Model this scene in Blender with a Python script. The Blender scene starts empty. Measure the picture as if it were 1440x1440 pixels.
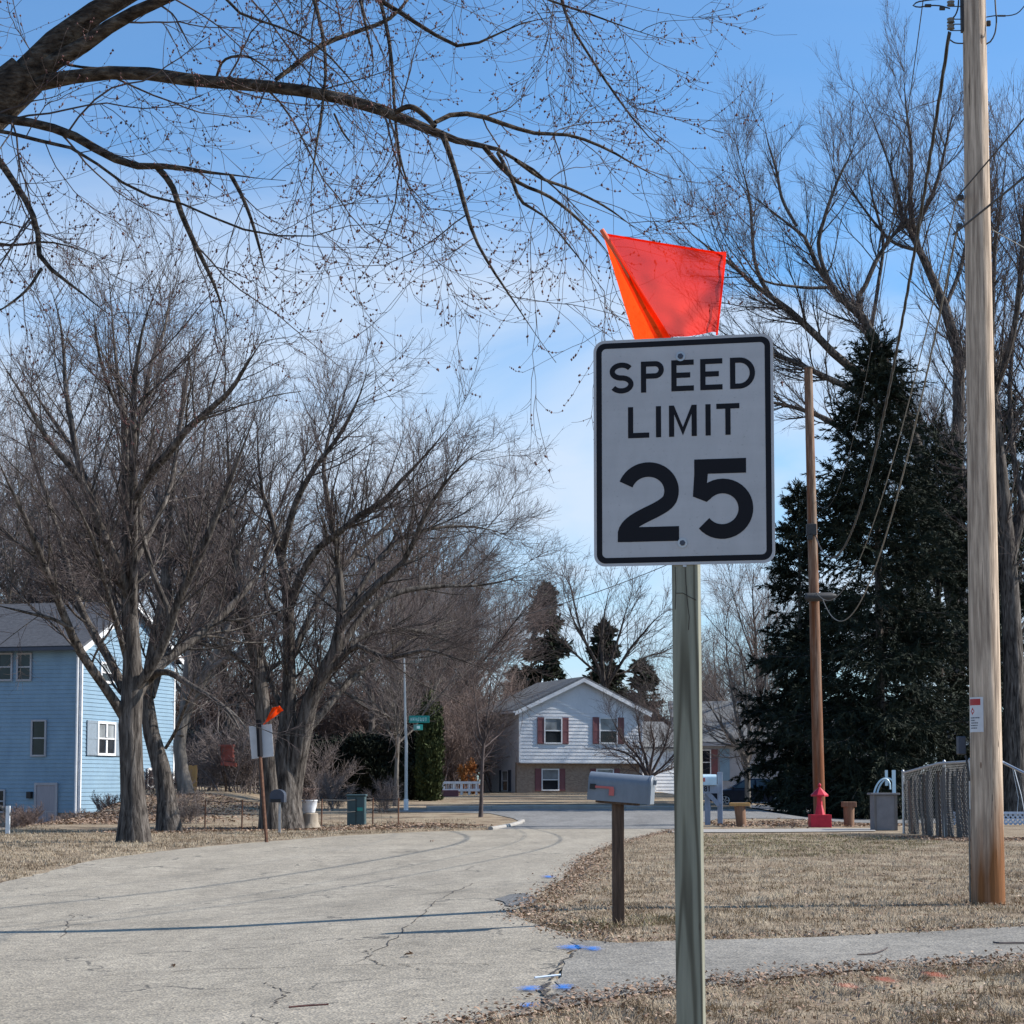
import bpy, math, random
import numpy as np
from mathutils import Vector

R = math.radians
scene = bpy.context.scene
COL = scene.collection
rng = np.random.default_rng(11)
random.seed(5)

# ------------------------------------------------------------------ camera model
F_PX, HX, PY = 2650.0, 720.0, 905.0
PITCH = math.atan((1100.0 - PY) / F_PX)
CAMZ = 1.35
CP, SP = math.cos(PITCH), math.sin(PITCH)


def ray(px, py):
    x = (px - HX) / F_PX
    y = -(py - PY) / F_PX
    return np.array([x, CP - y * SP, SP + y * CP])


def P(px, py, depth):
    d = ray(px, py)
    return np.array([0, 0, CAMZ]) + d * (depth / d[1])


def ss(a, b, v):
    t = np.clip((v - a) / (b - a), 0, 1)
    return t * t * (3 - 2 * t)


def tz(x, y):
    x = np.asarray(x, float); y = np.asarray(y, float)
    r = 0.37 * ss(52, 72, y) + 0.0105 * (np.clip(y, 70, 135) - 70)
    z = r * (1 - ss(8.5, 11.5, x)) * (1.0)
    bank = 0.55 * ss(64, 74, y) * ss(-8.0, -12.0, x)
    z = z + bank
    m = ss(-0.193, -0.208, x / np.maximum(y, 1.0)) * ss(46, 68, y) * (1 - 0.9 * ss(-15.9, -14.5, x))
    z = z * (1 - m) + (-0.70) * m
    z = z - 0.20 * ss(1.5, -4.5, x) * (1 - ss(24, 40, y))
    return z


def G(px, py):
    d = ray(px, py)
    o = np.array([0, 0, CAMZ])
    t = np.linspace(4, 200, 4000)
    zz = o[2] + d[2] * t - tz(d[0] * t, d[1] * t)
    k = np.where(zz < 0)[0]
    if len(k) == 0:
        tt = 160.0
    else:
        k = k[0]
        a, b = zz[k - 1], zz[k]
        tt = t[k - 1] + (t[k] - t[k - 1]) * a / (a - b)
    p = o + d * tt
    p[2] = float(tz(p[0], p[1]))
    return p


def ground(x, y):
    return np.array([x, y, float(tz(x, y))])


# ------------------------------------------------------------------ materials
def ramp_node(nt, stops):
    n = nt.nodes.new('ShaderNodeValToRGB')
    el = n.color_ramp.elements
    while len(el) < len(stops):
        el.new(0.5)
    for e, (p, c) in zip(el, stops):
        e.position = p
        e.color = (c[0], c[1], c[2], 1)
    return n


def mat(name, stops, scale=8.0, stretch=(1, 1, 1), detail=6, rough=0.85, bump=0.0, bscale=None,
        metal=0.0, spec=0.4, coord='Object', distort=0.0, fine=None):
    m = bpy.data.materials.new(name)
    m.use_nodes = True
    nt = m.node_tree
    b = nt.nodes['Principled BSDF']
    b.inputs['Roughness'].default_value = rough
    b.inputs['Metallic'].default_value = metal
    b.inputs['Specular IOR Level'].default_value = spec
    if not isinstance(stops, list):
        c = stops
        stops = [(0.3, [v * 0.86 for v in c]), (0.7, [min(1, v * 1.1) for v in c])]
    tc = nt.nodes.new('ShaderNodeTexCoord')
    mp = nt.nodes.new('ShaderNodeMapping')
    mp.inputs['Scale'].default_value = stretch
    nt.links.new(tc.outputs[coord], mp.inputs['Vector'])
    nz = nt.nodes.new('ShaderNodeTexNoise')
    nz.inputs['Scale'].default_value = scale
    nz.inputs['Detail'].default_value = detail
    nz.inputs['Roughness'].default_value = 0.62
    nz.inputs['Distortion'].default_value = distort
    nt.links.new(mp.outputs[0], nz.inputs['Vector'])
    rp = ramp_node(nt, stops)
    nt.links.new(nz.outputs['Fac'], rp.inputs[0])
    out = rp.outputs[0]
    if fine:
        fs, amt = fine
        n2 = nt.nodes.new('ShaderNodeTexNoise')
        n2.inputs['Scale'].default_value = fs
        n2.inputs['Detail'].default_value = 3
        nt.links.new(mp.outputs[0], n2.inputs['Vector'])
        r2 = ramp_node(nt, [(0.3, (1 - amt,) * 3), (0.7, (1 + amt,) * 3)])
        nt.links.new(n2.outputs['Fac'], r2.inputs[0])
        mx = nt.nodes.new('ShaderNodeMix')
        mx.data_type = 'RGBA'; mx.blend_type = 'MULTIPLY'
        mx.inputs[0].default_value = 1
        nt.links.new(out, mx.inputs[6]); nt.links.new(r2.outputs[0], mx.inputs[7])
        out = mx.outputs[2]
    nt.links.new(out, b.inputs['Base Color'])
    if bump:
        bn = nt.nodes.new('ShaderNodeBump')
        bn.inputs['Strength'].default_value = bump
        bn.inputs['Distance'].default_value = 0.05 if 'bark' in name else 0.02
        if bscale:
            n3 = nt.nodes.new('ShaderNodeTexNoise')
            n3.inputs['Scale'].default_value = bscale
            n3.inputs['Detail'].default_value = 5
            nt.links.new(mp.outputs[0], n3.inputs['Vector'])
            nt.links.new(n3.outputs['Fac'], bn.inputs['Height'])
        else:
            nt.links.new(nz.outputs['Fac'], bn.inputs['Height'])
        nt.links.new(bn.outputs[0], b.inputs['Normal'])
    return m


def N(nt, t, **kw):
    n = nt.nodes.new(t)
    for k, v in kw.items():
        if k in n.inputs:
            n.inputs[k].default_value = v
        else:
            setattr(n, k, v)
    return n


def math_n(nt, op, a, b=None, c=None):
    n = nt.nodes.new('ShaderNodeMath'); n.operation = op
    for i, v in enumerate((a, b, c)):
        if v is None:
            continue
        if isinstance(v, (int, float)):
            n.inputs[i].default_value = v
        else:
            nt.links.new(v, n.inputs[i])
    return n.outputs[0]


def mix_c(nt, fac, a, b, blend='MIX'):
    n = nt.nodes.new('ShaderNodeMix'); n.data_type = 'RGBA'; n.blend_type = blend
    for idx, v in ((0, fac), (6, a), (7, b)):
        if isinstance(v, (int, float)):
            n.inputs[idx].default_value = v
        elif isinstance(v, tuple):
            n.inputs[idx].default_value = (v[0], v[1], v[2], 1)
        else:
            nt.links.new(v, n.inputs[idx])
    return n.outputs[2]


def ramp_link(nt, sock, a, b, lo, hi):
    r = ramp_node(nt, [(a, (lo,) * 3), (b, (hi,) * 3)])
    nt.links.new(sock, r.inputs[0])
    return r.outputs[0]


def road_material(name, c1, c2, cracks=True):
    m = bpy.data.materials.new(name); m.use_nodes = True
    nt = m.node_tree; b = nt.nodes['Principled BSDF']
    b.inputs['Roughness'].default_value = 0.92
    b.inputs['Specular IOR Level'].default_value = 0.25
    tc = N(nt, 'ShaderNodeTexCoord')
    co = tc.outputs['Object']
    big = N(nt, 'ShaderNodeTexNoise', Scale=0.35, Detail=5.0)
    nt.links.new(co, big.inputs['Vector'])
    r = ramp_node(nt, [(0.3, c1), (0.72, c2)])
    nt.links.new(big.outputs['Fac'], r.inputs[0])
    sp = N(nt, 'ShaderNodeTexVoronoi', Scale=55.0)
    nt.links.new(co, sp.inputs['Vector'])
    rs = ramp_node(nt, [(0.0, (0.66, 0.66, 0.67)), (0.5, (1.0, 0.99, 0.97)), (1.0, (1.42, 1.38, 1.3))])
    sep = N(nt, 'ShaderNodeSeparateColor')
    nt.links.new(sp.outputs['Color'], sep.inputs[0])
    nt.links.new(sep.outputs[0], rs.inputs[0])
    col = mix_c(nt, 1.0, r.outputs[0], rs.outputs[0], 'MULTIPLY')
    md = N(nt, 'ShaderNodeTexNoise', Scale=5.0, Detail=6.0)
    nt.links.new(co, md.inputs['Vector'])
    rm = ramp_node(nt, [(0.3, (0.84,) * 3), (0.7, (1.12,) * 3)])
    nt.links.new(md.outputs['Fac'], rm.inputs[0])
    col = mix_c(nt, 1.0, col, rm.outputs[0], 'MULTIPLY')
    st = N(nt, 'ShaderNodeTexNoise', Scale=1.1, Detail=7.0); st.inputs['Roughness'].default_value = .7
    ms = N(nt, 'ShaderNodeMapping'); ms.inputs['Scale'].default_value = (1, .28, 1); ms.inputs['Rotation'].default_value = (0, 0, -.12)
    nt.links.new(co, ms.inputs['Vector']); nt.links.new(ms.outputs[0], st.inputs['Vector'])
    col = mix_c(nt, 1.0, col, ramp_link(nt, st.outputs['Fac'], .33, .6, .80, 1.05), 'MULTIPLY')
    ol = N(nt, 'ShaderNodeTexNoise', Scale=.8, Detail=6.0); nt.links.new(co, ol.inputs['Vector'])
    col = mix_c(nt, 1.0, col, ramp_link(nt, ol.outputs['Fac'], .26, .36, .70, 1.0), 'MULTIPLY')
    if cracks:
        wn = N(nt, 'ShaderNodeTexNoise', Scale=1.3, Detail=6.0)
        nt.links.new(co, wn.inputs['Vector'])
        vm = N(nt, 'ShaderNodeVectorMath', operation='SCALE'); vm.inputs['Scale'].default_value = 1.4
        nt.links.new(wn.outputs['Color'], vm.inputs[0])
        va = N(nt, 'ShaderNodeVectorMath', operation='ADD')
        nt.links.new(co, va.inputs[0]); nt.links.new(vm.outputs[0], va.inputs[1])
        vo = N(nt, 'ShaderNodeTexVoronoi', Scale=0.33); vo.feature = 'DISTANCE_TO_EDGE'
        nt.links.new(va.outputs[0], vo.inputs['Vector'])
        line = math_n(nt, 'LESS_THAN', vo.outputs['Distance'], 0.0065)
        gate = N(nt, 'ShaderNodeTexNoise', Scale=0.7, Detail=4.0)
        nt.links.new(co, gate.inputs['Vector'])
        g = math_n(nt, 'GREATER_THAN', gate.outputs['Fac'], 0.52)
        fac = math_n(nt, 'MULTIPLY', math_n(nt, 'MULTIPLY', line, g), 0.72)
        col = mix_c(nt, fac, col, (0.06, 0.057, 0.052))
    nt.links.new(col, b.inputs['Base Color'])
    bn = N(nt, 'ShaderNodeBump', Strength=0.5, Distance=0.01)
    nt.links.new(sp.outputs['Distance'], bn.inputs['Height'])
    nt.links.new(bn.outputs[0], b.inputs['Normal'])
    return m


M = {}
M['lawn'] = mat('dead_lawn', [(0.30, (0.085, 0.06, 0.042)), (0.45, (0.235, 0.178, 0.122)), (0.6, (0.32, 0.258, 0.182)), (0.76, (0.15, 0.145, 0.075))],
                scale=1.0, detail=10, rough=1, spec=0.1, bump=0.8, bscale=30, fine=(26, 0.45))
M['road'] = road_material('road_chipseal', (0.285, 0.253, 0.205), (0.338, 0.302, 0.247))
M['street'] = road_material('street_asphalt', (0.175, 0.172, 0.168), (0.225, 0.222, 0.218), False)
M['drive'] = road_material('driveway_asphalt', (0.205, 0.19, 0.168), (0.26, 0.243, 0.215), False)
M['patch'] = road_material('asphalt_patch', (0.13, 0.13, 0.13), (0.17, 0.17, 0.17), False)
M['concrete'] = mat('concrete', [(0.3, (0.27, 0.25, 0.225)), (0.7, (0.36, 0.34, 0.31))], scale=3, rough=0.95, bump=0.3)
M['bark'] = mat('maple_bark', [(0.36, (0.026, 0.022, 0.02)), (0.5, (0.085, 0.073, 0.064)), (0.68, (0.175, 0.155, 0.138))], scale=13, stretch=(1, 1, 0.14), rough=1, bump=1.0, spec=0.15, distort=.5, fine=(5, .3))
M['bark_near'] = mat('silver_maple_bark', [(0.34, (0.018, 0.013, 0.010)), (0.5, (0.07, 0.053, 0.04)), (0.68, (0.165, 0.135, 0.105))], scale=26, stretch=(0.35, 1, 1), rough=1, bump=1.0, spec=0.15)
M['bark_grey'] = mat('grey_bark', [(0.3, (0.085, 0.075, 0.066)), (0.7, (0.23, 0.205, 0.18))], scale=6, stretch=(1, 1, 0.2), rough=1, bump=0.8, spec=0.15)
M['twig'] = mat('twig_bark', [(0.35, (0.058, 0.044, 0.041)), (0.65, (0.125, 0.10, 0.095))], scale=2.5, rough=0.9, spec=0.2)
M['twig_brown'] = mat('brown_twig', [(0.35, (0.14, 0.10, 0.088)), (0.65, (0.25, 0.195, 0.175))], scale=1.2, rough=0.95, spec=0.15)
M['twig_grey'] = mat('grey_twig', [(0.35, (0.115, 0.094, 0.09)), (0.65, (0.225, 0.19, 0.178))], scale=1.2, rough=0.95, spec=0.15)
M['bud'] = mat('red_bud', [(0.3, (0.07, 0.024, 0.022)), (0.7, (0.13, 0.05, 0.04))], scale=30, rough=0.7)
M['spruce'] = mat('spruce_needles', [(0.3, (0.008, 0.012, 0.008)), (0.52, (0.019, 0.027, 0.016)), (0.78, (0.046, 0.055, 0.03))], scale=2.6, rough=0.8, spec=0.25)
M['spruce2'] = mat('far_spruce_needles', [(0.3, (0.014, 0.022, 0.013)), (0.6, (0.032, 0.044, 0.023)), (0.8, (0.06, 0.07, 0.036))], scale=1.2, rough=0.8, spec=0.25)
M['cedar'] = mat('arborvitae_foliage', [(0.3, (0.022, 0.032, 0.014)), (0.6, (0.06, 0.075, 0.026)), (0.8, (0.115, 0.12, 0.04))], scale=2.5, rough=0.85, spec=0.2)
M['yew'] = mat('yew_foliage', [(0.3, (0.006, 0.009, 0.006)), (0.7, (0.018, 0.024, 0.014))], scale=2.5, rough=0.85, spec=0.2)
M['orange_leaf'] = mat('russet_leaves', [(0.3, (0.22, 0.075, 0.02)), (0.7, (0.46, 0.19, 0.05))], scale=3, rough=0.9)
M['leaf_litter'] = mat('leaf_litter', [(0.3, (0.15, 0.097, 0.068)), (0.52, (0.29, 0.20, 0.145)), (0.72, (0.50, 0.40, 0.31))], scale=9, rough=1, spec=0.1)
M['grass'] = mat('dead_grass', [(0.25, (0.13, 0.092, 0.062)), (0.43, (0.26, 0.20, 0.137)), (0.6, (0.40, 0.333, 0.243)), (0.74, (0.20, 0.185, 0.10)), (0.9, (0.12, 0.135, 0.055))], scale=.9, detail=12, rough=1, spec=0.1, fine=(34, 0.6))
M['white_paint'] = mat('white_paint', (0.78, 0.78, 0.78), scale=6, rough=0.5)
M['vinyl_white'] = mat('white_vinyl_siding', [(0.3, (0.70, 0.71, 0.73)), (0.7, (0.78, 0.79, 0.80))], scale=1.4, rough=0.55)
M['vinyl_blue'] = mat('blue_siding', [(0.3, (0.185, 0.29, 0.385)), (0.7, (0.22, 0.335, 0.43))], scale=1.2, rough=0.6)
M['grey_siding'] = mat('grey_siding', [(0.3, (0.34, 0.34, 0.36)), (0.7, (0.42, 0.42, 0.44))], scale=1.5, rough=0.7)
M['roof_dark'] = mat('dark_shingles', [(0.3, (0.045, 0.047, 0.055)), (0.7, (0.085, 0.088, 0.098))], scale=5, stretch=(1, 1, 3), rough=0.95, bump=0.5, fine=(40, 0.3))
M['roof_grey'] = mat('grey_shingles', [(0.3, (0.11, 0.115, 0.12)), (0.7, (0.19, 0.195, 0.2))], scale=5, rough=0.95, bump=0.5, fine=(40, 0.3))
M['shutter'] = mat('maroon_shutter', (0.20, 0.075, 0.08), scale=8, rough=0.6)
M['shutter_grey'] = mat('grey_shutter', (0.22, 0.27, 0.32), scale=8, rough=0.6)
M['foundation'] = mat('foundation_block', [(0.3, (0.22, 0.19, 0.16)), (0.7, (0.34, 0.30, 0.26))], scale=3, rough=0.95, bump=0.3)
M['door'] = mat('grey_door', [(0.3, (0.25, 0.245, 0.27)), (0.7, (0.32, 0.31, 0.34))], scale=4, stretch=(3, 3, 0.3), rough=0.7)
M['black'] = mat('black_rubber', (0.015, 0.015, 0.017), rough=0.55)
M['cable'] = mat('weathered_cable', [(0.3, (0.02, 0.02, 0.023)), (0.7, (0.06, 0.058, 0.055))], scale=20, rough=0.6)
M['cable_grey'] = mat('grey_cable', (0.17, 0.165, 0.15), scale=20, rough=0.6)
M['steel'] = mat('galvanised_steel', [(0.3, (0.36, 0.37, 0.39)), (0.7, (0.52, 0.53, 0.55))], scale=12, rough=0.42, metal=0.85)
M['fence_wire'] = mat('dull_fence_wire', (0.21, 0.205, 0.20), rough=0.6, metal=0.3)
M['alu_back'] = mat('aluminium_sign_back', (0.55, 0.56, 0.58), scale=3, rough=0.55, metal=0.3)
M['sign_white'] = mat('reflective_white', [(0.3, (0.43, 0.43, 0.44)), (0.7, (0.47, 0.47, 0.48))], scale=1.0, stretch=(1, 1, 22), detail=3, rough=0.5, spec=0.35)
def add_grime(m, amt, scale, stretch=(1, 1, .35)):
    nt = m.node_tree; b = nt.nodes['Principled BSDF']
    src = b.inputs['Base Color'].links[0].from_socket
    tc = N(nt, 'ShaderNodeTexCoord'); mp = N(nt, 'ShaderNodeMapping'); mp.inputs['Scale'].default_value = stretch
    nt.links.new(tc.outputs['Object'], mp.inputs['Vector'])
    n1 = N(nt, 'ShaderNodeTexNoise', Scale=scale, Detail=9.0); n1.inputs['Roughness'].default_value = .72
    nt.links.new(mp.outputs[0], n1.inputs['Vector'])
    c = mix_c(nt, 1.0, src, ramp_link(nt, n1.outputs['Fac'], .32, .62, 1 - amt, 1.03), 'MULTIPLY')
    n2 = N(nt, 'ShaderNodeTexNoise', Scale=scale * 22, Detail=2.0); nt.links.new(tc.outputs['Object'], n2.inputs['Vector'])
    c = mix_c(nt, 1.0, c, ramp_link(nt, n2.outputs['Fac'], .26, .33, 1 - amt * 2.2, 1.0), 'MULTIPLY')
    nt.links.new(c, b.inputs['Base Color'])
    nt.links.new(ramp_link(nt, n1.outputs['Fac'], .3, .7, b.inputs['Roughness'].default_value + .15, b.inputs['Roughness'].default_value - .08), b.inputs['Roughness'])


M['sign_black'] = mat('sign_black', (0.008, 0.008, 0.012), rough=0.6, scale=3, spec=0.2)
M['rust'] = mat('rusty_post', [(0.3, (0.085, 0.04, 0.027)), (0.7, (0.20, 0.10, 0.06))], scale=14, rough=0.9, bump=0.3)
M['mail_grey'] = mat('grey_painted_steel', [(0.3, (0.165, 0.19, 0.22)), (0.7, (0.185, 0.21, 0.245))], scale=3, rough=0.42, metal=0.0, spec=0.4)
M['red_flag'] = mat('faded_red_plastic', (0.50, 0.12, 0.11), scale=8, rough=0.5)
M['red_paint'] = mat('red_paint', [(0.3, (0.42, 0.012, 0.03)), (0.7, (0.55, 0.02, 0.045))], scale=7, rough=0.5)
M['feeder'] = mat('red_stained_wood', (0.36, 0.10, 0.075), scale=10, rough=0.8)
M['old_wood'] = mat('old_brown_post', [(0.3, (0.05, 0.031, 0.021)), (0.6, (0.115, 0.072, 0.049)), (0.8, (0.18, 0.125, 0.09))], scale=12, stretch=(3, 3, 0.25), rough=0.95, bump=0.5)
M['plank'] = mat('orange_fence_board', [(0.3, (0.36, 0.20, 0.07)), (0.7, (0.50, 0.30, 0.12))], scale=6, stretch=(4, 4, 0.3), rough=0.85)
M['grey_wood'] = mat('weathered_grey_wood', [(0.3, (0.09, 0.08, 0.075)), (0.7, (0.20, 0.18, 0.165))], scale=8, stretch=(4, 4, 0.3), rough=0.95, bump=0.4)
M['blue_post'] = mat('blue_grey_painted_wood', (0.25, 0.29, 0.36), scale=6, stretch=(3, 3, .4), rough=0.8)
M['log'] = mat('brown_log', [(0.3, (0.14, 0.075, 0.045)), (0.7, (0.26, 0.15, 0.095))], scale=8, stretch=(2, 2, 0.4), rough=0.95, bump=0.5)
M['stump'] = mat('pale_stump', [(0.3, (0.18, 0.145, 0.11)), (0.7, (0.38, 0.32, 0.25))], scale=6, stretch=(2, 2, 0.3), rough=0.95, bump=0.5)
M['bin_grey'] = mat('grey_bin', [(0.3, (0.15, 0.145, 0.15)), (0.7, (0.21, 0.20, 0.205))], scale=4, rough=0.8)
M['pale_blue'] = mat('pale_blue_plastic', (0.50, 0.66, 0.74), scale=4, rough=0.35)
M['box_green'] = mat('green_utility_box', (0.045, 0.085, 0.095), scale=5, rough=0.55)
M['dark_box'] = mat('dark_blue_box', (0.05, 0.06, 0.085), scale=5, rough=0.55)
M['planter'] = mat('white_planter', (0.68, 0.69, 0.71), scale=5, rough=0.6)
M['car_paint'] = mat('dark_blue_car_paint', (0.018, 0.025, 0.042), scale=3, rough=0.22, metal=0.3, spec=0.6)
M['tyre'] = mat('tyre', (0.018, 0.018, 0.018), rough=0.9)
M['rim'] = mat('alloy_rim', (0.55, 0.56, 0.58), rough=0.3, metal=0.8)
M['lattice'] = mat('pale_lattice', (0.46, 0.54, 0.66), scale=5, rough=0.7)
M['teal'] = mat('green_sign_face', (0.02, 0.27, 0.235), scale=4, rough=0.35)
M['teal_mark'] = mat('pale_sign_lettering', (0.50, 0.72, 0.70), scale=4, rough=0.4)
M['pole_white'] = mat('pale_steel_pole', (0.52, 0.53, 0.52), scale=5, stretch=(1, 1, .2), rough=0.5)
M['blue_paint'] = mat('blue_marking_paint', (0.03, 0.21, 0.62), scale=20, rough=0.9)
M['orange_paint'] = mat('orange_marking_paint', (0.62, 0.13, 0.06), scale=20, rough=0.9)
M['placard'] = mat('white_placard', (0.62, 0.62, 0.64), scale=6, rough=0.5)
M['placard_red'] = mat('red_print', (0.40, 0.03, 0.03), scale=9, rough=0.5)
M['placard_ink'] = mat('dark_print', (0.05, 0.05, 0.07), scale=9, rough=0.5)
M['dowel'] = mat('orange_dowel', (0.72, 0.13, 0.05), scale=9, rough=0.6)
M['dirt'] = mat('bare_dirt', (0.055, 0.045, 0.038), scale=5, rough=1)

add_grime(M['sign_white'], .10, 6)
add_grime(M['mail_grey'], .14, 9)
for k_ in ('vinyl_white', 'vinyl_blue', 'grey_siding'):
    add_grime(M[k_], .12, .9)


def glass(name, c, rough=0.08):
    m = bpy.data.materials.new(name); m.use_nodes = True
    b = m.node_tree.nodes['Principled BSDF']
    nt = m.node_tree
    tc = N(nt, 'ShaderNodeTexCoord'); nz = N(nt, 'ShaderNodeTexNoise', Scale=1.2, Detail=2.0)
    nt.links.new(tc.outputs['Object'], nz.inputs['Vector'])
    r = ramp_node(nt, [(0.35, [v * 0.6 for v in c]), (0.65, [v * 1.3 for v in c])])
    nt.links.new(nz.outputs['Fac'], r.inputs[0]); nt.links.new(r.outputs[0], b.inputs['Base Color'])
    b.inputs['Roughness'].default_value = rough
    b.inputs['Specular IOR Level'].default_value = 0.28
    return m


M['glass'] = glass('window_glass', (0.022, 0.025, 0.03))
M['blind'] = glass('window_glass_with_blind', (0.28, 0.30, 0.31), 0.12)
M['car_glass'] = glass('car_glass', (0.07, 0.11, 0.14), 0.04)


def brick_material():
    m = bpy.data.materials.new('tan_brick'); m.use_nodes = True
    nt = m.node_tree; b = nt.nodes['Principled BSDF']
    b.inputs['Roughness'].default_value = 0.9
    uv = N(nt, 'ShaderNodeTexCoord')
    sx = N(nt, 'ShaderNodeSeparateXYZ'); nt.links.new(uv.outputs['Object'], sx.inputs[0])
    s = math_n(nt, 'ADD', sx.outputs[0], math_n(nt, 'MULTIPLY', sx.outputs[1], 0.3))
    cb = N(nt, 'ShaderNodeCombineXYZ'); nt.links.new(s, cb.inputs[0]); nt.links.new(sx.outputs[2], cb.inputs[1])
    br = N(nt, 'ShaderNodeTexBrick', Scale=4.2)
    br.inputs['Color1'].default_value = (0.25, 0.165, 0.115, 1)
    br.inputs['Color2'].default_value = (0.37, 0.275, 0.20, 1)
    br.inputs['Mortar'].default_value = (0.33, 0.29, 0.25, 1)
    nt.links.new(cb.outputs[0], br.inputs['Vector'])
    nt.links.new(br.outputs['Color'], b.inputs['Base Color'])
    return m


M['brick'] = brick_material()


def lumber_material():
    """pressure-treated 4x4 with cathedral grain and knots"""
    m = bpy.data.materials.new('treated_pine'); m.use_nodes = True
    nt = m.node_tree; b = nt.nodes['Principled BSDF']
    b.inputs['Roughness'].default_value = 0.8
    tc = N(nt, 'ShaderNodeTexCoord')
    mp = N(nt, 'ShaderNodeMapping'); mp.inputs['Scale'].default_value = (1, 1, 0.07)
    mp.inputs['Location'].default_value = (-0.0375, -0.052, 0.0); mp.inputs['Rotation'].default_value = (0.34, 0.05, 0.0)
    nt.links.new(tc.outputs['Object'], mp.inputs['Vector'])
    nz = N(nt, 'ShaderNodeTexNoise', Scale=7.0, Detail=3.0)
    nt.links.new(mp.outputs[0], nz.inputs['Vector'])
    vs = N(nt, 'ShaderNodeVectorMath', operation='SCALE'); vs.inputs['Scale'].default_value = 0.075
    nt.links.new(nz.outputs['Color'], vs.inputs[0])
    va = N(nt, 'ShaderNodeVectorMath', operation='ADD')
    nt.links.new(mp.outputs[0], va.inputs[0]); nt.links.new(vs.outputs[0], va.inputs[1])
    wv = N(nt, 'ShaderNodeTexWave', Scale=21.0, Distortion=0.8, Detail=2.0)
    wv.wave_type = 'RINGS'; wv.rings_direction = 'Z'
    nt.links.new(va.outputs[0], wv.inputs['Vector'])
    r = ramp_node(nt, [(0.0, (0.105, 0.098, 0.068)), (0.45, (0.225, 0.222, 0.165)), (1.0, (0.255, 0.252, 0.192))])
    nt.links.new(wv.outputs['Fac'], r.inputs[0])
    fn = N(nt, 'ShaderNodeTexNoise', Scale=90.0, Detail=4.0)
    nt.links.new(mp.outputs[0], fn.inputs['Vector'])
    rf = ramp_node(nt, [(0.3, (0.86,) * 3), (0.7, (1.1,) * 3)])
    nt.links.new(fn.outputs['Fac'], rf.inputs[0])
    col = mix_c(nt, 1.0, r.outputs[0], rf.outputs[0], 'MULTIPLY')
    mk = N(nt, 'ShaderNodeMapping'); mk.inputs['Scale'].default_value = (9, 9, 2.6)
    nt.links.new(tc.outputs['Object'], mk.inputs['Vector'])
    vk = N(nt, 'ShaderNodeTexVoronoi', Scale=1.0)
    nt.links.new(mk.outputs[0], vk.inputs['Vector'])
    kf = math_n(nt, 'LESS_THAN', vk.outputs['Distance'], 0.065)
    col = mix_c(nt, math_n(nt, 'MULTIPLY', kf, 0.7), col, (0.09, 0.075, 0.05))
    nt.links.new(col, b.inputs['Base Color'])
    bn = N(nt, 'ShaderNodeBump', Strength=0.35, Distance=0.002)
    nt.links.new(fn.outputs['Fac'], bn.inputs['Height']); nt.links.new(bn.outputs[0], b.inputs['Normal'])
    return m


M['lumber'] = lumber_material()


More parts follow.
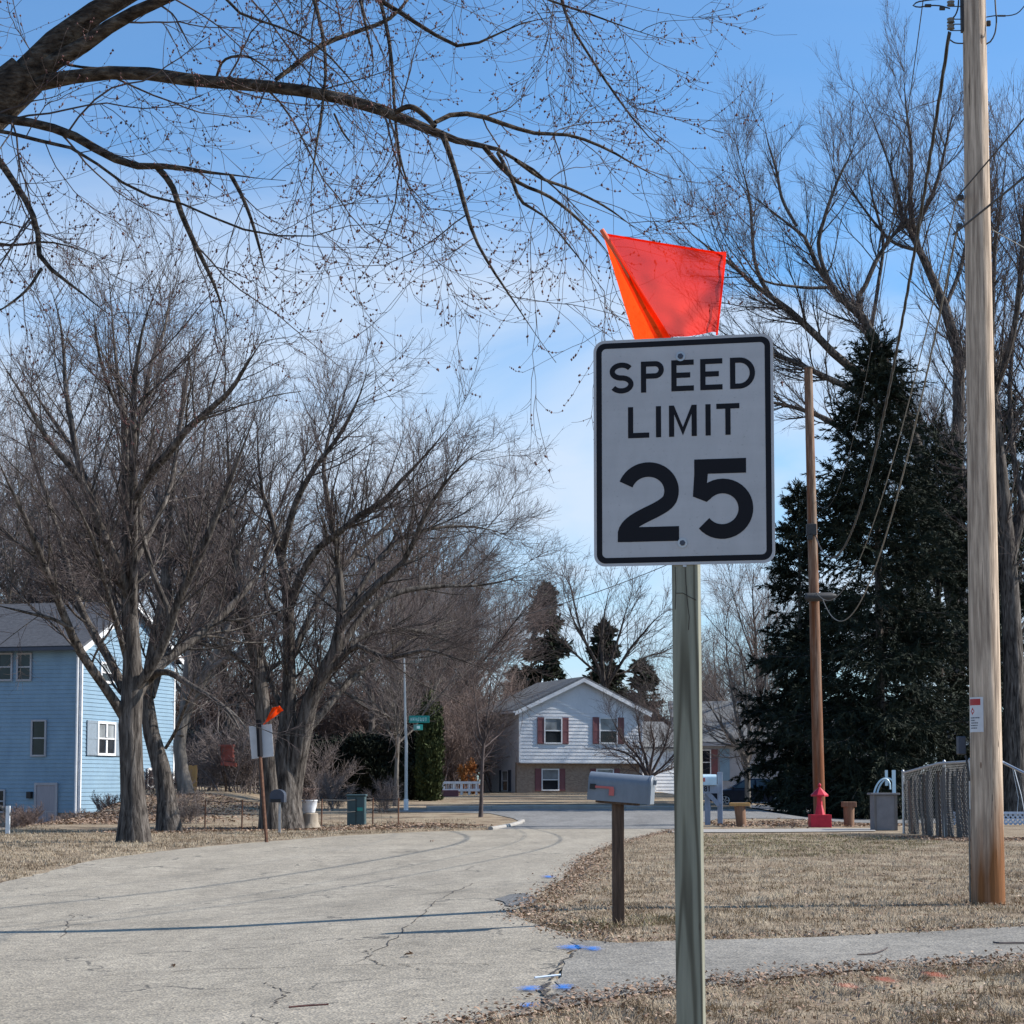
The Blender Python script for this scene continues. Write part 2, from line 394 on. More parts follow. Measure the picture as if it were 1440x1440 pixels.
def pole_material(name, pale, dark, rust, zlo, zhi, rust_amt):
    """round pole: vertical grain, checks, knots and a creosote-brown band that fades between zlo and zhi"""
    m = bpy.data.materials.new(name); m.use_nodes = True
    nt = m.node_tree; b = nt.nodes['Principled BSDF']
    b.inputs['Roughness'].default_value = 0.88; b.inputs['Specular IOR Level'].default_value = 0.25
    tc = N(nt, 'ShaderNodeTexCoord')
    mp = N(nt, 'ShaderNodeMapping'); mp.inputs['Scale'].default_value = (1, 1, 0.06)
    nt.links.new(tc.outputs['Object'], mp.inputs['Vector'])
    nz = N(nt, 'ShaderNodeTexNoise', Scale=22.0, Detail=8.0); nz.inputs['Roughness'].default_value = 0.65
    nt.links.new(mp.outputs[0], nz.inputs['Vector'])
    r = ramp_node(nt, [(0.3, dark), (0.62, pale), (0.8, [v * 1.15 for v in pale])])
    nt.links.new(nz.outputs['Fac'], r.inputs[0])
    nb = N(nt, 'ShaderNodeTexNoise', Scale=5.0, Detail=5.0)
    nt.links.new(mp.outputs[0], nb.inputs['Vector'])
    sx = N(nt, 'ShaderNodeSeparateXYZ'); nt.links.new(tc.outputs['Object'], sx.inputs[0])
    mr = N(nt, 'ShaderNodeMapRange')
    mr.inputs[1].default_value = zlo; mr.inputs[2].default_value = zhi
    mr.inputs[3].default_value = 1.0; mr.inputs[4].default_value = rust_amt
    nt.links.new(sx.outputs[2], mr.inputs[0])
    nn = math_n(nt, 'MULTIPLY_ADD', math_n(nt, 'SUBTRACT', nb.outputs['Fac'], 0.5), 3.2, mr.outputs[0])
    cl = N(nt, 'ShaderNodeClamp'); nt.links.new(nn, cl.inputs[0])
    col = mix_c(nt, cl.outputs[0], r.outputs[0], rust)
    cg = mix_c(nt, 1.0, col, ramp_link(nt, nz.outputs['Fac'], 0.35, 0.65, 0.72, 1.12), 'MULTIPLY')
    mk = N(nt, 'ShaderNodeMapping'); mk.inputs['Scale'].default_value = (3.5, 3.5, 1.0)
    nt.links.new(tc.outputs['Object'], mk.inputs['Vector'])
    vk = N(nt, 'ShaderNodeTexVoronoi', Scale=1.0)
    nt.links.new(mk.outputs[0], vk.inputs['Vector'])
    kf = math_n(nt, 'LESS_THAN', vk.outputs['Distance'], 0.055)
    cg = mix_c(nt, math_n(nt, 'MULTIPLY', kf, 0.7), cg, (0.13, 0.06, 0.03))
    mc = N(nt, 'ShaderNodeMapping'); mc.inputs['Scale'].default_value = (1, 1, 0.012)
    nt.links.new(tc.outputs['Object'], mc.inputs['Vector'])
    nc = N(nt, 'ShaderNodeTexNoise', Scale=17.0, Detail=2.0)
    nt.links.new(mc.outputs[0], nc.inputs['Vector'])
    ck = math_n(nt, 'LESS_THAN', math_n(nt, 'ABSOLUTE', math_n(nt, 'SUBTRACT', nc.outputs['Fac'], 0.56)), 0.004)
    cg = mix_c(nt, math_n(nt, 'MULTIPLY', ck, 0.75), cg, (0.05, 0.035, 0.025))
    nt.links.new(cg, b.inputs['Base Color'])
    bn = N(nt, 'ShaderNodeBump', Strength=0.7, Distance=0.012)
    nt.links.new(nz.outputs['Fac'], bn.inputs['Height']); nt.links.new(bn.outputs[0], b.inputs['Normal'])
    return m


M['pole'] = pole_material('pale_utility_pole', (0.57, 0.445, 0.335), (0.31, 0.23, 0.17), (0.22, 0.092, 0.034), 0.3, 1.45, -0.45)
M['pole_brown'] = pole_material('brown_utility_pole', (0.34, 0.25, 0.185), (0.10, 0.058, 0.036), (0.19, 0.07, 0.03), 0.5, 16.0, -0.1)


def cloth_material(name, c, transp):
    m = bpy.data.materials.new(name); m.use_nodes = True
    nt = m.node_tree
    nt.nodes.remove(nt.nodes['Principled BSDF'])
    out = nt.nodes['Material Output']
    tc = N(nt, 'ShaderNodeTexCoord'); nz = N(nt, 'ShaderNodeTexNoise', Scale=14.0, Detail=3.0)
    nt.links.new(tc.outputs['Object'], nz.inputs['Vector'])
    r = ramp_node(nt, [(0.35, [v * 0.88 for v in c]), (0.65, c)])
    nt.links.new(nz.outputs['Fac'], r.inputs[0])
    df = N(nt, 'ShaderNodeBsdfDiffuse'); tl = N(nt, 'ShaderNodeBsdfTranslucent'); tp = N(nt, 'ShaderNodeBsdfTransparent')
    nt.links.new(r.outputs[0], df.inputs[0]); nt.links.new(r.outputs[0], tl.inputs[0])
    tp.inputs[0].default_value = (1.0, c[1] * 3.0, c[2] * 4.0, 1)
    m1 = N(nt, 'ShaderNodeMixShader'); m1.inputs[0].default_value = 0.62
    nt.links.new(df.outputs[0], m1.inputs[1]); nt.links.new(tl.outputs[0], m1.inputs[2])
    m2 = N(nt, 'ShaderNodeMixShader'); m2.inputs[0].default_value = transp
    nt.links.new(m1.outputs[0], m2.inputs[1]); nt.links.new(tp.outputs[0], m2.inputs[2])
    nt.links.new(m2.outputs[0], out.inputs[0])
    return m


M['flag_mesh'] = cloth_material('red_orange_mesh_cloth', (1.0, 0.05, 0.03), 0.55)
M['flag_orange'] = cloth_material('orange_cloth', (1.0, 0.075, 0.010), 0.10)


# ------------------------------------------------------------------ objects
def tag(o, label=None, cat=None, group=None, kind=None):
    if label: o['label'] = label
    if cat: o['category'] = cat
    if group: o['group'] = group
    if kind: o['kind'] = kind
    return o


def thing(name, loc, label, cat, group=None):
    o = bpy.data.objects.new(name, None)
    o.empty_display_size = 0.2
    COL.objects.link(o)
    o.location = Vector([float(v) for v in loc])
    return tag(o, label, cat, group)


def worigin(o):
    v = np.zeros(3)
    while o is not None:
        v += np.array(o.location); o = o.parent
    return v


def link_mesh(name, V, F, mats, parent=None, idx=None, smooth=False, origin=None):
    V = np.asarray(V, float)
    o0 = worigin(parent) if parent is not None else (np.array(origin, float) if origin is not None else np.zeros(3))
    me = bpy.data.meshes.new(name)
    W = V - o0
    if isinstance(F, np.ndarray):
        k = F.shape[1]
        me.vertices.add(len(W)); me.vertices.foreach_set('co', W.astype(np.float32).ravel())
        me.loops.add(F.size); me.loops.foreach_set('vertex_index', F.astype(np.int32).ravel())
        me.polygons.add(len(F))
        me.polygons.foreach_set('loop_start', np.arange(0, F.size, k, dtype=np.int32))
        me.polygons.foreach_set('loop_total', np.full(len(F), k, dtype=np.int32))
        me.update(calc_edges=True)
    else:
        me.from_pydata([tuple(v) for v in W], [], F)
    if not isinstance(mats, (list, tuple)):
        mats = [mats]
    for m in mats:
        me.materials.append(M[m] if isinstance(m, str) else m)
    if idx is not None:
        me.polygons.foreach_set('material_index', np.asarray(idx, dtype=np.int32))
    if smooth:
        me.polygons.foreach_set('use_smooth', np.ones(len(me.polygons), dtype=bool))
    me.update()
    ob = bpy.data.objects.new(name, me)
    COL.objects.link(ob)
    if parent is not None:
        ob.parent = parent
    else:
        ob.location = Vector(o0.tolist())
    return ob


class MB:
    def __init__(s):
        s.v = []; s.f = []

    def add(s, V, F):
        b = len(s.v)
        s.v += [np.asarray(p, float) for p in V]
        s.f += [[i + b for i in f] for f in F]
        return s

    def box(s, c, size, ax=None):
        ax = np.eye(3) if ax is None else np.asarray(ax, float)
        c = np.asarray(c, float)
        V = []
        for i in (-.5, .5):
            for j in (-.5, .5):
                for k in (-.5, .5):
                    V.append(c + ax[0] * size[0] * i + ax[1] * size[1] * j + ax[2] * size[2] * k)
        F = [[0, 1, 3, 2], [4, 6, 7, 5], [0, 4, 5, 1], [2, 3, 7, 6], [0, 2, 6, 4], [1, 5, 7, 3]]
        return s.add(V, F)

    def tube(s, pts, r, k=8, cap=True):
        pts = np.asarray(pts, float)
        r = np.broadcast_to(np.asarray(r, float), (len(pts),))
        V, F = tubes(pts[None], r[None], k)
        F = [list(f) for f in F]
        if cap:
            n = len(pts)
            F.append([i for i in range(k)][::-1]); F.append([(n - 1) * k + i for i in range(k)])
        return s.add(V, F)

    def quad(s, a, b, c, d):
        return s.add([a, b, c, d], [[0, 1, 2, 3]])

    def prism(s, poly, d):
        """planar polygon (list of 3d points) extruded by vector d"""
        n = len(poly); d = np.asarray(d, float)
        V = [np.asarray(p, float) for p in poly] + [np.asarray(p, float) + d for p in poly]
        F = [list(range(n))[::-1], [i + n for i in range(n)]]
        F += [[i, (i + 1) % n, (i + 1) % n + n, i + n] for i in range(n)]
        return s.add(V, F)

    def lathe(s, c, prof, k=16):
        c = np.asarray(c, float)
        V = []; F = []
        for (r, z) in prof:
            for i in range(k):
                a = 2 * math.pi * i / k
                V.append(c + np.array([r * math.cos(a), r * math.sin(a), z]))
        for j in range(len(prof) - 1):
            for i in range(k):
                F.append([j * k + i, j * k + (i + 1) % k, (j + 1) * k + (i + 1) % k, (j + 1) * k + i])
        F.append(list(range(k))[::-1]); F.append([(len(prof) - 1) * k + i for i in range(k)])
        return s.add(V, F)

    def build(s, name, m, parent=None, smooth=False, bevel=0, origin=None):
        o = link_mesh(name, np.array(s.v), s.f, m, parent, smooth=smooth, origin=origin)
        if bevel:
            md = o.modifiers.new('bevel', 'BEVEL'); md.width = bevel; md.segments = 2; md.limit_method = 'ANGLE'
        if smooth:
            try:
                o.data.set_sharp_from_angle(angle=R(40))
            except Exception:
                pass
        return o


def nrm(v):
    return v / np.maximum(np.linalg.norm(v, axis=-1, keepdims=True), 1e-9)


def tubes(Pp, Rr, k):
    """batch of polylines (B,n,3) with radii (B,n) -> verts, quads"""
    B, n, _ = Pp.shape
    T = np.empty_like(Pp)
    T[:, 1:-1] = Pp[:, 2:] - Pp[:, :-2]
    T[:, 0] = Pp[:, 1] - Pp[:, 0]; T[:, -1] = Pp[:, -1] - Pp[:, -2]
    T = nrm(T)
    mean = nrm(Pp[:, -1] - Pp[:, 0])
    ref = np.where(np.abs(mean[:, 2:3]) > 0.8, np.array([[1.0, 0.13, 0.0]]), np.array([[0.0, 0.1, 1.0]]))[:, None, :]
    U = nrm(np.cross(T, np.broadcast_to(ref, T.shape)))
    W = np.cross(T, U)
    a = np.arange(k) * 2 * math.pi / k
    ring = U[:, :, None, :] * np.cos(a)[None, None, :, None] + W[:, :, None, :] * np.sin(a)[None, None, :, None]
    V = Pp[:, :, None, :] + ring * Rr[:, :, None, None]
    V = V.reshape(-1, 3)
    b = np.arange(B)[:, None, None] * (n * k)
    j = np.arange(n - 1)[None, :, None] * k
    i = np.arange(k)[None, None, :]
    i2 = (i + 1) % k
    Fq = np.stack([b + j + i, b + j + i2, b + j + k + i2, b + j + k + i], axis=-1).reshape(-1, 4)
    return V, Fq


class NB:
    """numpy accumulator of quads"""
    def __init__(s):
        s.V = []; s.F = []; s.n = 0

    def add(s, V, Fq):
        s.V.append(V); s.F.append(Fq + s.n); s.n += len(V)

    def build(s, name, m, parent=None, smooth=True):
        return link_mesh(name, np.concatenate(s.V), np.concatenate(s.F), m, parent, smooth=smooth)


# ------------------------------------------------------------------ bare trees
def resample(pts, n):
    pts = np.asarray(pts, float)
    seg = np.linalg.norm(np.diff(pts[:, :3], axis=0), axis=1)
    t = np.concatenate([[0], np.cumsum(seg)])
    u = np.linspace(0, t[-1], n)
    # smooth (Catmull-Rom like) by cubic hermite
    out = np.empty((n, pts.shape[1]))
    m = np.gradient(pts, t, axis=0)
    k = np.clip(np.searchsorted(t, u, side='right') - 1, 0, len(t) - 2)
    h = (t[k + 1] - t[k])[:, None]
    s = ((u - t[k])[:, None]) / h
    h00 = 2 * s**3 - 3 * s**2 + 1; h10 = s**3 - 2 * s**2 + s; h01 = -2 * s**3 + 3 * s**2; h11 = s**3 - s**2
    out = h00 * pts[k] + h10 * h * m[k] + h01 * pts[k + 1] + h11 * h * m[k + 1]
    return out


def spawn(g, PP, PR, total, t0, t1, ang, angsd, L, Lsd, nseg, wig, trop0, trop1, rr, rmin, by_len=True, endbias=0.0, taper=0.4, flat=None, rmax=9.0, skip=0):
    if skip:
        PP = PP[skip:]; PR = PR[skip:]
    B, n, _ = PP.shape
    ln = np.linalg.norm(np.diff(PP, axis=1), axis=2).sum(1)
    p = ln / ln.sum() if by_len else np.full(B, 1 / B)
    idx = g.choice(B, total, p=p)
    t = t0 + (t1 - t0) * g.random(total)
    if endbias:
        t = t0 + (t1 - t0) * g.random(total) ** (1 / (1 + endbias))
    f = t * (n - 1)
    i0 = np.clip(f.astype(int), 0, n - 2); w = (f - i0)[:, None]
    A = PP[idx, i0]; Bv = PP[idx, i0 + 1]
    pos = A * (1 - w) + Bv * w
    rad = PR[idx, i0] * (1 - w[:, 0]) + PR[idx, i0 + 1] * w[:, 0]
    tan = nrm(Bv - A)
    rv = g.normal(size=(total, 3))
    if flat is not None:
        rv = rv * np.array(flat)
    perp = nrm(rv - (rv * tan).sum(1, keepdims=True) * tan)
    a = np.clip(g.normal(ang, angsd, total), 0.12, 1.9)[:, None]
    d = nrm(tan * np.cos(a) + perp * np.sin(a))
    Ln = L * np.clip(g.normal(1, Lsd, total), 0.35, 1.9) * (1.15 - 0.45 * t)
    Q = np.empty((total, nseg + 1, 3)); Q[:, 0] = pos
    for s in range(nseg):
        tr = trop0 + (trop1 - trop0) * s / max(1, nseg - 1)
        d = nrm(d + g.normal(size=(total, 3)) * wig + np.array([0, 0, 1.0]) * tr)
        Q[:, s + 1] = Q[:, s] + d * (Ln / nseg)[:, None]
    r0 = np.maximum(np.minimum(np.minimum(rad * rr, rad * 0.85), rmax), rmin)
    RR = r0[:, None] * np.linspace(1, taper, nseg + 1)[None]
    return Q, np.maximum(RR, rmin * 0.6)


def limb(pts, D0, dD, n=14, jit=0.0, g=None, ws=1.0):
    """px polyline with pixel widths -> world polyline + radii; depth runs D0 -> D0+dD"""
    pts = np.asarray(pts, float)
    seg = np.concatenate([[0], np.cumsum(np.hypot(np.diff(pts[:, 0]), np.diff(pts[:, 1])))])
    u = seg / seg[-1]
    W = np.array([np.append(P(p[0], p[1], D0 + dD * a), ws * p[2] / 2 * (D0 + dD * a) / F_PX) for p, a in zip(pts, u)])
    W = resample(W, n)
    if pts[-1, 2] <= 5:
        W[:, 3] *= np.interp(np.linspace(0, 1, n), [0, .7, 1], [1, 1, .22])
    if jit and g is not None:
        W[1:-1, :3] += g.normal(size=(n - 2, 3)) * jit
    return W[:, :3], np.maximum(W[:, 3], 0.002)


def build_tree(name, base, label, cat, limbs, levels, bark, twig, seed, kx=(8, 5, 4, 3, 3), group=None, bud=None, wood_levels=1):
    """limbs: list of (pts, radii) with the same n.  levels: list of dict for spawn."""
    g = np.random.default_rng(seed)
    root = thing(name, base, label, cat, group)
    PP = np.stack([l[0] for l in limbs]); PR = np.stack([l[1] for l in limbs])
    tr = NB(); tr.add(*tubes(PP, PR, kx[0]))
    cr = NB()
    parP, parR = PP, PR
    all_lv = []
    for i, lv in enumerate(levels):
        lv = dict(lv)
        src = lv.pop('src', None)
        if src is None:
            p_, r_ = parP, parR
        else:
            p_, r_ = all_lv[src] if src >= 0 else (PP, PR)
        Q, RR = spawn(g, p_, r_, **lv)
        all_lv.append((Q, RR))
        (tr if i < wood_levels else cr).add(*tubes(Q, RR, kx[min(i + 1, len(kx) - 1)]))
        parP, parR = Q, RR
    tr.build('trunk', bark, root)
    cr.build('crown', twig, root)
    if bud:
        n_b, size = bud
        srcs = [all_lv[-1], all_lv[-2]]
        pts = []
        for (Q, RR), share in zip(srcs, (0.75, 0.25)):
            m = int(n_b * share)
            i = g.integers(0, len(Q), m)
            t = (0.25 + 0.75 * g.random(m)) * (Q.shape[1] - 1)
            t[: m // 4] = Q.shape[1] - 1.001
            k = np.clip(t.astype(int), 0, Q.shape[1] - 2); w = (t - k)[:, None]
            pts.append(Q[i, k] * (1 - w) + Q[i, k + 1] * w + g.normal(size=(m, 3)) * size * 0.6)
        C = np.concatenate(pts)
        s = size * g.uniform(0.6, 1.5, len(C))
        octv = np.array([[1, 0, 0], [-1, 0, 0], [0, 1, 0], [0, -1, 0], [0, 0, 1.5], [0, 0, -1.3]], float)
        V = (C[:, None, :] + octv[None] * s[:, None, None]).reshape(-1, 3)
        octf = np.array([[0, 2, 4], [2, 1, 4], [1, 3, 4], [3, 0, 4], [2, 0, 5], [1, 2, 5], [3, 1, 5], [0, 3, 5]])
        Ff = (octf[None] + (np.arange(len(C)) * 6)[:, None, None]).reshape(-1, 3)
        link_mesh('buds', V, Ff, 'bud', root)
    return root


def generic_limbs(g, H, r, n_l, spread, split=0.28, lean=0.05):
    """trunk + ascending limbs of a free-standing deciduous tree, local coordinates"""
    n = 12
    out = []
    t = np.linspace(0, 1, n)
    top = H * 0.82
    wob = np.cumsum(g.normal(size=(n, 2)) * 0.02 * H / n ** 0.5, axis=0)
    pts = np.stack([wob[:, 0] + lean * H * t, wob[:, 1], top * t], 1)
    rad = r * (1 - 0.86 * t) * (1 + 0.35 * np.exp(-t * 25))
    out.append((pts, rad))
    az0 = g.random() * 6.28
    for i in range(n_l):
        f = split + (0.6 - split) * (i / max(1, n_l - 1)) ** 1.2
        k = f * (n - 1); i0 = int(k); w = k - i0
        p0 = pts[i0] * (1 - w) + pts[min(i0 + 1, n - 1)] * w
        r0 = (rad[i0] * (1 - w) + rad[min(i0 + 1, n - 1)] * w)
        az = az0 + i * 2.4 + g.normal() * 0.3
        el = R(42) + g.normal() * 0.15
        d = np.array([math.cos(az) * math.cos(el), math.sin(az) * math.cos(el), math.sin(el)])
        L = H * (0.62 - 0.34 * f) * g.uniform(0.85, 1.15) * (0.75 + spread)
        q = [p0]
        for s in range(n - 1):
            d = nrm(d + g.normal(size=3) * 0.09 + np.array([0, 0, 0.06]))
            q.append(q[-1] + d * L / (n - 1))
        out.append((np.array(q), r0 * 0.62 * np.linspace(1, 0.14, n)))
    return out


def copy_tree(root, loc, rz, sc, label, cat=None, group=None):
    r = root.copy(); COL.objects.link(r)
    r.location = Vector([float(v) for v in loc]); r.rotation_euler = (0, 0, rz); r.scale = (sc[0], sc[0], sc[1])
    tag(r, label, cat, group)
    for ch in list(root.children):
        c = ch.copy(); COL.objects.link(c); c.parent = r
    return r


# ------------------------------------------------------------------ evergreens
def sprays(g, C, D, L, Wd):
    """elongated quads at C along D with random roll"""
    n = len(C)
    D = nrm(D)
    s = nrm(np.cross(D, g.normal(size=(n, 3))))
    Lh = (L * g.uniform(0.6, 1.4, n))[:, None]; Wh = (Wd * g.uniform(0.6, 1.4, n))[:, None]
    V = np.stack([C - s * Wh * 0.5, C + D * Lh * 0.45 - s * Wh, C + D * Lh, C + D * Lh * 0.5 + s * Wh], 1).reshape(-1, 3)
    Fq = np.arange(n * 4).reshape(-1, 4)
    return V, Fq


def spruce(name, base, H, Rm, label, seed, mats=('bark', 'spruce'), nb=150, ns=18, nn=14, bottom=0.06, spL=0.22, spW=0.05, group=None, cat='tree', lean=0.0, power=0.8):
    g = np.random.default_rng(seed)
    root = thing(name, base, label, cat, group)
    b = np.asarray(base, float)
    n = 8
    t = np.linspace(0, 1, n)
    tp = b + np.stack([lean * H * t, 0 * t, H * t], 1)
    tr = NB(); tr.add(*tubes(tp[None], (H * 0.013 * (1 - 0.95 * t) + 0.01)[None], 8))
    h = bottom + (1 - bottom) * (1 - np.sqrt(1 - g.random(nb) * 0.985)) if False else bottom + (0.985 - bottom) * g.random(nb) ** 1.15
    az = g.random(nb) * 6.283
    el = R(5) + R(38) * h ** 1.5 - R(18) * (1 - h) + g.normal(size=nb) * 0.09
    L = Rm * (1 - h) ** power * g.uniform(0.62, 1.12, nb) + 0.12
    d = np.stack([np.cos(az) * np.cos(el), np.sin(az) * np.cos(el), np.sin(el)], 1)
    m = 7
    Q = np.empty((nb, m, 3)); Q[:, 0] = b + np.stack([lean * H * h, 0 * h, H * h], 1)
    for s in range(m - 1):
        dr = -0.10 if s < m - 3 else 0.12
        d = nrm(d + np.array([0, 0, dr]) * (1 - h)[:, None] + g.normal(size=(nb, 3)) * 0.05)
        Q[:, s + 1] = Q[:, s] + d * (L / (m - 1))[:, None]
    tr.add(*tubes(Q, np.maximum(0.035 * L / Rm, 0.008)[:, None] * np.linspace(1, 0.3, m)[None], 4))
    tr.build('trunk', mats[0], root)
    tot = nb * ns
    S, SR = spawn(g, Q, np.full((nb, m), 0.01), tot, 0.15, 1.0, 0.95, 0.25, Rm * 0.20, 0.35, 3, 0.08, -0.10, -0.04, 1, 0.006, flat=(1, 1, 0.45))
    k = g.integers(0, tot, tot * nn)
    f = g.random(tot * nn) * 2.999; i0 = f.astype(int); w = (f - i0)[:, None]
    C = S[k, i0] * (1 - w) + S[k, i0 + 1] * w
    D = nrm(S[k, i0 + 1] - S[k, i0]) + g.normal(size=(tot * nn, 3)) * 0.36 + np.array([0, 0, -.12])
    # along primaries too
    nk = nb * 30
    k2 = g.integers(0, nb, nk); f2 = (0.1 + 0.9 * g.random(nk)) * (m - 1.001); j0 = f2.astype(int); w2 = (f2 - j0)[:, None]
    C2 = Q[k2, j0] * (1 - w2) + Q[k2, j0 + 1] * w2
    D2 = nrm(Q[k2, j0 + 1] - Q[k2, j0]) + g.normal(size=(nk, 3)) * 0.6
    # leader
    nl = 260
    tl = 0.86 + 0.15 * g.random(nl)
    C3 = b + np.stack([lean * H * tl, 0 * tl, H * tl], 1)
    D3 = np.array([0, 0, 0.8]) + g.normal(size=(nl, 3)) * 0.6
    V, Fq = sprays(g, np.concatenate([C, C2, C3]), np.concatenate([D, D2, D3]), spL, spW)
    link_mesh('crown', V, Fq, mats[1], root)
    return root


def leafy_bush(name, base, size, n, label, seed, foliage, cat='shrub', L=0.14, W=0.04, up=0.6, group=None, stems=10, pw=2.4, taper=0.0):
    """dense foliage through a rounded volume, clumpy, with stems"""
    g = np.random.default_rng(seed)
    root = thing(name, base, label, cat, group)
    b = np.asarray(base, float)
    sx, sy, sz = size
    nc = max(30, n // 110)
    u = g.normal(size=(nc, 3)); u = u / (np.abs(u) ** pw).sum(1, keepdims=True) ** (1 / pw)
    cc = u * (g.random(nc) ** 0.28)[:, None]
    cc[:, 2] = cc[:, 2] * 0.5 + 0.5
    sh = 1 - taper * cc[:, 2]
    cc = cc * np.stack([sx * sh, sy * sh, np.full(nc, sz)], 1)
    k = g.integers(0, nc, n)
    C = b + cc[k] + g.normal(size=(n, 3)) * np.array([sx, sy, sz * 0.6]) * 0.11
    C[:, 2] = np.maximum(C[:, 2], b[2] + 0.03)
    D = nrm(cc[k] * np.array([1, 1, 0.4])) * 0.5 + np.array([0, 0, up]) + g.normal(size=(n, 3)) * 0.5
    V, Fq = sprays(g, C, D, L, W)
    q = []
    for i in range(stems):
        tgt = b + cc[i % nc] * np.array([0.7, 0.7, 0.9])
        q.append(resample(np.stack([b + g.normal(size=3) * np.array([.1, .1, 0]) * sx, (b + tgt) / 2 + g.normal(size=3) * 0.08 * sx, tgt]), 6))
    Q = np.stack(q)
    st = NB(); st.add(*tubes(Q, np.full((stems, 6), 0.02) * np.linspace(1, .3, 6)[None] * max(1, sz / 2), 5))
    st.build('trunk', 'bark', root)
    link_mesh('crown', V, Fq, foliage, root)
    return root

# ================================================================== THE SETTING
import bmesh
from mathutils import Matrix


def in_poly(x, y, poly):
    poly = np.asarray(poly); n = len(poly); inside = np.zeros(len(x), bool)
    j = n - 1
    for i in range(n):
        xi, yi = poly[i]; xj, yj = poly[j]
        c = ((yi > y) != (yj > y)) & (x < (xj - xi) * (y - yi) / (yj - yi + 1e-12) + xi)
        inside ^= c
        j = i
    return inside


def px_poly(pts):
    return np.array([G(a, b)[:2] for a, b in pts])


def rough_edge(poly, step, amp, g):
    out = []
    n = len(poly)
    for i in range(n):
        a = poly[i]; b = poly[(i + 1) % n]
        L = np.linalg.norm(b - a); k = max(1, int(L / step))
        nr = np.array([-(b - a)[1], (b - a)[0]]) / max(L, 1e-6)
        for s in range(k):
            out.append(a + (b - a) * s / k + nr * (g.normal() * amp if s else 0))
    return np.array(out)


def sheet(name, poly, m, dz, cell=1.5):
    bm = bmesh.new()
    vs = [bm.verts.new((p[0], p[1], 0)) for p in poly]
    bm.faces.new(vs)
    bmesh.ops.triangulate(bm, faces=bm.faces[:])
    lo = poly.min(0); hi = poly.max(0)
    for ax in (0, 1):
        c = math.floor(lo[ax] / cell) * cell + cell
        while c < hi[ax]:
            co = [0, 0, 0]; no = [0, 0, 0]; co[ax] = c; no[ax] = 1
            bmesh.ops.bisect_plane(bm, geom=bm.verts[:] + bm.edges[:] + bm.faces[:], plane_co=co, plane_no=no)
            c += cell
    for v in bm.verts:
        v.co.z = float(tz(v.co.x, v.co.y)) + dz
    bmesh.ops.recalc_face_normals(bm, faces=bm.faces[:])
    for f in bm.faces:
        if f.normal.z < 0:
            f.normal_flip()
    me = bpy.data.meshes.new(name); bm.to_mesh(me); bm.free()
    me.materials.append(M[m])
    o = bpy.data.objects.new(name, me); COL.objects.link(o)
    tag(o, kind='structure')
    return o


# ground sheet: fine near, coarse to the horizon
gx = np.unique(np.concatenate([np.arange(-40, 40.1, 0.75), -40 - np.geomspace(2, 2500, 22), 40 + np.geomspace(2, 2500, 22)]))
gy = np.unique(np.concatenate([np.arange(-8, 140.1, 0.75), -8 - np.geomspace(2, 400, 10), 140 + np.geomspace(2, 3500, 24)]))
XX, YY = np.meshgrid(gx, gy)
ZZ = tz(XX, YY)
Vg = np.stack([XX, YY, ZZ], -1).reshape(-1, 3)
nx, ny = len(gx), len(gy)
ii, jj = np.meshgrid(np.arange(nx - 1), np.arange(ny - 1))
b0 = (jj * nx + ii).ravel()
Fg = np.stack([b0, b0 + 1, b0 + nx + 1, b0 + nx], 1)
tag(link_mesh('ground', Vg, Fg, 'lawn', smooth=True), kind='structure')

ge = np.random.default_rng(3)
road_px_left = [(-330, 1330), (-160, 1284), (0, 1243), (130, 1211), (260, 1194), (345, 1186.5), (480, 1176), (600, 1170), (690, 1168), (737, 1160)]
road_px_right = [(945, 1167), (862, 1187), (818, 1208), (795, 1236), (752, 1262), (718, 1287), (745, 1299), (776, 1308), (812, 1323)]
drive_px_top = [(812, 1323), (875, 1329), (985, 1324), (1100, 1322), (1250, 1315), (1440, 1305), (1560, 1299)]
drive_px_bot = [(1560, 1345), (1440, 1353), (1200, 1367), (960, 1392), (850, 1408), (770, 1424)]
low_edge = [(770, 1424), (690, 1436), (640, 1450), (560, 1520), (500, 1640)]
road_poly = px_poly(road_px_left + road_px_right + [(790, 1365)] + low_edge + [(0, 1680), (-500, 1600)])
sheet('road', rough_edge(road_poly, 0.3, 0.03, ge), 'road', 0.012)
drive_poly = px_poly(drive_px_top + drive_px_bot + [(790, 1370)])
sheet('driveway', rough_edge(drive_poly, 0.3, 0.03, ge), 'drive', 0.017)
sheet('asphalt_patch', rough_edge(px_poly([(697, 1266), (716, 1260), (738, 1258), (756, 1262), (748, 1273), (720, 1277)]), 0.2, 0.03, ge), 'patch', 0.021, 1.0)
# cross street: meets the road, far kerb in front of the white house
cs_near = px_poly([(700, 1166.5), (737, 1158), (722, 1151.5), (690, 1144.5), (640, 1143), (560, 1143)])
cs_far = px_poly([(560, 1139.5), (640, 1139), (740, 1138), (880, 1138.5), (1000, 1139)])
cs = np.concatenate([cs_near, cs_far, [[14, 71.5], [40, 74], [40, 63], [16, 62.5]], px_poly([(1010, 1152), (945, 1166.2)])])
sheet('cross_street', cs, 'street', 0.016)
# concrete walk between the lawn and the planting strip
sheet('sidewalk', px_poly([(940, 1171.5), (1105, 1171), (1232, 1169.5), (1228, 1165.6), (1105, 1166.4), (940, 1167)]), 'concrete', 0.02)
sheet('parking_pad', np.array([[9.0, 76], [40, 76], [40, 112], [9.6, 112]]), 'street', 0.012, 3)


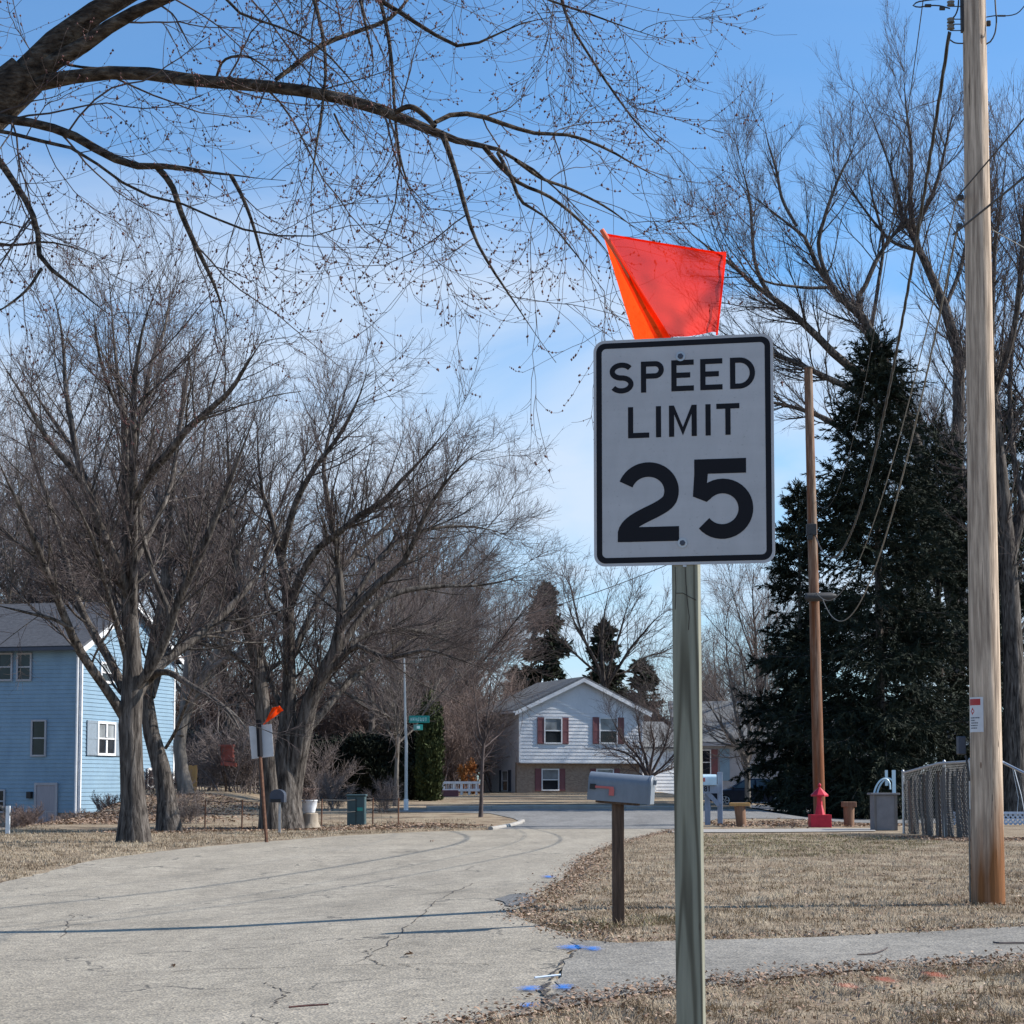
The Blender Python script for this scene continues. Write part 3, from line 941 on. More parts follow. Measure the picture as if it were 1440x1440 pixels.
def kerb(pts, w=0.16, h=0.13):
    pts = np.array(pts)[:, :2]
    m = MB()
    for a, b in zip(pts[:-1], pts[1:]):
        d = (b - a) / np.linalg.norm(b - a); nr = np.array([-d[1], d[0]])
        za, zb = float(tz(*a)), float(tz(*b))
        A = [np.array([*(a + nr * s), za + q]) for s, q in ((-w / 2, -0.05), (w / 2, -0.05), (w / 2, h - 0.02), (w / 2 - 0.02, h), (-w / 2 + 0.03, h), (-w / 2, h - 0.04))]
        Bv = [np.array([*(b + nr * s), zb + q]) for s, q in ((-w / 2, -0.05), (w / 2, -0.05), (w / 2, h - 0.02), (w / 2 - 0.02, h), (-w / 2 + 0.03, h), (-w / 2, h - 0.04))]
        k = 6
        m.add(A + Bv, [[i, (i + 1) % k, (i + 1) % k + k, i + k] for i in range(k)] + [list(range(k))[::-1], [i + k for i in range(k)]])
    o = m.build('kerb', 'concrete')
    tag(o, kind='structure')


kerb([G(*p) for p in [(690, 1167), (705, 1164.8), (718, 1162.2), (729, 1159.3), (735, 1156)]], .14, .09)
kerb([G(*p) for p in [(600, 1138.6), (690, 1138), (740, 1137.2), (815, 1137.2), (880, 1137.8), (1000, 1138.2)]])

# ------------------------------------------------------------------ grass, litter (uncountable)
lawn_right = px_poly([(945, 1173), (1232, 1173), (1300, 1180), (1440, 1188), (1560, 1196), (1560, 1298), (1440, 1304), (1250, 1314), (1100, 1321), (985, 1323), (875, 1328), (815, 1322), (776, 1307), (722, 1289), (755, 1263), (797, 1237), (820, 1209), (864, 1188)])
lawn_front = px_poly([(640, 1452), (700, 1436), (775, 1424), (850, 1409), (960, 1393), (1200, 1368), (1440, 1354), (1580, 1346), (1580, 1560), (560, 1560)])
lawn_left = px_poly([(-70, 1261), (0, 1242), (130, 1210), (260, 1193), (345, 1185.5), (480, 1175), (600, 1169), (690, 1167), (660, 1152), (400, 1156), (100, 1168), (-70, 1168)])


def scatter(poly, n, g, px_bias=None):
    lo = poly.min(0); hi = poly.max(0)
    out = []
    tot = 0
    while tot < n:
        x = g.uniform(lo[0], hi[0], n * 2); y = g.uniform(lo[1], hi[1], n * 2)
        k = in_poly(x, y, poly)
        if px_bias:
            k &= g.random(len(x)) < np.clip((px_bias / np.maximum(y, 1)) ** 1.5, 0, 1)
        out.append(np.stack([x[k], y[k]], 1)); tot += k.sum()
    return np.concatenate(out)[:n]


def vnoise(x, y, cell, seed):
    g_ = np.random.default_rng(seed); T = g_.random((256, 256))
    u = x / cell + 1000.3; v = y / cell + 1000.7
    i = np.floor(u).astype(int); j = np.floor(v).astype(int); fu = u - i; fv = v - j
    fu = fu * fu * (3 - 2 * fu); fv = fv * fv * (3 - 2 * fv)
    t = lambda a, b: T[a % 256, b % 256]
    return (t(i, j) * (1 - fu) + t(i + 1, j) * fu) * (1 - fv) + (t(i, j + 1) * (1 - fu) + t(i + 1, j + 1) * fu) * fv


def blades(pts, g, hmin, hmax, w):
    dn = .55 * vnoise(pts[:, 0], pts[:, 1], .45, 1) + .45 * vnoise(pts[:, 0], pts[:, 1], .14, 2)
    pts = pts[g.random(len(pts)) < np.clip((dn - .22) * 2.6, .12, 1)]
    dn = .5 * vnoise(pts[:, 0], pts[:, 1], .6, 3) + .5 * vnoise(pts[:, 0], pts[:, 1], .16, 4)
    wind = 6.283 * vnoise(pts[:, 0], pts[:, 1], .35, 5) * 1.6
    n = len(pts)
    z = tz(pts[:, 0], pts[:, 1])
    b = np.stack([pts[:, 0], pts[:, 1], z], 1)
    az = wind + g.normal(size=n) * .9
    lean = g.uniform(0.35, 1.55, n)
    h = g.uniform(hmin, hmax, n) * (.45 + 1.15 * dn)
    d = np.stack([np.cos(az) * np.sin(lean), np.sin(az) * np.sin(lean), np.cos(lean)], 1) * h[:, None]
    s = np.stack([-np.sin(az), np.cos(az), 0 * az], 1) * (w * g.uniform(0.6, 1.3, n))[:, None]
    mid = b + d * 0.55 + np.array([0, 0, 0.12]) * h[:, None]
    V = np.stack([b - s, b + s, mid + s * 0.8, b + d + s * .1 - np.array([0, 0, 0.05]) * h[:, None]], 1)
    V[:, 3] = b + d
    V4 = np.stack([b - s, b + s, mid + s * .7, mid - s * .7], 1)
    tip = b + d * 1.0
    V = np.concatenate([V4, np.stack([mid - s * .7, mid + s * .7, tip + s * .15, tip - s * .15], 1)]).reshape(-1, 3)
    return V, np.arange(len(V)).reshape(-1, 4)


gg = np.random.default_rng(21)
gr = NB()
gr.add(*blades(scatter(lawn_right, 150000, gg, 17), gg, 0.025, 0.075, 0.0032))
gr.add(*blades(scatter(lawn_front, 66000, gg), gg, 0.02, 0.07, 0.0026))
gr.add(*blades(scatter(lawn_left, 60000, gg, 30), gg, 0.03, 0.09, 0.0055))
o = gr.build('dead_grass', 'grass', smooth=False)
tag(o, kind='stuff', label='short dead tan lawn grass beside the road and driveway', cat='grass')


M['green_grass'] = mat('thin_green_grass', [(0.3, (0.10, 0.095, 0.045)), (0.55, (0.175, 0.165, 0.075)), (0.8, (0.28, 0.24, 0.14))], scale=1.3, detail=8, rough=1, spec=0.1, fine=(30, .4))
gr = NB()
gr.add(*blades(scatter(px_poly([(985, 1175), (1110, 1174), (1240, 1176), (1330, 1185), (1250, 1201), (1120, 1206), (985, 1204)]), 15000, gg), gg, 0.025, 0.065, 0.005))
gr.add(*blades(scatter(px_poly([(770, 1301), (860, 1290), (1000, 1288), (1000, 1298), (870, 1306), (800, 1312)]), 2600, gg), gg, 0.02, 0.05, 0.003))
o = gr.build('green_grass', 'green_grass', smooth=False)
tag(o, kind='stuff', label='thin olive green grass strip along the far edge of the right lawn', cat='grass')


def leaves(pts, g, size, lift=0.02):
    n = len(pts)
    c = np.stack([pts[:, 0], pts[:, 1], tz(pts[:, 0], pts[:, 1]) + 0.022 + g.random(n) * lift], 1)
    nrmv = nrm(np.stack([g.normal(size=n) * 0.5, g.normal(size=n) * 0.5, np.ones(n)], 1))
    a = nrm(np.cross(nrmv, g.normal(size=(n, 3)))); bb = np.cross(nrmv, a)
    s = (size * g.uniform(0.4, 1.3, n))[:, None]
    V = np.stack([c - a * s, c - bb * s * 0.55 + nrmv * s * .2, c + a * s, c + bb * s * 0.55 + nrmv * s * .25], 1).reshape(-1, 3)
    return V, np.arange(n * 4).reshape(-1, 4)


def along(px, n, g, sd0, off=0.0):
    p = px_poly(px)
    seg = np.linalg.norm(np.diff(p, axis=0), axis=1); cum = np.concatenate([[0], np.cumsum(seg)])
    u = g.random(n) * cum[-1]; k = np.clip(np.searchsorted(cum, u) - 1, 0, len(seg) - 1)
    f = ((u - cum[k]) / seg[k])[:, None]
    d = (p[k + 1] - p[k]) / seg[k][:, None]
    nr = np.stack([d[:, 1], -d[:, 0]], 1)
    return p[k] * (1 - f) + p[k + 1] * f + nr * (off + g.normal(size=(n, 1)) * sd0)


lf = NB()
re = [(945, 1168), (864, 1188), (820, 1209), (797, 1237), (755, 1263), (722, 1289), (776, 1308), (815, 1323), (875, 1329), (985, 1324), (1250, 1315), (1440, 1305), (1560, 1299)]
lf.add(*leaves(along(re, 4200, gg, 0.13, -0.06), gg, 0.022))
lf.add(*leaves(along(re[2:8], 2100, gg, 0.22, -0.22), gg, 0.022))
lf.add(*leaves(along([(500, 1560), (640, 1448), (770, 1424), (850, 1408), (960, 1392), (1200, 1367), (1440, 1353), (1560, 1345)], 4600, gg, 0.22, -0.02), gg, 0.019))
lf.add(*leaves(scatter(lawn_right, 2600, gg, 20), gg, 0.022))
lf.add(*leaves(scatter(lawn_front, 2600, gg), gg, 0.018))
lf.add(*leaves(along([(150, 1172), (250, 1170), (330, 1166), (420, 1168), (560, 1164), (640, 1160)], 5000, gg, 0.9), gg, 0.05))
lf.add(*leaves(along([(130, 1160), (180, 1140), (260, 1128), (340, 1126)], 9000, gg, 2.0), gg, 0.06))
lf.add(*leaves(along([(1000, 1160), (1120, 1160), (1230, 1160)], 3000, gg, 1.0), gg, 0.05))
lf.add(*leaves(along([(1270, 1178), (1330, 1180), (1370, 1184), (1450, 1180)], 2600, gg, 0.35), gg, 0.035))
o = lf.build('leaf_litter', 'leaf_litter', smooth=False)
tag(o, kind='stuff', label='brown fallen leaves along the lawn edges', cat='leaves')


def spray_material(name, c, top=1.0):
    m = bpy.data.materials.new(name); m.use_nodes = True
    nt = m.node_tree; b = nt.nodes['Principled BSDF']; out = nt.nodes['Material Output']
    b.inputs['Base Color'].default_value = (*c, 1); b.inputs['Roughness'].default_value = .95; b.inputs['Specular IOR Level'].default_value = .1
    tc = N(nt, 'ShaderNodeTexCoord')
    vm = N(nt, 'ShaderNodeVectorMath', operation='SUBTRACT'); nt.links.new(tc.outputs['Generated'], vm.inputs[0]); vm.inputs[1].default_value = (.5, .5, .5)
    sx = N(nt, 'ShaderNodeSeparateXYZ'); nt.links.new(vm.outputs[0], sx.inputs[0])
    d2 = math_n(nt, 'ADD', math_n(nt, 'MULTIPLY', sx.outputs[0], sx.outputs[0]), math_n(nt, 'MULTIPLY', sx.outputs[1], sx.outputs[1]))
    d = math_n(nt, 'MULTIPLY', math_n(nt, 'SQRT', d2), 2.0)
    nz = N(nt, 'ShaderNodeTexNoise', Scale=70.0, Detail=3.0); nt.links.new(tc.outputs['Object'], nz.inputs['Vector'])
    n2 = N(nt, 'ShaderNodeTexNoise', Scale=9.0, Detail=3.0); nt.links.new(tc.outputs['Object'], n2.inputs['Vector'])
    e = math_n(nt, 'ADD', math_n(nt, 'MULTIPLY', nz.outputs['Fac'], 1.5), math_n(nt, 'MULTIPLY', n2.outputs['Fac'], .9))
    f = math_n(nt, 'SUBTRACT', math_n(nt, 'SUBTRACT', e, d), .56)
    cl = N(nt, 'ShaderNodeClamp'); nt.links.new(math_n(nt, 'MULTIPLY', f, 1.7), cl.inputs[0])
    tr = N(nt, 'ShaderNodeBsdfTransparent'); mx = N(nt, 'ShaderNodeMixShader')
    nt.links.new(math_n(nt, 'MULTIPLY', cl.outputs[0], top), mx.inputs[0]); nt.links.new(tr.outputs[0], mx.inputs[1]); nt.links.new(b.outputs[0], mx.inputs[2])
    nt.links.new(mx.outputs[0], out.inputs[0])
    return m


M['blue_paint'] = spray_material('blue_spray_paint', (0.035, 0.20, 0.62), .8)
M['orange_paint'] = spray_material('orange_spray_paint', (0.55, 0.13, 0.08), .42)


def paint_mark(px, n, sx, sy, m, label, cat, group, seed, dz=0.026, ang=0.0, onroad=True):
    c = G(*px)
    a = np.linspace(0, 2 * math.pi, 24, endpoint=False)
    x = c[0] + np.cos(a) * sx * 2.2; y = c[1] + np.sin(a) * sy * 2.2
    V = np.concatenate([np.stack([x, y, tz(x, y) + dz], 1), [[c[0], c[1], float(tz(c[0], c[1])) + dz]]])
    o = link_mesh('paint_mark', V, [[i, (i + 1) % 24, 24] for i in range(24)], m, origin=c)
    tag(o, label, cat, group)


gp = 'sprayed utility paint marks'
paint_mark((771, 1235), 260, 0.07, 0.30, 'blue_paint', 'faint blue spray mark on the road edge farthest up, level with the mailbox', 'paint mark', gp, 1)
paint_mark((803, 1336), 1300, 0.085, 0.20, 'blue_paint', 'bright blue spray mark at the lawn corner where driveway meets road', 'paint mark', gp, 2)
paint_mark((833, 1338), 650, 0.055, 0.17, 'blue_paint', 'short blue spray mark on the driveway top edge, left of the mailbox post', 'paint mark', gp, 3)
paint_mark((744, 1395), 950, 0.06, 0.12, 'blue_paint', 'blue spray mark on the road just left of the dark seam', 'paint mark', gp, 4)
paint_mark((792, 1393), 850, 0.055, 0.13, 'blue_paint', 'blue spray mark on the driveway just right of the dark seam', 'paint mark', gp, 5)
paint_mark((743, 1419), 620, 0.05, 0.09, 'blue_paint', 'blue spray mark lowest down, beside the leaf-strewn verge', 'paint mark', gp, 6)
paint_mark((1243, 1388), 520, 0.06, 0.15, 'orange_paint', 'bright orange spray mark on the dead grass below the driveway', 'paint mark', gp, 7, dz=0.05)
paint_mark((1315, 1381), 260, 0.06, 0.16, 'orange_paint', 'faint orange spray mark on the grass nearest the driveway at right', 'paint mark', gp, 8, dz=0.05)
paint_mark((1191, 1397), 170, 0.055, 0.12, 'orange_paint', 'pale orange spray mark on the leafy verge nearest the sign post', 'paint mark', gp, 9, dz=0.05)

# the seam where driveway meets road, as rough dark crumbled asphalt
gs = np.random.default_rng(8)
# long traced cracks in the road
ck = MB()
for pl in ([(0, 1381), (90, 1378), (200, 1372), (300, 1366), (420, 1362), (520, 1359), (600, 1357), (690, 1358)],
           [(500, 1356), (522, 1342), (540, 1332), (572, 1306), (590, 1290), (610, 1272), (640, 1255), (668, 1243)],
           [(372, 1384), (392, 1392), (404, 1399), (390, 1408), (380, 1420)],
           [(520, 1336), (516, 1344), (528, 1356), (545, 1362)],
           [(560, 1358), (600, 1366), (650, 1369)],
           [(86, 1320), (96, 1300), (104, 1284)], [(815, 1340), (798, 1351), (788, 1363), (779, 1377), (771, 1388), (767, 1398), (769, 1410), (772, 1422)],
           [(774, 1384), (765, 1396), (766, 1408), (776, 1420)], [(769, 1400), (773, 1408), (768, 1418)], [(352, 1430), (380, 1438), (420, 1450)]):
    q = resample(np.array([np.append(G(*p)[:2], 0) for p in pl]), len(pl) * 5)
    q[:, :2] += gs.normal(size=(len(q), 2)) * 0.018
    for a, b in zip(q[:-1], q[1:]):
        if gs.random() < 0.12:
            continue
        d = (b - a)[:2]; d = d / (np.linalg.norm(d) + 1e-9); nr = np.array([-d[1], d[0]]) * gs.uniform(0.0025, 0.0075) * (2.0 if pl[0][0] > 760 else 1)
        pt = lambda p, s: np.array([p[0] + nr[0] * s, p[1] + nr[1] * s, float(tz(p[0], p[1])) + (0.0215 if pl[0][0] > 760 else 0.0155)])
        ck.quad(pt(a, -1), pt(a, 1), pt(b, 1), pt(b, -1))
o = ck.build('road_cracks', 'dirt'); tag(o, kind='structure')

# ================================================================== LETTER STROKES
def arc(cx, cy, rx, ry, a0, a1, n=18):
    return [(cx + rx * math.cos(R(a)), cy + ry * math.sin(R(a))) for a in np.linspace(a0, a1, n)]


def stroke(pts, w):
    """2d polyline -> list of quads with mitred joints"""
    p = np.asarray(pts, float)
    keep = [0] + [i for i in range(1, len(p)) if np.linalg.norm(p[i] - p[i - 1]) > 1e-6]
    p = p[keep]
    d = nrm(np.diff(p, axis=0)); nr = np.stack([-d[:, 1], d[:, 0]], 1)
    off = np.empty_like(p)
    off[0] = nr[0]; off[-1] = nr[-1]
    for i in range(1, len(p) - 1):
        mm = nrm(nr[i - 1] + nr[i]); off[i] = mm / max(0.35, float(mm @ nr[i]))
    Lf = p + off * w / 2; Rt = p - off * w / 2
    return [(Lf[i], Rt[i], Rt[i + 1], Lf[i + 1]) for i in range(len(p) - 1)]


def glyph(ch, x0, x1, y0, y1, s):
    """strokes of a highway-style capital in a box, y down"""
    h = s / 2; w = x1 - x0; cx = (x0 + x1) / 2; H = y1 - y0
    if ch == 'S':
        rx = w / 2 - h; ry = (H - s) / 4
        a = arc(cx, y0 + h + ry, rx, ry, -28, -270, 22) + arc(cx, y0 + h + 3 * ry, rx, ry, -90, 152, 22)[1:]
        return [stroke(a, s)]
    if ch == 'P':
        r = (H * 0.56 - s) / 2
        yb = y0 + H * 0.56 - h
        return [stroke([(x0 + h, y0), (x0 + h, y1)], s),
                stroke([(x0 + s, y0 + h), (x1 - h - r, y0 + h)] + arc(x1 - h - r, y0 + h + r, r, r, -90, 90, 16) + [(x0 + s, yb)], s)]
    if ch == 'E':
        return [stroke([(x0 + h, y0), (x0 + h, y1)], s), stroke([(x0 + s, y0 + h), (x1, y0 + h)], s),
                stroke([(x0 + s, y0 + H * .49), (x1 - w * .16, y0 + H * .49)], s), stroke([(x0 + s, y1 - h), (x1, y1 - h)], s)]
    if ch == 'D':
        ry = (H - s) / 2; rx = min(w * .52, ry)
        return [stroke([(x0 + h, y0), (x0 + h, y1)], s),
                stroke([(x0 + s, y0 + h), (x1 - h - rx, y0 + h)] + arc(x1 - h - rx, y0 + h + ry, rx, ry, -90, 90, 22) + [(x0 + s, y1 - h)], s)]
    if ch == 'L':
        return [stroke([(x0 + h, y0), (x0 + h, y1)], s), stroke([(x0 + s, y1 - h), (x1, y1 - h)], s)]
    if ch == 'I':
        return [stroke([(cx, y0), (cx, y1)], s)]
    if ch == 'T':
        return [stroke([(x0, y0 + h), (x1, y0 + h)], s), stroke([(cx, y0 + s), (cx, y1)], s)]
    if ch == 'M':
        out = [stroke([(x0 + h, y0), (x0 + h, y1)], s), stroke([(x1 - h, y0), (x1 - h, y1)], s)]
        a = x0 + s; b = x1 - s; k = s * 1.12
        yb = y1 - H * 0.03
        out.append([(np.array([a - .02, y0]), np.array([a - .02, y0 + k * 1.45]), np.array([cx, yb]), np.array([cx, yb - k * 1.45]))])
        out.append([(np.array([b + .02, y0]), np.array([cx, yb - k * 1.45]), np.array([cx, yb]), np.array([b + .02, y0 + k * 1.45]))])
        return out
    if ch == '2':
        rx = w / 2 - h; ry = H * 0.275
        cy = y0 + h + ry
        a = arc(cx, cy, rx, ry, -160, 22, 26)
        p0 = np.array(a[-1]); p3 = np.array([x0 + h * 1.02, y1 - s * .62])
        p1 = p0 + np.array([-.10 * w, .155 * H]); p2 = p3 + np.array([.05 * w, -.20 * H])
        bz = [tuple((1 - t) ** 3 * p0 + 3 * (1 - t) ** 2 * t * p1 + 3 * (1 - t) * t * t * p2 + t ** 3 * p3) for t in np.linspace(0, 1, 18)[1:]]
        bz += [(x0 + h, y1)]
        return [stroke(a + bz, s), stroke([(x0 + s * .9, y1 - h), (x1, y1 - h)], s)]
    if ch == '5':
        rx = w / 2 - h * 1.0; ry = H * 0.30 - h * .18
        cyb = y1 - h - ry
        cxb = x1 - h - rx
        v = H * 0.47
        a = arc(cxb, cyb, rx, ry, -137, 142, 30)
        return [stroke([(x0 + w * .045, y0 + h), (x1 - w * .11, y0 + h)], s),
                [(np.array([x0 + w * .045, y0 + s]), np.array([x0 + w * .045 + s * .93, y0 + s]), np.array([x0 + w * .03 + s * .85, y0 + v + .05]), np.array([x0 + w * .02, y0 + v - .05])),
                 (np.array([x0 + w * .02, y0 + v - .08]), np.array([x0 + w * .135, y0 + v - .95]), np.array([x0 + w * .313, y0 + v + .25]), np.array([x0 + w * .245, y0 + v + .68]))],
                stroke(a, s)]
    if ch == '8':
        rx = w / 2 - h; ry = (H - s) / 4
        return [stroke(arc(cx, y0 + h + ry, rx * .9, ry, 0, 360, 20), s), stroke(arc(cx, y0 + h + 3 * ry, rx, ry, 0, 360, 20), s)]
    if ch == '1':
        return [stroke([(cx, y0), (cx, y1)], s), stroke([(cx, y0 + h), (x0, y0 + H * .25)], s * .8)]
    return []


def letters(items, to3):
    """items: (char,x0,x1,y0,y1,s) -> MB with faces mapped by to3(x,y,k)"""
    m = MB(); k = 0
    for it in items:
        for st in glyph(*it):
            for q in st:
                m.quad(*[to3(p[0], p[1], k) for p in q]); k += 1
    return m


def rrect(x0, x1, y0, y1, r, n=8):
    return arc(x1 - r, y0 + r, r, r, -90, 0, n) + arc(x1 - r, y1 - r, r, r, 0, 90, n) + arc(x0 + r, y1 - r, r, r, 90, 180, n) + arc(x0 + r, y0 + r, r, r, 180, 270, n)


# ================================================================== SPEED LIMIT SIGN
TL_, TR_, BL_, BR_ = P(834, 480, 6.37), P(1087.3, 468.5, 6.25), P(836, 797, 6.37), P(1090, 791.5, 6.25)
dd_ = (TR_ + BR_ - TL_ - BL_) / 2; dd_[2] = 0
ux = dd_ / np.linalg.norm(dd_); sn = np.array([ux[1], -ux[0], 0]); uz = np.array([0, 0, 1.0])
SC = (TL_ + TR_ + BL_ + BR_) / 4
INX = np.linalg.norm(dd_) / 24; IN = (TL_[2] + TR_[2] - BL_[2] - BR_[2]) / 2 / 30


def s3(x, y, off=0.0):
    return SC + ux * (x - 12) * INX + uz * (15 - y) * IN + sn * off


pc = SC - sn * (0.0015 + 0.0455)
root = thing('speed_limit_sign', ground(pc[0], pc[1]), 'large white speed limit 25 sign facing the camera on a square timber post', 'road sign')
p = MB()
zb = float(tz(pc[0], pc[1]))
ax = np.array([ux, sn, uz])
rr_ = rrect(-.0445, .0445, -.0445, .0445, .004, 3)
p.prism([np.array([pc[0] + 0.012, pc[1], zb - 0.3]) + ux * a + sn * b for a, b in rr_][::-1],
        [-0.012, 0, 2.80 - zb + 0.3])
post = p.build('post', 'lumber', root)
chk = MB()
for pl in ([(0.004, 2.075), (0.006, 2.02), (0.010, 1.96), (0.016, 1.905), (0.013, 1.86)], [(-0.03, 2.075), (-.028, 2.0), (-.031, 1.93)], [(-.03, 1.985), (-0.005, 1.985), (0.012, 1.975), (.04, 1.96)]):
    pts = [pc + np.array([0.0035, 0, 0]) * (2.08 - b) + ux * a + sn * 0.0449 - np.array([0, 0, pc[2]]) + uz * b for a, b in pl]
    chk.tube(pts, 0.0011, 4)
chk.build('check_crack', 'dirt', post)
pl = MB()
pl.prism([s3(x, y, -0.0012) for x, y in rrect(0, 24, 0, 30, 1.5)], sn * 0.0024)
plate = pl.build('sign_plate', 'sign_white', root)
bd = MB()
o_ = rrect(0.38, 23.62, 0.38, 29.62, 1.2); i_ = rrect(1.12, 22.88, 1.12, 28.88, 0.62)
for k in range(len(o_)):
    k2 = (k + 1) % len(o_)
    bd.quad(s3(*o_[k], .0018), s3(*o_[k2], .0018), s3(*i_[k2], .0018), s3(*i_[k], .0018))
bd.build('border', 'sign_black', plate)
items = []
for ch, a, b in (('S', 2.2, 5.42), ('P', 6.42, 9.5), ('E', 10.5, 13.5), ('E', 14.35, 17.3), ('D', 18.3, 21.6)):
    items.append((ch, a, b, 3.02, 7.15, .70))
for ch, a, b in (('L', 4.66, 7.5), ('I', 8.4, 9.1), ('M', 10.15, 13.85), ('I', 15.0, 15.7), ('T', 16.45, 19.5)):
    items.append((ch, a, b, 9.02, 13.15, .69))
items += [('2', 3.2, 11.4, 16.4, 26.85, 1.93), ('5', 13.1, 21.2, 16.25, 26.75, 1.93)]
lt = letters(items, lambda x, y, k: s3(x, y, .0019 + k * 2e-6))
lt.build('lettering', 'sign_black', plate)
for (bx, by) in ((11.75, 2.55), (11.85, 27.15)):
    w_ = MB(); c = s3(bx, by, 0.0028)
    w_.prism([c + ux * .0165 * math.cos(a) + uz * .0165 * math.sin(a) for a in np.linspace(0, 6.283, 24, endpoint=False)], sn * 0.0016)
    bo = w_.build('washer', 'steel', plate)
    h_ = MB(); c = s3(bx, by, 0.0046)
    h_.prism([c + ux * .0098 * math.cos(a) + uz * .0098 * math.sin(a) for a in np.linspace(0.2, 6.483, 6, endpoint=False)], sn * 0.005)
    h_.build('bolt', 'dark_box', bo, bevel=0.001)
tb = MB(); tb.box(s3(12.1, 30.12, -0.004), (0.012, 0.008, 0.008), ax); tb.build('bracket', 'steel', plate)

# orange flag above the sign
FD = 6.40
fr = thing('warning_flag', P(940, 474, FD), 'red and orange cloth flag on a slanting stick above the speed limit sign', 'flag')
dw = MB(); a_, b_ = P(846, 323, FD - .02), P(955, 500, FD + 0.0); dw.tube([a_, b_], 0.0085, 10); dw.build('stick', 'dowel', fr)


def cloth(pxs, d0s, nu, nv, wave, seed):
    """bilinear patch from 4 px corners (tl,tr,br,bl) with folds"""
    g = np.random.default_rng(seed)
    c = [P(*q, d) for q, d in zip(pxs, d0s)]
    V = []; Fc = []
    for j in range(nv + 1):
        for i in range(nu + 1):
            u, v = i / nu, j / nv
            p_ = (c[0] * (1 - u) + c[1] * u) * (1 - v) + (c[3] * (1 - u) + c[2] * u) * v
            p_ = p_ + np.array([0, 1, 0]) * wave * (math.sin(u * 4.2 + v * 1.7) + 0.5 * math.sin(u * 9 - v * 3.0) + .22 * math.sin(u * 17 + v * 8) + .15 * math.sin(v * 23 - u * 6)) * u
            V.append(p_)
    for j in range(nv):
        for i in range(nu):
            a = j * (nu + 1) + i
            Fc.append([a, a + 1, a + nu + 2, a + nu + 1])
    return np.array(V), Fc


V, Fc = cloth([(848, 328), (1020, 357), (1008, 471), (938, 474)], [FD, FD - .20, FD - .02, FD + .02], 40, 24, 0.034, 1)
o = link_mesh('cloth_panel', V, Fc, 'flag_mesh', fr, smooth=True)
hm = MB(); hm.tube([P(848, 329, FD), P(930, 343, FD - .10), P(1020, 357.5, FD - .202)], 0.0038, 6); hm.tube([P(1020, 357, FD - .20), P(1014.5, 412, FD - .11), P(1008, 471, FD - .02)], 0.0035, 6)
hm.build('hem', 'flag_orange', o)
V, Fc = cloth([(846, 323), (850, 330), (945, 480), (894, 480)], [FD - .015, FD - .02, FD - .02, FD + .05], 12, 16, 0.02, 2)
V2, Fc2 = cloth([(846, 323), (864, 352), (946, 480), (893, 480)], [FD + .0, FD - .022, FD - .022, FD + .07], 14, 18, 0.010, 2)
link_mesh('folded_panel', V2, Fc2, 'flag_orange', fr, smooth=True)

# ================================================================== GREY MAILBOX
mb = G(871, 1300)
MD = mb[1]
root = thing('mailbox', mb, 'grey metal mailbox with folded red flag on a brown wooden post in the dead lawn', 'mailbox')
pxm = MD / F_PX
p = MB(); top = P(871, 1130, MD)
p.box([mb[0] - 0.01, mb[1] + .0, (top[2] + mb[2] - 0.2) / 2], (0.108, 0.108, top[2] - mb[2] + 0.2), np.array([[1, .06, 0], [-.06, 1, 0], [0, 0, 1]]))
p.build('post', 'old_wood', root, bevel=0.006)
# body: arched section swept along an axis tilted slightly down to the right and toward the camera
A0 = P(830, 1104.5, MD + .05); A1 = P(914, 1111, MD - .10)
ad = nrm(A1 - A0); side = nrm(np.cross(ad, uz)); upv = np.cross(side, ad)
hw, hh = 0.100, 0.135


def arch(c, s=1.0):
    pr = [(-hw, -hh), (-hw, hh - hw * 1.0)] + [(hw * math.cos(a), hh - hw + hw * math.sin(a)) for a in np.linspace(math.pi, 0, 14)] + [(hw, -hh)]
    return [c + side * x * s + upv * y * s for x, y in pr]


def sweep(m, secs):
    k = len(secs[0]); V = [p for s in secs for p in s]
    F_ = []
    for j in range(len(secs) - 1):
        for i in range(k):
            F_.append([j * k + i, j * k + (i + 1) % k, (j + 1) * k + (i + 1) % k, (j + 1) * k + i])
    F_.append(list(range(k))[::-1]); F_.append([(len(secs) - 1) * k + i for i in range(k)])
    m.add(V, F_)


m_ = MB(); sweep(m_, [arch(A0), arch(A0 + ad * 0.01, 1.01), arch(A1)])
body = m_.build('box', 'mail_grey', root, smooth=True)
m_ = MB(); sweep(m_, [arch(A1 + ad * .001, 1.045), arch(A1 + ad * 0.022, 1.045), arch(A1 + ad * .03, 0.98)])
dr = m_.build('door', 'mail_grey', root, smooth=True)
m_ = MB(); m_.box(A1 + ad * .045 + upv * (hh * .55), (.03, .02, .045), np.array([ad, side, upv])); m_.build('latch', 'mail_grey', dr)
cam_side = side if side[1] < 0 else -side
fl = MB(); Lm = np.linalg.norm(A1 - A0)
bx = np.array([ad, cam_side, upv])
fb = A0 + cam_side * (hw + .008)
fl.box(fb + ad * .05 - upv * .005, (.055, .014, .05), bx); fl.build('flag_bracket', 'black', body)
fl = MB(); fl.box(fb + ad * .165 - upv * .005 + cam_side * .006, (.18, .006, .022), bx); fl.box(fb + ad * .237 - upv * .047 + cam_side * .006, (.05, .006, .064), bx)
fl.build('flag', 'red_flag', body)
m_ = MB(); m_.box(A0 + ad * Lm * .48 - upv * (hh + .012), (.4, .17, .02), bx); m_.build('mounting_board', 'old_wood', root)

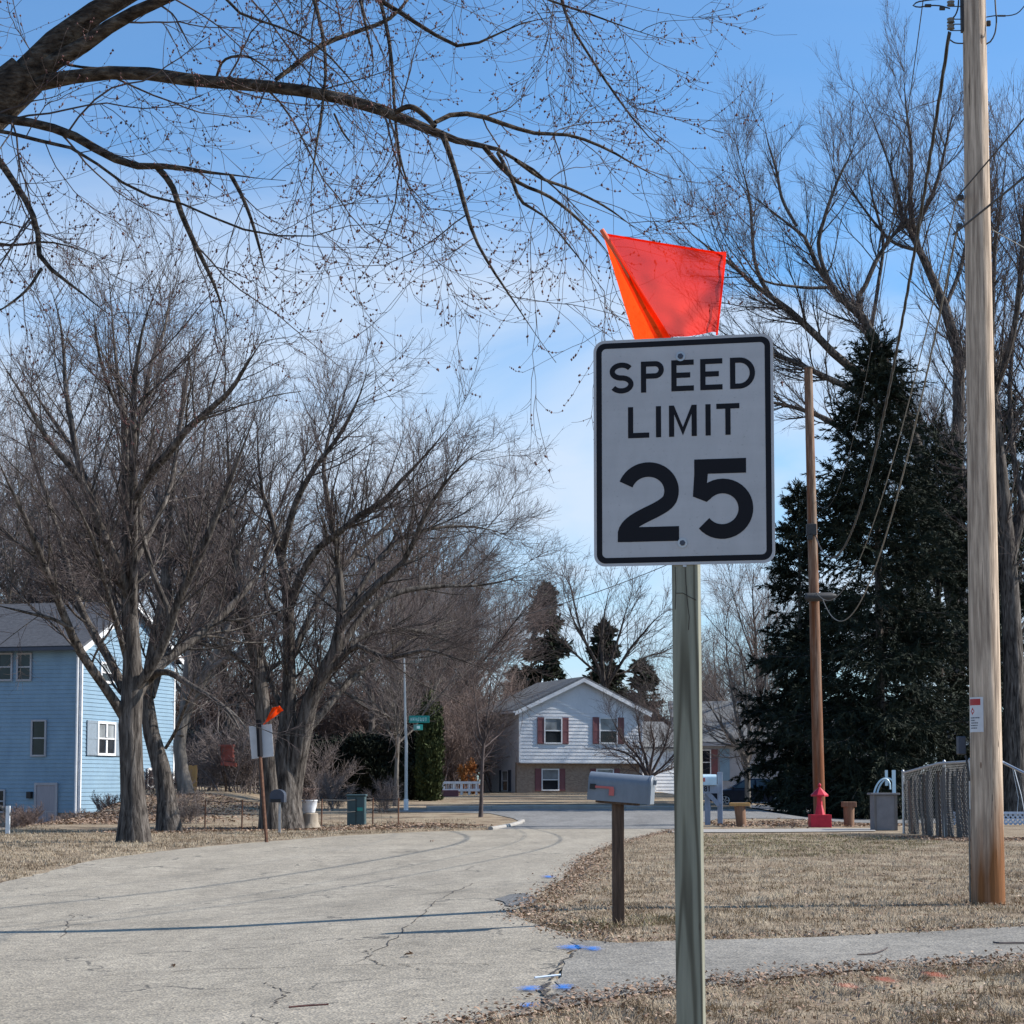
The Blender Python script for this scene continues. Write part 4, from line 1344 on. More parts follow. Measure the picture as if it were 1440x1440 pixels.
# ================================================================== NEAR UTILITY POLE
ub = G(1390, 1272)
UD = ub[1]
root = thing('utility_pole', ub, 'tall pale round utility pole with a warning placard, standing in the dead lawn', 'utility pole')
ztop = 10.6
n = 22
t = np.linspace(0, 1, n)
xb, xt = ub[0], P(1371, 0, UD)[0] - 0.01
zt = P(1371, 0, UD)[2]
pts = np.stack([xb + (xt - xb) * (t * (ztop + .3) - .3) / zt, np.full(n, UD), ub[2] - 0.3 + t * (ztop + 0.3)], 1)
rad = (0.185 - (0.185 - 0.131) * (t * (ztop + .3)) / zt)
tr = MB(); V, Fq = tubes(pts[None], rad[None], 32)
pole = link_mesh('pole', V, Fq, 'pole', root, smooth=True)


def upole(z):
    f = z / zt
    return np.array([xb + (xt - xb) * f, UD, z]), 0.185 - (0.185 - .131) * f


# placard wrapped on the shaded side
def wrap(m, z0, z1, a0, a1, off, n=10):
    for i in range(n):
        q = []
        for aa, zz in ((a0 + (a1 - a0) * i / n, z0), (a0 + (a1 - a0) * (i + 1) / n, z0), (a0 + (a1 - a0) * (i + 1) / n, z1), (a0 + (a1 - a0) * i / n, z1)):
            c, r_ = upole(zz)
            q.append(c + np.array([math.cos(aa), math.sin(aa), 0]) * (r_ + off))
        m.quad(*q)
    return m


zp0, zp1 = P(1370, 1030, UD)[2], P(1370, 981, UD)[2]
A_0, A_1 = R(186), R(249)
fz = lambda f: zp1 + (zp0 - zp1) * f
fa = lambda f: A_0 + (A_1 - A_0) * f
m_ = wrap(MB(), zp0, zp1, A_0, A_1, .005); pcd = m_.build('placard', 'placard', root)
m_ = wrap(MB(), fz(.23), fz(.05), fa(.05), fa(.84), .0065); m_.build('header', 'placard_red', pcd)
m_ = MB()
c_ = [(0.16, .40), (.30, .29), (.46, .40), (.30, .51)]
q = []
for f, g_ in c_:
    c, r_ = upole(fz(g_)); q.append(c + np.array([math.cos(fa(f)), math.sin(fa(f)), 0]) * (r_ + .0065))
m_.quad(*q); m_.build('diamond_symbol', 'placard_red', pcd)
m_ = MB()
gt = np.random.default_rng(2)
for row, (a, b) in enumerate(((.14, .8), (.16, .48), (.18, .68), (.16, .66), (.16, .64))):
    x = a
    while x < b:
        wd = gt.uniform(.04, .13)
        wrap(m_, fz(.575 + row * .073 + .03), fz(.575 + row * .073), fa(x), fa(min(b, x + wd)), .0067, 1); x += wd + .025
m_.build('fine_print', 'placard_ink', pcd)
# conduit box and dangling ground cable on the left side
m_ = MB(); zc = P(1355, 1048, UD)[2]
m_.box(np.array([P(1356.5, 1048, UD)[0] - .015, UD + .10, zc]), (.085, .12, .20)); m_.build('cable_box', 'dark_box', root, bevel=.01)
m_ = MB()
m_.tube([P(1358, 1062, UD), P(1360, 1074, UD - .02), P(1362, 1085, UD - .06), P(1363, 1098, UD - .04)], .012, 8)
m_.tube([P(1360, 1070, UD), P(1354, 1085, UD - .05), P(1352, 1105, UD - .08), P(1353, 1125, UD - .07), P(1357, 1138, UD - .05), P(1363, 1147, UD - .1)], .004, 6)
m_.build('drop_cable', 'cable', root, smooth=True)
# conduit up the left edge
m_ = MB(); m_.tube([upole(z)[0] + np.array([-upole(z)[1] - .004, .05, 0]) for z in np.linspace(.02, 1.05, 6)], .011, 8); m_.build('ground_rod_moulding', 'cable_grey', root)
# secondary rack at the top
m_ = MB()
m_.box(P(1354, 18, UD) + [0.0, 0, .03], (.05, .06, .52)); rk = m_.build('rack', 'cable', root, bevel=.006)
for py in (9, 27, 34, 43):
    m_ = MB(); m_.tube([P(1336, py, UD), P(1353, py, UD)], .006, 6); m_.build('rack_arm', 'cable', rk)
for py in (5, 29, 38):
    m_ = MB(); c = P(1337, py, UD); m_.lathe(c - [0, 0, .03], [(.02, 0), (.045, .008), (.035, .03), (.045, .052), (.02, .06)], 12); m_.build('insulator', 'cable_grey', rk, smooth=True)
m_ = MB()
m_.tube(resample(np.array([P(*q, UD) for q in ((1336, 12), (1320, 8), (1305, 8), (1292, 10), (1284, 8), (1288, 4), (1300, 1), (1325, -2), (1350, -8))]), 24), .0085, 7)
m_.tube([P(1305, 8, UD) - [.035, 0, 0], P(1305, 8, UD) + [.035, 0, 0]], .02, 8)
m_.tube([P(1325, 12, UD) - [.03, 0, .0], P(1325, 12, UD) + [.03, 0, 0]], .022, 8)
m_.tube(resample(np.array([P(*q, UD) for q in ((1336, 56), (1342, 60), (1348, 61), (1355, 61))]), 8), .008, 7)
m_.tube(resample(np.array([P(*q, UD) for q in ((1348, 0), (1347, 12), (1343, 22), (1337, 28))]), 8), .009, 7)
m_.tube(resample(np.array([P(*q, UD - .05) for q in ((1398, -20), (1400, 10), (1401, 35), (1398, 50), (1391, 60), (1387, 62))]), 14), .009, 7)
m_.tube(resample(np.array([P(*q, UD - .05) for q in ((1387, 24), (1400, 22), (1418, 22), (1430, 19), (1440, 9), (1452, -8))]), 14), .0065, 7)
m_.tube([P(1403, 22.3, UD - .05), P(1414, 22.3, UD - .05)], .011, 7)
m_.build('jumper_wires', 'cable', root, smooth=True)
m_ = MB(); m_.box(P(1390, 33, UD), (.05, .05, .06)); m_.build('bolt', 'cable', root, bevel=.01)
for q_, sz_ in (((1350, 278), (.07, .08, .05)), ((1349, 318), (.06, .08, .05)), ((1392, 322), (.05, .06, .04))):
    m_ = MB(); m_.box(P(*q_, UD), sz_); m_.build('clamp', 'cable', root, bevel=.008)

# ================================================================== FAR BROWN POLE
bb = G(1153, 1161); BD = bb[1]
root = thing('utility_pole', bb, 'tall reddish brown utility pole behind the red lawn ornament and before the dark spruce', 'utility pole')
tp = P(1136.5, 517, BD)
t = np.linspace(0, 1, 12)
pts = np.stack([bb[0] + (tp[0] - bb[0]) * t, np.full(12, BD), bb[2] - .2 + (tp[2] - bb[2] + .2) * t], 1)
V, Fq = tubes(pts[None], (8.4 * BD / F_PX * (1 - .30 * t))[None], 20)
pole2 = link_mesh('pole', V, Fq, 'pole_brown', root, smooth=True)
m_ = MB(); m_.lathe(tp - [0, 0, .02], [(.155, 0), (.155, .03)], 20); m_.build('pole_cap', 'grey_wood', root)
m_ = MB(); c = P(1153, 839, BD - .35); m_.tube([c - [.45, 0, 0], c - [.4, 0, .02], c + [.35, 0, .0], c + [.5, 0, .03]], [.05, .13, .13, .04], 10); m_.build('splice_case', 'cable', root, smooth=True)
m_ = MB(); m_.box(P(1141, 745, BD - .3), (.3, .2, .35)); m_.box(P(1139, 755, BD - .3), (.15, .2, .2)); m_.build('bracket', 'cable', root, bevel=.02)


# ================================================================== OVERHEAD CABLES
def cable(name, A, B, sag, r, m, label, twist=0.0, n=60, bumps=0.0, seed=0):
    A = np.asarray(A); B = np.asarray(B)
    t = np.linspace(0, 1, n)[:, None]
    pts = A * (1 - t) + B * t
    pts[:, 2] -= (4 * sag * t * (1 - t))[:, 0]
    mm = MB()
    if twist:
        for ph in (0, 2.09, 4.19):
            tt = np.linspace(0, 1, n * 6)[:, None]
            q = A * (1 - tt) + B * tt
            q[:, 2] -= (4 * sag * tt * (1 - tt))[:, 0]
            an = tt[:, 0] * twist + ph
            q[:, 0] += np.cos(an) * r * .8; q[:, 2] += np.sin(an) * r * .8
            mm.tube(q, r * .75, 5)
    else:
        mm.tube(pts, r, 6)
    o = mm.build(name, m, origin=A, smooth=True)
    tag(o, label, 'cable')


yz = lambda px, py, d: P(px, py, d)
cable('power_cable', yz(1335, 46, UD), yz(1146, 751, BD), 2.75, .0155, 'cable', 'thick twisted power cable drooping from the pale pole top to the brown pole', twist=150, n=90)
cable('service_cable', yz(1346, 276, UD), yz(1148, 833, BD), 1.75, .008, 'cable_grey', 'upper of the two lower cables strung between the pale and brown poles')
cable('service_cable', yz(1346, 322, UD), yz(1156, 840, BD), 2.2, .009, 'cable_grey', 'lowest cable between the two poles, ending at the splice on the brown pole', twist=110)
cable('service_cable', yz(1299, -6, UD), yz(1148, 705, BD), 2.1, .006, 'cable', 'thinnest wire, strung highest between the pale pole top and the brown pole')
cable('service_cable', yz(1347, 276, UD), (5.1, 1.5, 7.9), .15, .009, 'cable', 'thin wire rising past the pale pole to the top right, the higher of two')
cable('service_cable', yz(1340, 330, UD - .2), (5.25, 1.5, 6.1), .10, .012, 'cable', 'thicker wire crossing the pale pole to the upper right, the lower of two')
cable('service_cable', yz(1393, 322, UD), (13.5, 31, 8.2), .2, .006, 'cable_grey', 'pale wire leaving the right side of the pale pole')
cable('service_cable', P(560, 905, 88), P(1010, 762, 95), .6, .022, 'cable', 'dark cable slanting across the sky above the white house, behind the sign')

# ================================================================== SECOND SIGN (seen from behind)
sb = G(376, 1185); SD = sb[1]
root = thing('road_sign', sb, 'back of a distant road sign on a rusty leaning post by the left kerb', 'road sign')
m_ = MB(); m_.tube([sb - [0, 0, .2], P(366, 1062, SD)], .045, 6); m_.build('post', 'rust', root)
m_ = MB(); m_.tube([P(366, 1064, SD), P(363.5, 1012, SD)], .07, 6); m_.build('post_channel', 'sign_black', root)
pl = MB()
cs_ = [P(*q, SD + .1) for q in ((349.8, 1021.5), (382, 1018), (385, 1063.5), (354, 1067.5))]
pl.prism(cs_, [0, .008, 0]); pl.build('sign_plate', 'alu_back', root, bevel=.01)
fr = thing('warning_flag', P(371, 1018, SD), 'small bright orange flag on top of the distant road sign', 'flag')
m_ = MB(); m_.tube([P(370, 1019, SD), P(393, 992, SD)], .012, 6); m_.build('stick', 'dowel', fr)
V, Fc = cloth([(383, 995), (394, 993), (399, 999), (371, 1019)], [SD - .02] * 4, 10, 8, .05, 4)
link_mesh('cloth_panel', V, Fc, 'flag_orange', fr, smooth=True)

# left mailbox and blue box
lb = G(392, 1172); LD = lb[1]
root = thing('mailbox', lb, 'dark blue-grey mailbox on a thin post between the distant sign and the big tree', 'mailbox')
m_ = MB(); m_.box((lb + P(394.5, 1130, LD)) / 2, (.06, .06, 1.0)); m_.build('post', 'steel', root)
m_ = MB(); c = P(391, 1119, LD)
V = []
w_, h_ = .19, .17
sec = lambda y: [c + np.array([x, y, z]) for x, z in [(-w_, -h_), (-w_, .02)] + [(w_ * math.cos(a), .02 + .15 * math.sin(a)) for a in np.linspace(math.pi, 0, 9)] + [(w_, -h_)]]
sweep(m_, [sec(-.25), sec(.3)]); bx_ = m_.build('box', 'dark_box', root)
m_ = MB(); m_.box(c + [-.03, -.262, -.13], (.27, .02, .09)); m_.build('slot', 'black', bx_)

# planter on the stump
kb = G(436, 1166); KD = kb[1]
root = thing('tree_stump', kb, 'pale flared tree stump beneath the white planter', 'stump')
m_ = MB(); ht = P(436, 1142, KD)[2] - kb[2]
m_.lathe(kb - [0, 0, .05], [(.42, 0), (.30, .12), (.24, .25), (.23, ht), (.20, ht + .03)], 14); m_.build('stump', 'stump', root, smooth=True)
pb = np.array([P(435, 1141, KD)[0], KD, kb[2] + ht - .01])
root = thing('planter', pb, 'white oval planter holding dried stems on the tree stump', 'planter')
m_ = MB(); m_.lathe(pb, [(.16, 0), (.21, .18), (.225, .32), (.235, .33), (.235, .36), (.20, .36), (.195, .30)], 18); m_.build('pot', 'planter', root, smooth=True)
gq = np.random.default_rng(9)
q = []
for i in range(60):
    a = pb + [gq.normal() * .07, gq.normal() * .07, .28]
    q.append(resample(np.array([a, a + [gq.normal() * .08, gq.normal() * .08, .25], a + [gq.normal() * .2, gq.normal() * .2, .42]]), 5))
nb_ = NB(); nb_.add(*tubes(np.array(q), np.full((60, 5), .008), 3)); nb_.build('dried_stems', 'twig_brown', root)

# transformer cabinet
tb_ = G(500, 1161); TD = tb_[1]
root = thing('utility_cabinet', tb_, 'dark green utility cabinet on the left lawn behind the wire fence', 'utility box')
c = P(500.5, 1140, TD)
hgt = P(500, 1119, TD)[2] - tb_[2]
m_ = MB(); m_.box([c[0], TD + .3, tb_[2] + hgt / 2 - .05], (.54, .6, hgt + .1)); bd_ = m_.build('body', 'box_green', root, bevel=.03)
m_ = MB(); m_.box([c[0], TD + .3, tb_[2] + hgt + .01], (.6, .66, .06)); m_.build('lid', 'box_green', root, bevel=.02)
m_ = MB(); m_.box([c[0] + .12, TD - .012, tb_[2] + hgt * .55], (.16, .02, .1)); m_.build('warning_label', 'teal', bd_)
m_ = MB(); m_.box([c[0], TD - .004, tb_[2] + hgt * .5], (.012, .012, hgt * .9)); m_.build('door_seam', 'black', bd_)

# low wire fence along the left lawn
fp = [(288, 1165), (340, 1166), (452, 1163), (524, 1160), (560, 1161)]
fb_ = [G(*q) for q in fp]
root = thing('wire_fence', fb_[2], 'low sagging wire fence with thin dark posts on the left lawn', 'fence')
tops = []
for q in fb_:
    m_ = MB(); h = 0.82; m_.tube([q - [0, 0, .1], q + [0.01, 0, h]], .025, 6); m_.build('post', 'rust', root); tops.append(q + [0.01, 0, h - .03])
m_ = MB()
for hz in (0, -.35):
    for a, b in zip(tops[:-1], tops[1:]):
        m_.tube([a + [0, 0, hz], (a + b) / 2 + [0, 0, hz - .03], b + [0, 0, hz]], .012, 5)
for a, b in zip(tops[:-1], tops[1:]):
    L_ = np.linalg.norm(b - a)
    for k in range(1, int(L_ / .3)):
        f = k / int(L_ / .3); pz = a * (1 - f) + b * f
        m_.tube([pz - [0, 0, .02], [pz[0], pz[1], float(tz(pz[0], pz[1])) + .02]], .003, 3)
m_.build('wire', 'cable', root)

# street-name sign on a tall pale pole
st = G(571, 1140); TD2 = st[1]
root = thing('street_sign', st, 'tall thin pale pole carrying teal street name blades near the left hedge', 'street sign')
m_ = MB(); m_.tube([st - [0, 0, .2], [st[0], st[1], st[2] + 2.4], [P(570, 1010, TD2)[0], TD2, P(570, 1010, TD2)[2]], P(568.5, 925, TD2)], [.06, .055, .045, .03], 10); m_.build('pole', 'pole_white', root, smooth=True)
m_ = MB(); m_.tube([st - [0, 0, .02], st + [0, 0, .42]], .085, 10); m_.build('pole_sleeve', 'white_paint', root)
m_ = MB(); c = P(589.5, 1011.5, TD2 - .08); m_.box(c, (.74, .02, .26)); b1 = m_.build('name_blade', 'teal', root, bevel=.008)
m_ = MB()
x = -.29
gt = np.random.default_rng(6)
while x < .29:
    wd = gt.uniform(.035, .06)
    for k in range(2):
        m_.box(c + [x + wd * (k * .7 - .3), -.014, gt.uniform(-.02, .02)], (wd * .32, .006, .12))
    m_.box(c + [x, -.0145, gt.choice([-.05, 0, .05])], (wd, .006, .03))
    x += wd + .035
m_.build('lettering', 'teal_mark', b1)
m_ = MB(); c2 = P(588, 1023, TD2 - .1); m_.box(c2, (.22, .5, .2), np.array([[.95, .3, 0], [-.3, .95, 0], [0, 0, 1]])); b2 = m_.build('cross_blade', 'teal', root, bevel=.008)
m_ = MB(); m_.box(c2 + [.02, -.27, 0], (.12, .008, .1), np.array([[.95, .3, 0], [-.3, .95, 0], [0, 0, 1]])); m_.build('cross_blade_mark', 'teal_mark', b2)

# red feeder on a post, orange boards
fb2 = G(318, 1113); fD = fb2[1]
root = thing('bird_feeder', fb2, 'red wooden feeder box on a post before the dark thicket', 'bird feeder')
m_ = MB(); m_.tube([fb2, P(315, 1072, fD)], .05, 8); m_.build('post', 'old_wood', root)
c = P(320, 1060, fD); m_ = MB(); m_.box(c, (.5, .4, .62)); bd_ = m_.build('box', 'feeder', root, bevel=.02)
m_ = MB(); m_.box(P(322, 1074.5, fD - .1), (.6, .5, .16), np.array([[1, 0, -.1], [0, 1, 0], [.1, 0, 1]])); m_.build('tray', 'feeder', root, bevel=.02)
m_ = MB(); m_.box(P(319, 1048.5, fD), (.62, .55, .07)); m_.build('roof', 'feeder', root)
pb_ = G(265, 1113); pD = pb_[1]
root = thing('board_fence', pb_, 'short stretch of orange-brown board fence beside the blue house', 'fence')
for i, x in enumerate(np.linspace(256, 275, 6)):
    m_ = MB(); h = P(265, 1077, pD)[2] - pb_[2] + .03 * (i % 2)
    m_.box([P(x, 1100, pD)[0], pD, pb_[2] + h / 2 - .1], (.115, .03, h + .2)); m_.build('board', 'plank', root)
for z_ in (.4, h * .8):
    m_ = MB(); m_.box([P(265, 1090, pD)[0], pD + .035, pb_[2] + z_], (.68, .035, .1)); m_.build('rail', 'plank', root)

# ================================================================== HOUSES
class Wall:
    def __init__(s, O, u, n):
        s.O = np.asarray(O, float); s.u = np.array([u[0], u[1], 0.0]); s.n = np.array([n[0], n[1], 0.0])

    def uv(s, px, py):
        d = ray(px, py)
        k = d[0] / d[1]
        a = (k * s.O[1] - s.O[0]) / (s.u[0] - k * s.u[1])
        dep = s.O[1] + a * s.u[1]
        return a, CAMZ + d[2] / d[1] * dep

    def p(s, a, z, off=0.0):
        q = s.O + s.u * a + s.n * off
        return np.array([q[0], q[1], z])

    @property
    def ax(s):
        return np.array([s.u, s.n, [0, 0, 1.0]])


def siding(w, z0, z1, ulo, uhi, course=0.18, lap=0.028):
    """lapped courses; ulo(z), uhi(z) give the wall's ends (for gables)"""
    m = MB(); z = z0
    while z < z1 - 1e-3:
        zt_ = min(z + course, z1)
        a0, b0, a1, b1 = ulo(z), uhi(z), ulo(zt_), uhi(zt_)
        if b1 - a1 < .02:
            break
        m.quad(w.p(a0, z, lap), w.p(b0, z, lap), w.p(b1, zt_, 0.004), w.p(a1, zt_, 0.004))
        m.quad(w.p(a0, z, 0.002), w.p(b0, z, 0.002), w.p(b0, z, lap), w.p(a0, z, lap))
        z = zt_
    return m


def window(root, w, u0, u1, z0, z1, frame='white_paint', sh=None, shw=0.36, shr=(True, True), mull=False, blind=True, ft=.07, off=.03):
    m = MB(); ax_ = w.ax
    uc, zc = (u0 + u1) / 2, (z0 + z1) / 2
    W_, H_ = u1 - u0, z1 - z0
    m.box(w.p(u0 + ft / 2, zc, off + .03), (ft, .07, H_), ax_); m.box(w.p(u1 - ft / 2, zc, off + .03), (ft, .07, H_), ax_)
    m.box(w.p(uc, z1 - ft / 2, off + .032), (W_ - 2 * ft, .066, ft), ax_); m.box(w.p(uc, z0 + ft / 2, off + .034), (W_ - 2 * ft, .072, ft), ax_)
    m.box(w.p(uc, zc, off + .022), (W_ - 2 * ft, .045, .06), ax_)
    if mull:
        m.box(w.p(uc, (z1 + zc) / 2, off + .03), (.13, .06, H_ / 2 - ft - .03), ax_); m.box(w.p(uc, (z0 + zc) / 2, off + .03), (.13, .06, H_ / 2 - ft - .03), ax_)
    f = m.build('window', frame, root)
    m = MB(); m.quad(w.p(u0 + .02, zc, off + .012), w.p(u1 - .02, zc, off + .012), w.p(u1 - .02, z1 - .02, off + .012), w.p(u0 + .02, z1 - .02, off + .012))
    m.build('pane', 'blind' if blind else 'glass', f)
    m = MB(); m.quad(w.p(u0 + .02, z0 + .02, off + .014), w.p(u1 - .02, z0 + .02, off + .014), w.p(u1 - .02, zc, off + .014), w.p(u0 + .02, zc, off + .014))
    m.build('pane', 'glass', f)
    if sh:
        for k, (a, b) in enumerate(((u0 - shw - .01, u0 - .01), (u1 + .01, u1 + shw + .01))):
            if not shr[k]:
                continue
            m = MB(); m.box(w.p((a + b) / 2, zc, off + .02), (b - a, .04, H_ + .02), ax_)
            for zz in (z0 + .06, zc, z1 - .06):
                m.box(w.p((a + b) / 2, zz, off + .046), (b - a - .004, .012, .09), ax_)
            for uu in (a + .03, b - .03):
                m.box(w.p(uu, zc, off + .0455), (.06, .010, H_ + .016), ax_)
            m.build('shutter', sh, root)
    return f


def roof_slab(root, a, b, c, d, th, m='roof_grey', name='roof'):
    a, b, c, d = [np.asarray(q, float) for q in (a, b, c, d)]
    nn = nrm(np.cross(b - a, d - a))
    if nn[2] < 0:
        nn = -nn
    mm = MB(); mm.prism([a, b, c, d], nn * th)
    return mm.build(name, m, root)


# ---- white split-level house
yw = R(20)
uW = np.array([math.cos(yw), math.sin(yw)]); nW = np.array([math.sin(yw), -math.cos(yw)])
HO = np.array([0.44, 106.0])
HWID, HDEP = 7.5, 6.7
zg = float(tz(0.5, 106)); zg = 0.70
wf = Wall([HO[0], HO[1], 0], uW, nW)
zov = wf.uv(731, 1072)[1]; zeave = wf.uv(731, 999)[1]; zpk = wf.uv(817, 957)[1]
root = thing('white_house', [HO[0], HO[1], zg], 'white gabled house with brick lower storey and maroon shutters beyond the cross street', 'house')
gable = lambda z: max(0, (z - zeave) / (zpk - zeave)) * HWID / 2
siding(wf, zov, zpk - .02, gable, lambda z: HWID - gable(z), .2).build('wall', 'vinyl_white', root)
ws = Wall([HO[0], HO[1], 0], -nW, [-uW[0], -uW[1]])
siding(ws, zg - .3, zeave, lambda z: -.45 * (z < zov - .1) + (0 if z > zov - .1 else .9) if False else (0.0 if z >= zov - .05 else .45), lambda z: HDEP, .2).build('wall', 'vinyl_white', root)
wr = Wall([*(HO + uW * HWID), 0], -nW, uW)
siding(wr, zg - .3, zeave, lambda z: 0.0, lambda z: HDEP, .2).build('wall', 'vinyl_white', root)
wk = Wall([*(HO - nW * HDEP), 0], uW, -nW)
siding(wk, zg - .3, zpk - .02, gable, lambda z: HWID - gable(z), .4).build('wall', 'vinyl_white', root)
m_ = MB()
c = wf.p(HWID / 2, (zg - .4 + zov) / 2, -.45 - .1); m_.box(c, (HWID + .06, .2, zov - zg + .4), wf.ax); m_.build('brick_wall', 'brick', root)
wb = Wall([*(HO - nW * .45), 0], uW, nW)
m_ = MB(); m_.box(wf.p(HWID / 2, zov - .02, -.2), (HWID, .44, .05), wf.ax); m_.build('overhang_soffit', 'white_paint', root)
for uu in (-.02, HWID + .02):
    m_ = MB(); m_.box(wf.p(uu, (zov + zeave) / 2, .012), (.1, .06, zeave - zov), wf.ax); m_.build('corner_trim', 'white_paint', root)
oh, rk_ = .42, .36
sl = (zpk - zeave) / (HWID / 2)
for sgn in (0, 1):
    ue = -oh if sgn == 0 else HWID + oh
    ze = zeave - sl * oh + .12
    a = wf.p(ue, ze, rk_); b = wf.p(HWID / 2, zpk + .12, rk_); c = wf.p(HWID / 2, zpk + .12, -HDEP - rk_); d = wf.p(ue, ze, -HDEP - rk_)
    rf = roof_slab(root, a, b, c, d, .10)
    m_ = MB(); dn = np.array([0, 0, -.22])
    m_.prism([a + wf.n * .004, b + wf.n * .004, b + wf.n * .004 + dn, a + wf.n * .004 + dn], wf.n * .04); m_.build('fascia', 'white_paint', rf)
    m_ = MB(); m_.box((a + d) / 2 + [0, 0, -.02] + wf.u * (-.05 if sgn == 0 else .05), (.1, np.linalg.norm(a - d), .12), wf.ax); m_.build('gutter', 'white_paint', rf)
m_ = MB(); m_.box(wf.p(HWID * .55, zpk + .5, -HDEP * .6), (.5, .5, .9), wf.ax)
for (x0, x1, y0, y1) in ((764.5, 790, 1009, 1046), (842, 868, 1009, 1046)):
    a, zt_ = wf.uv(x0, y0); b, zb_ = wf.uv(x1, y1)
    window(root, wf, a, b, zb_, zt_, sh='shutter', shw=.38)
for (x0, x1, y0, y1) in ((761, 786, 1081, 1112), (838, 863, 1081, 1112)):
    a, zt_ = wb.uv(x0, y0); b, zb_ = wb.uv(x1, y1)
    window(root, wb, a, b, zb_, zt_, sh='shutter', shw=.36, off=.002)
a, zt_ = ws.uv(716, 1083); b, zb_ = ws.uv(707, 1113)
window(root, ws, min(a, b) + .0, max(a, b), zb_, zt_, sh='dark_box', shw=.4)
# low wing on the right, set back
ww = Wall([*(HO + uW * HWID - nW * 1.4), 0], uW, nW)
siding(ww, zg - .2, 3.35, lambda z: 0.05, lambda z: 3.2, .2).build('wall', 'vinyl_white', root)
a = ww.p(-.0, 3.3, .4); b = ww.p(3.6, 3.3, .4); c = ww.p(3.6, 4.9, -3.6); d = ww.p(0, 4.9, -3.6)
roof_slab(root, a, b, c, d, .12)
m_ = MB(); m_.box(ww.p(1.0, zg + 1.0, .045), (.95, .05, 2.0), ww.ax); m_.build('door', 'white_paint', root)

# ---- blue house at left
yb_ = R(15)
nR = np.array([math.cos(yb_), -math.sin(yb_)]); uR = np.array([math.sin(yb_), math.cos(yb_)])      # gable wall runs away from the corner
nL = np.array([-math.sin(yb_), -math.cos(yb_)]); uL = np.array([-math.cos(yb_), math.sin(yb_)])    # long wall runs left
BO = np.array([(113 - HX) / F_PX * 78, 78.0]) * np.array([1, 1])
wg = Wall([*BO, 0], uR, nR); wl = Wall([*BO, 0], uL, nL)
zb0 = -.70
zfo = wl.uv(112, 1143)[1]; zev = wl.uv(112, 908)[1]
BW, BL = 9.0, 11.0
zrg = zev + 2.1
root = thing('blue_house', [BO[0], BO[1], zb0], 'blue clapboard house with dark shingled roof behind the left trees', 'house')
gab = lambda z: max(0, (z - zev) / (zrg - zev)) * BW / 2
siding(wg, zfo, zrg - .03, gab, lambda z: BW - gab(z), .17).build('wall', 'vinyl_blue', root)
siding(wl, zfo, zev, lambda z: 0, lambda z: BL, .17).build('wall', 'vinyl_blue', root)
w3 = Wall([*(BO + uR * BW), 0], uL, -nL)
siding(w3, zfo, zev, lambda z: 0, lambda z: BL, .4).build('wall', 'vinyl_blue', root)
w4 = Wall([*(BO + uL * BL), 0], uR, -nR)
siding(w4, zfo, zrg - .03, gab, lambda z: BW - gab(z), .4).build('wall', 'vinyl_blue', root)
m_ = MB(); c3 = BO + uR * BW / 2 + uL * BL / 2
m_.box([c3[0], c3[1], (zfo + zb0 - .5) / 2], (BL - .06, BW - .06, zfo - zb0 + .5), np.array([[*uL, 0], [*uR, 0], [0, 0, 1]])); m_.build('foundation', 'foundation', root)
sl = (zrg - zev) / (BW / 2)
for sgn in (0, 1):
    ue = -.45 if sgn == 0 else BW + .45
    ze = zev - sl * .45 + .10
    a = wg.p(ue, ze, .3); b = wg.p(BW / 2, zrg + .10, .3); c = wg.p(BW / 2, zrg + .10, -BL - .3); d = wg.p(ue, ze, -BL - .3)
    rf = roof_slab(root, a, b, c, d, .10, 'roof_dark')
    m_ = MB(); dn = np.array([0, 0, -.24])
    m_.prism([a + wg.n * .004, b + wg.n * .004, b + wg.n * .004 + dn, a + wg.n * .004 + dn], wg.n * .04); m_.build('fascia', 'white_paint', rf)
    m_ = MB(); m_.box((a + d) / 2 + [0, 0, -.03] + wg.u * (-.05 if sgn == 0 else .05), (np.linalg.norm(a - d), .1, .13), np.array([wg.n, wg.u, [0, 0, 1]])); m_.build('gutter', 'dark_box', rf)
m_ = MB(); m_.box(wl.p(-.02, (zfo + zev) / 2, .01), (.12, .07, zev - zfo), wl.ax); m_.box(wg.p(.05, (zfo + zev) / 2, .012), (.12, .06, zev - zfo), wg.ax); m_.build('corner_trim', 'white_paint', root)
m_ = MB(); m_.box(wg.p(BW - .05, (zfo + zev) / 2, .012), (.12, .06, zev - zfo), wg.ax); m_.build('corner_trim', 'white_paint', root)
m_ = MB()
q = [wl.p(.10, zev - .1, .1), wl.p(.10, zb0 + .25, .1), wl.p(.25, zb0 + .12, .2), wl.p(.85, zb0 - .0, .55)]
m_.tube(q, .055, 8); m_.build('downspout', 'white_paint', root)
a, zt_ = wg.uv(135.5, 1014); b, zb_ = wg.uv(160, 1063)
window(root, wg, a, b, zb_, zt_, sh='shutter_grey', shw=.9, mull=True, blind=True, ft=.1)
a, zt_ = wg.uv(140, 930); b, zb_ = wg.uv(158, 962)
window(root, wg, a, b, zb_, zt_, mull=False, ft=.1)
a, zt_ = wg.uv(205, 1080); b, zb_ = wg.uv(217, 1108)
window(root, wg, a, b, zb_, zt_, blind=False, ft=.1)
for (x0, x1, y0, y1) in ((44, 66.5, 1012, 1064), (24, 46, 918, 958), (-3, 19, 918, 958)):
    a, zt_ = wl.uv(x1, y0); b, zb_ = wl.uv(x0, y1)
    window(root, wl, a, b, zb_, zt_, blind=False, ft=.075, frame='grey_siding')
a, zt_ = wl.uv(8.5, 1110); b, zb_ = wl.uv(-14, 1143)
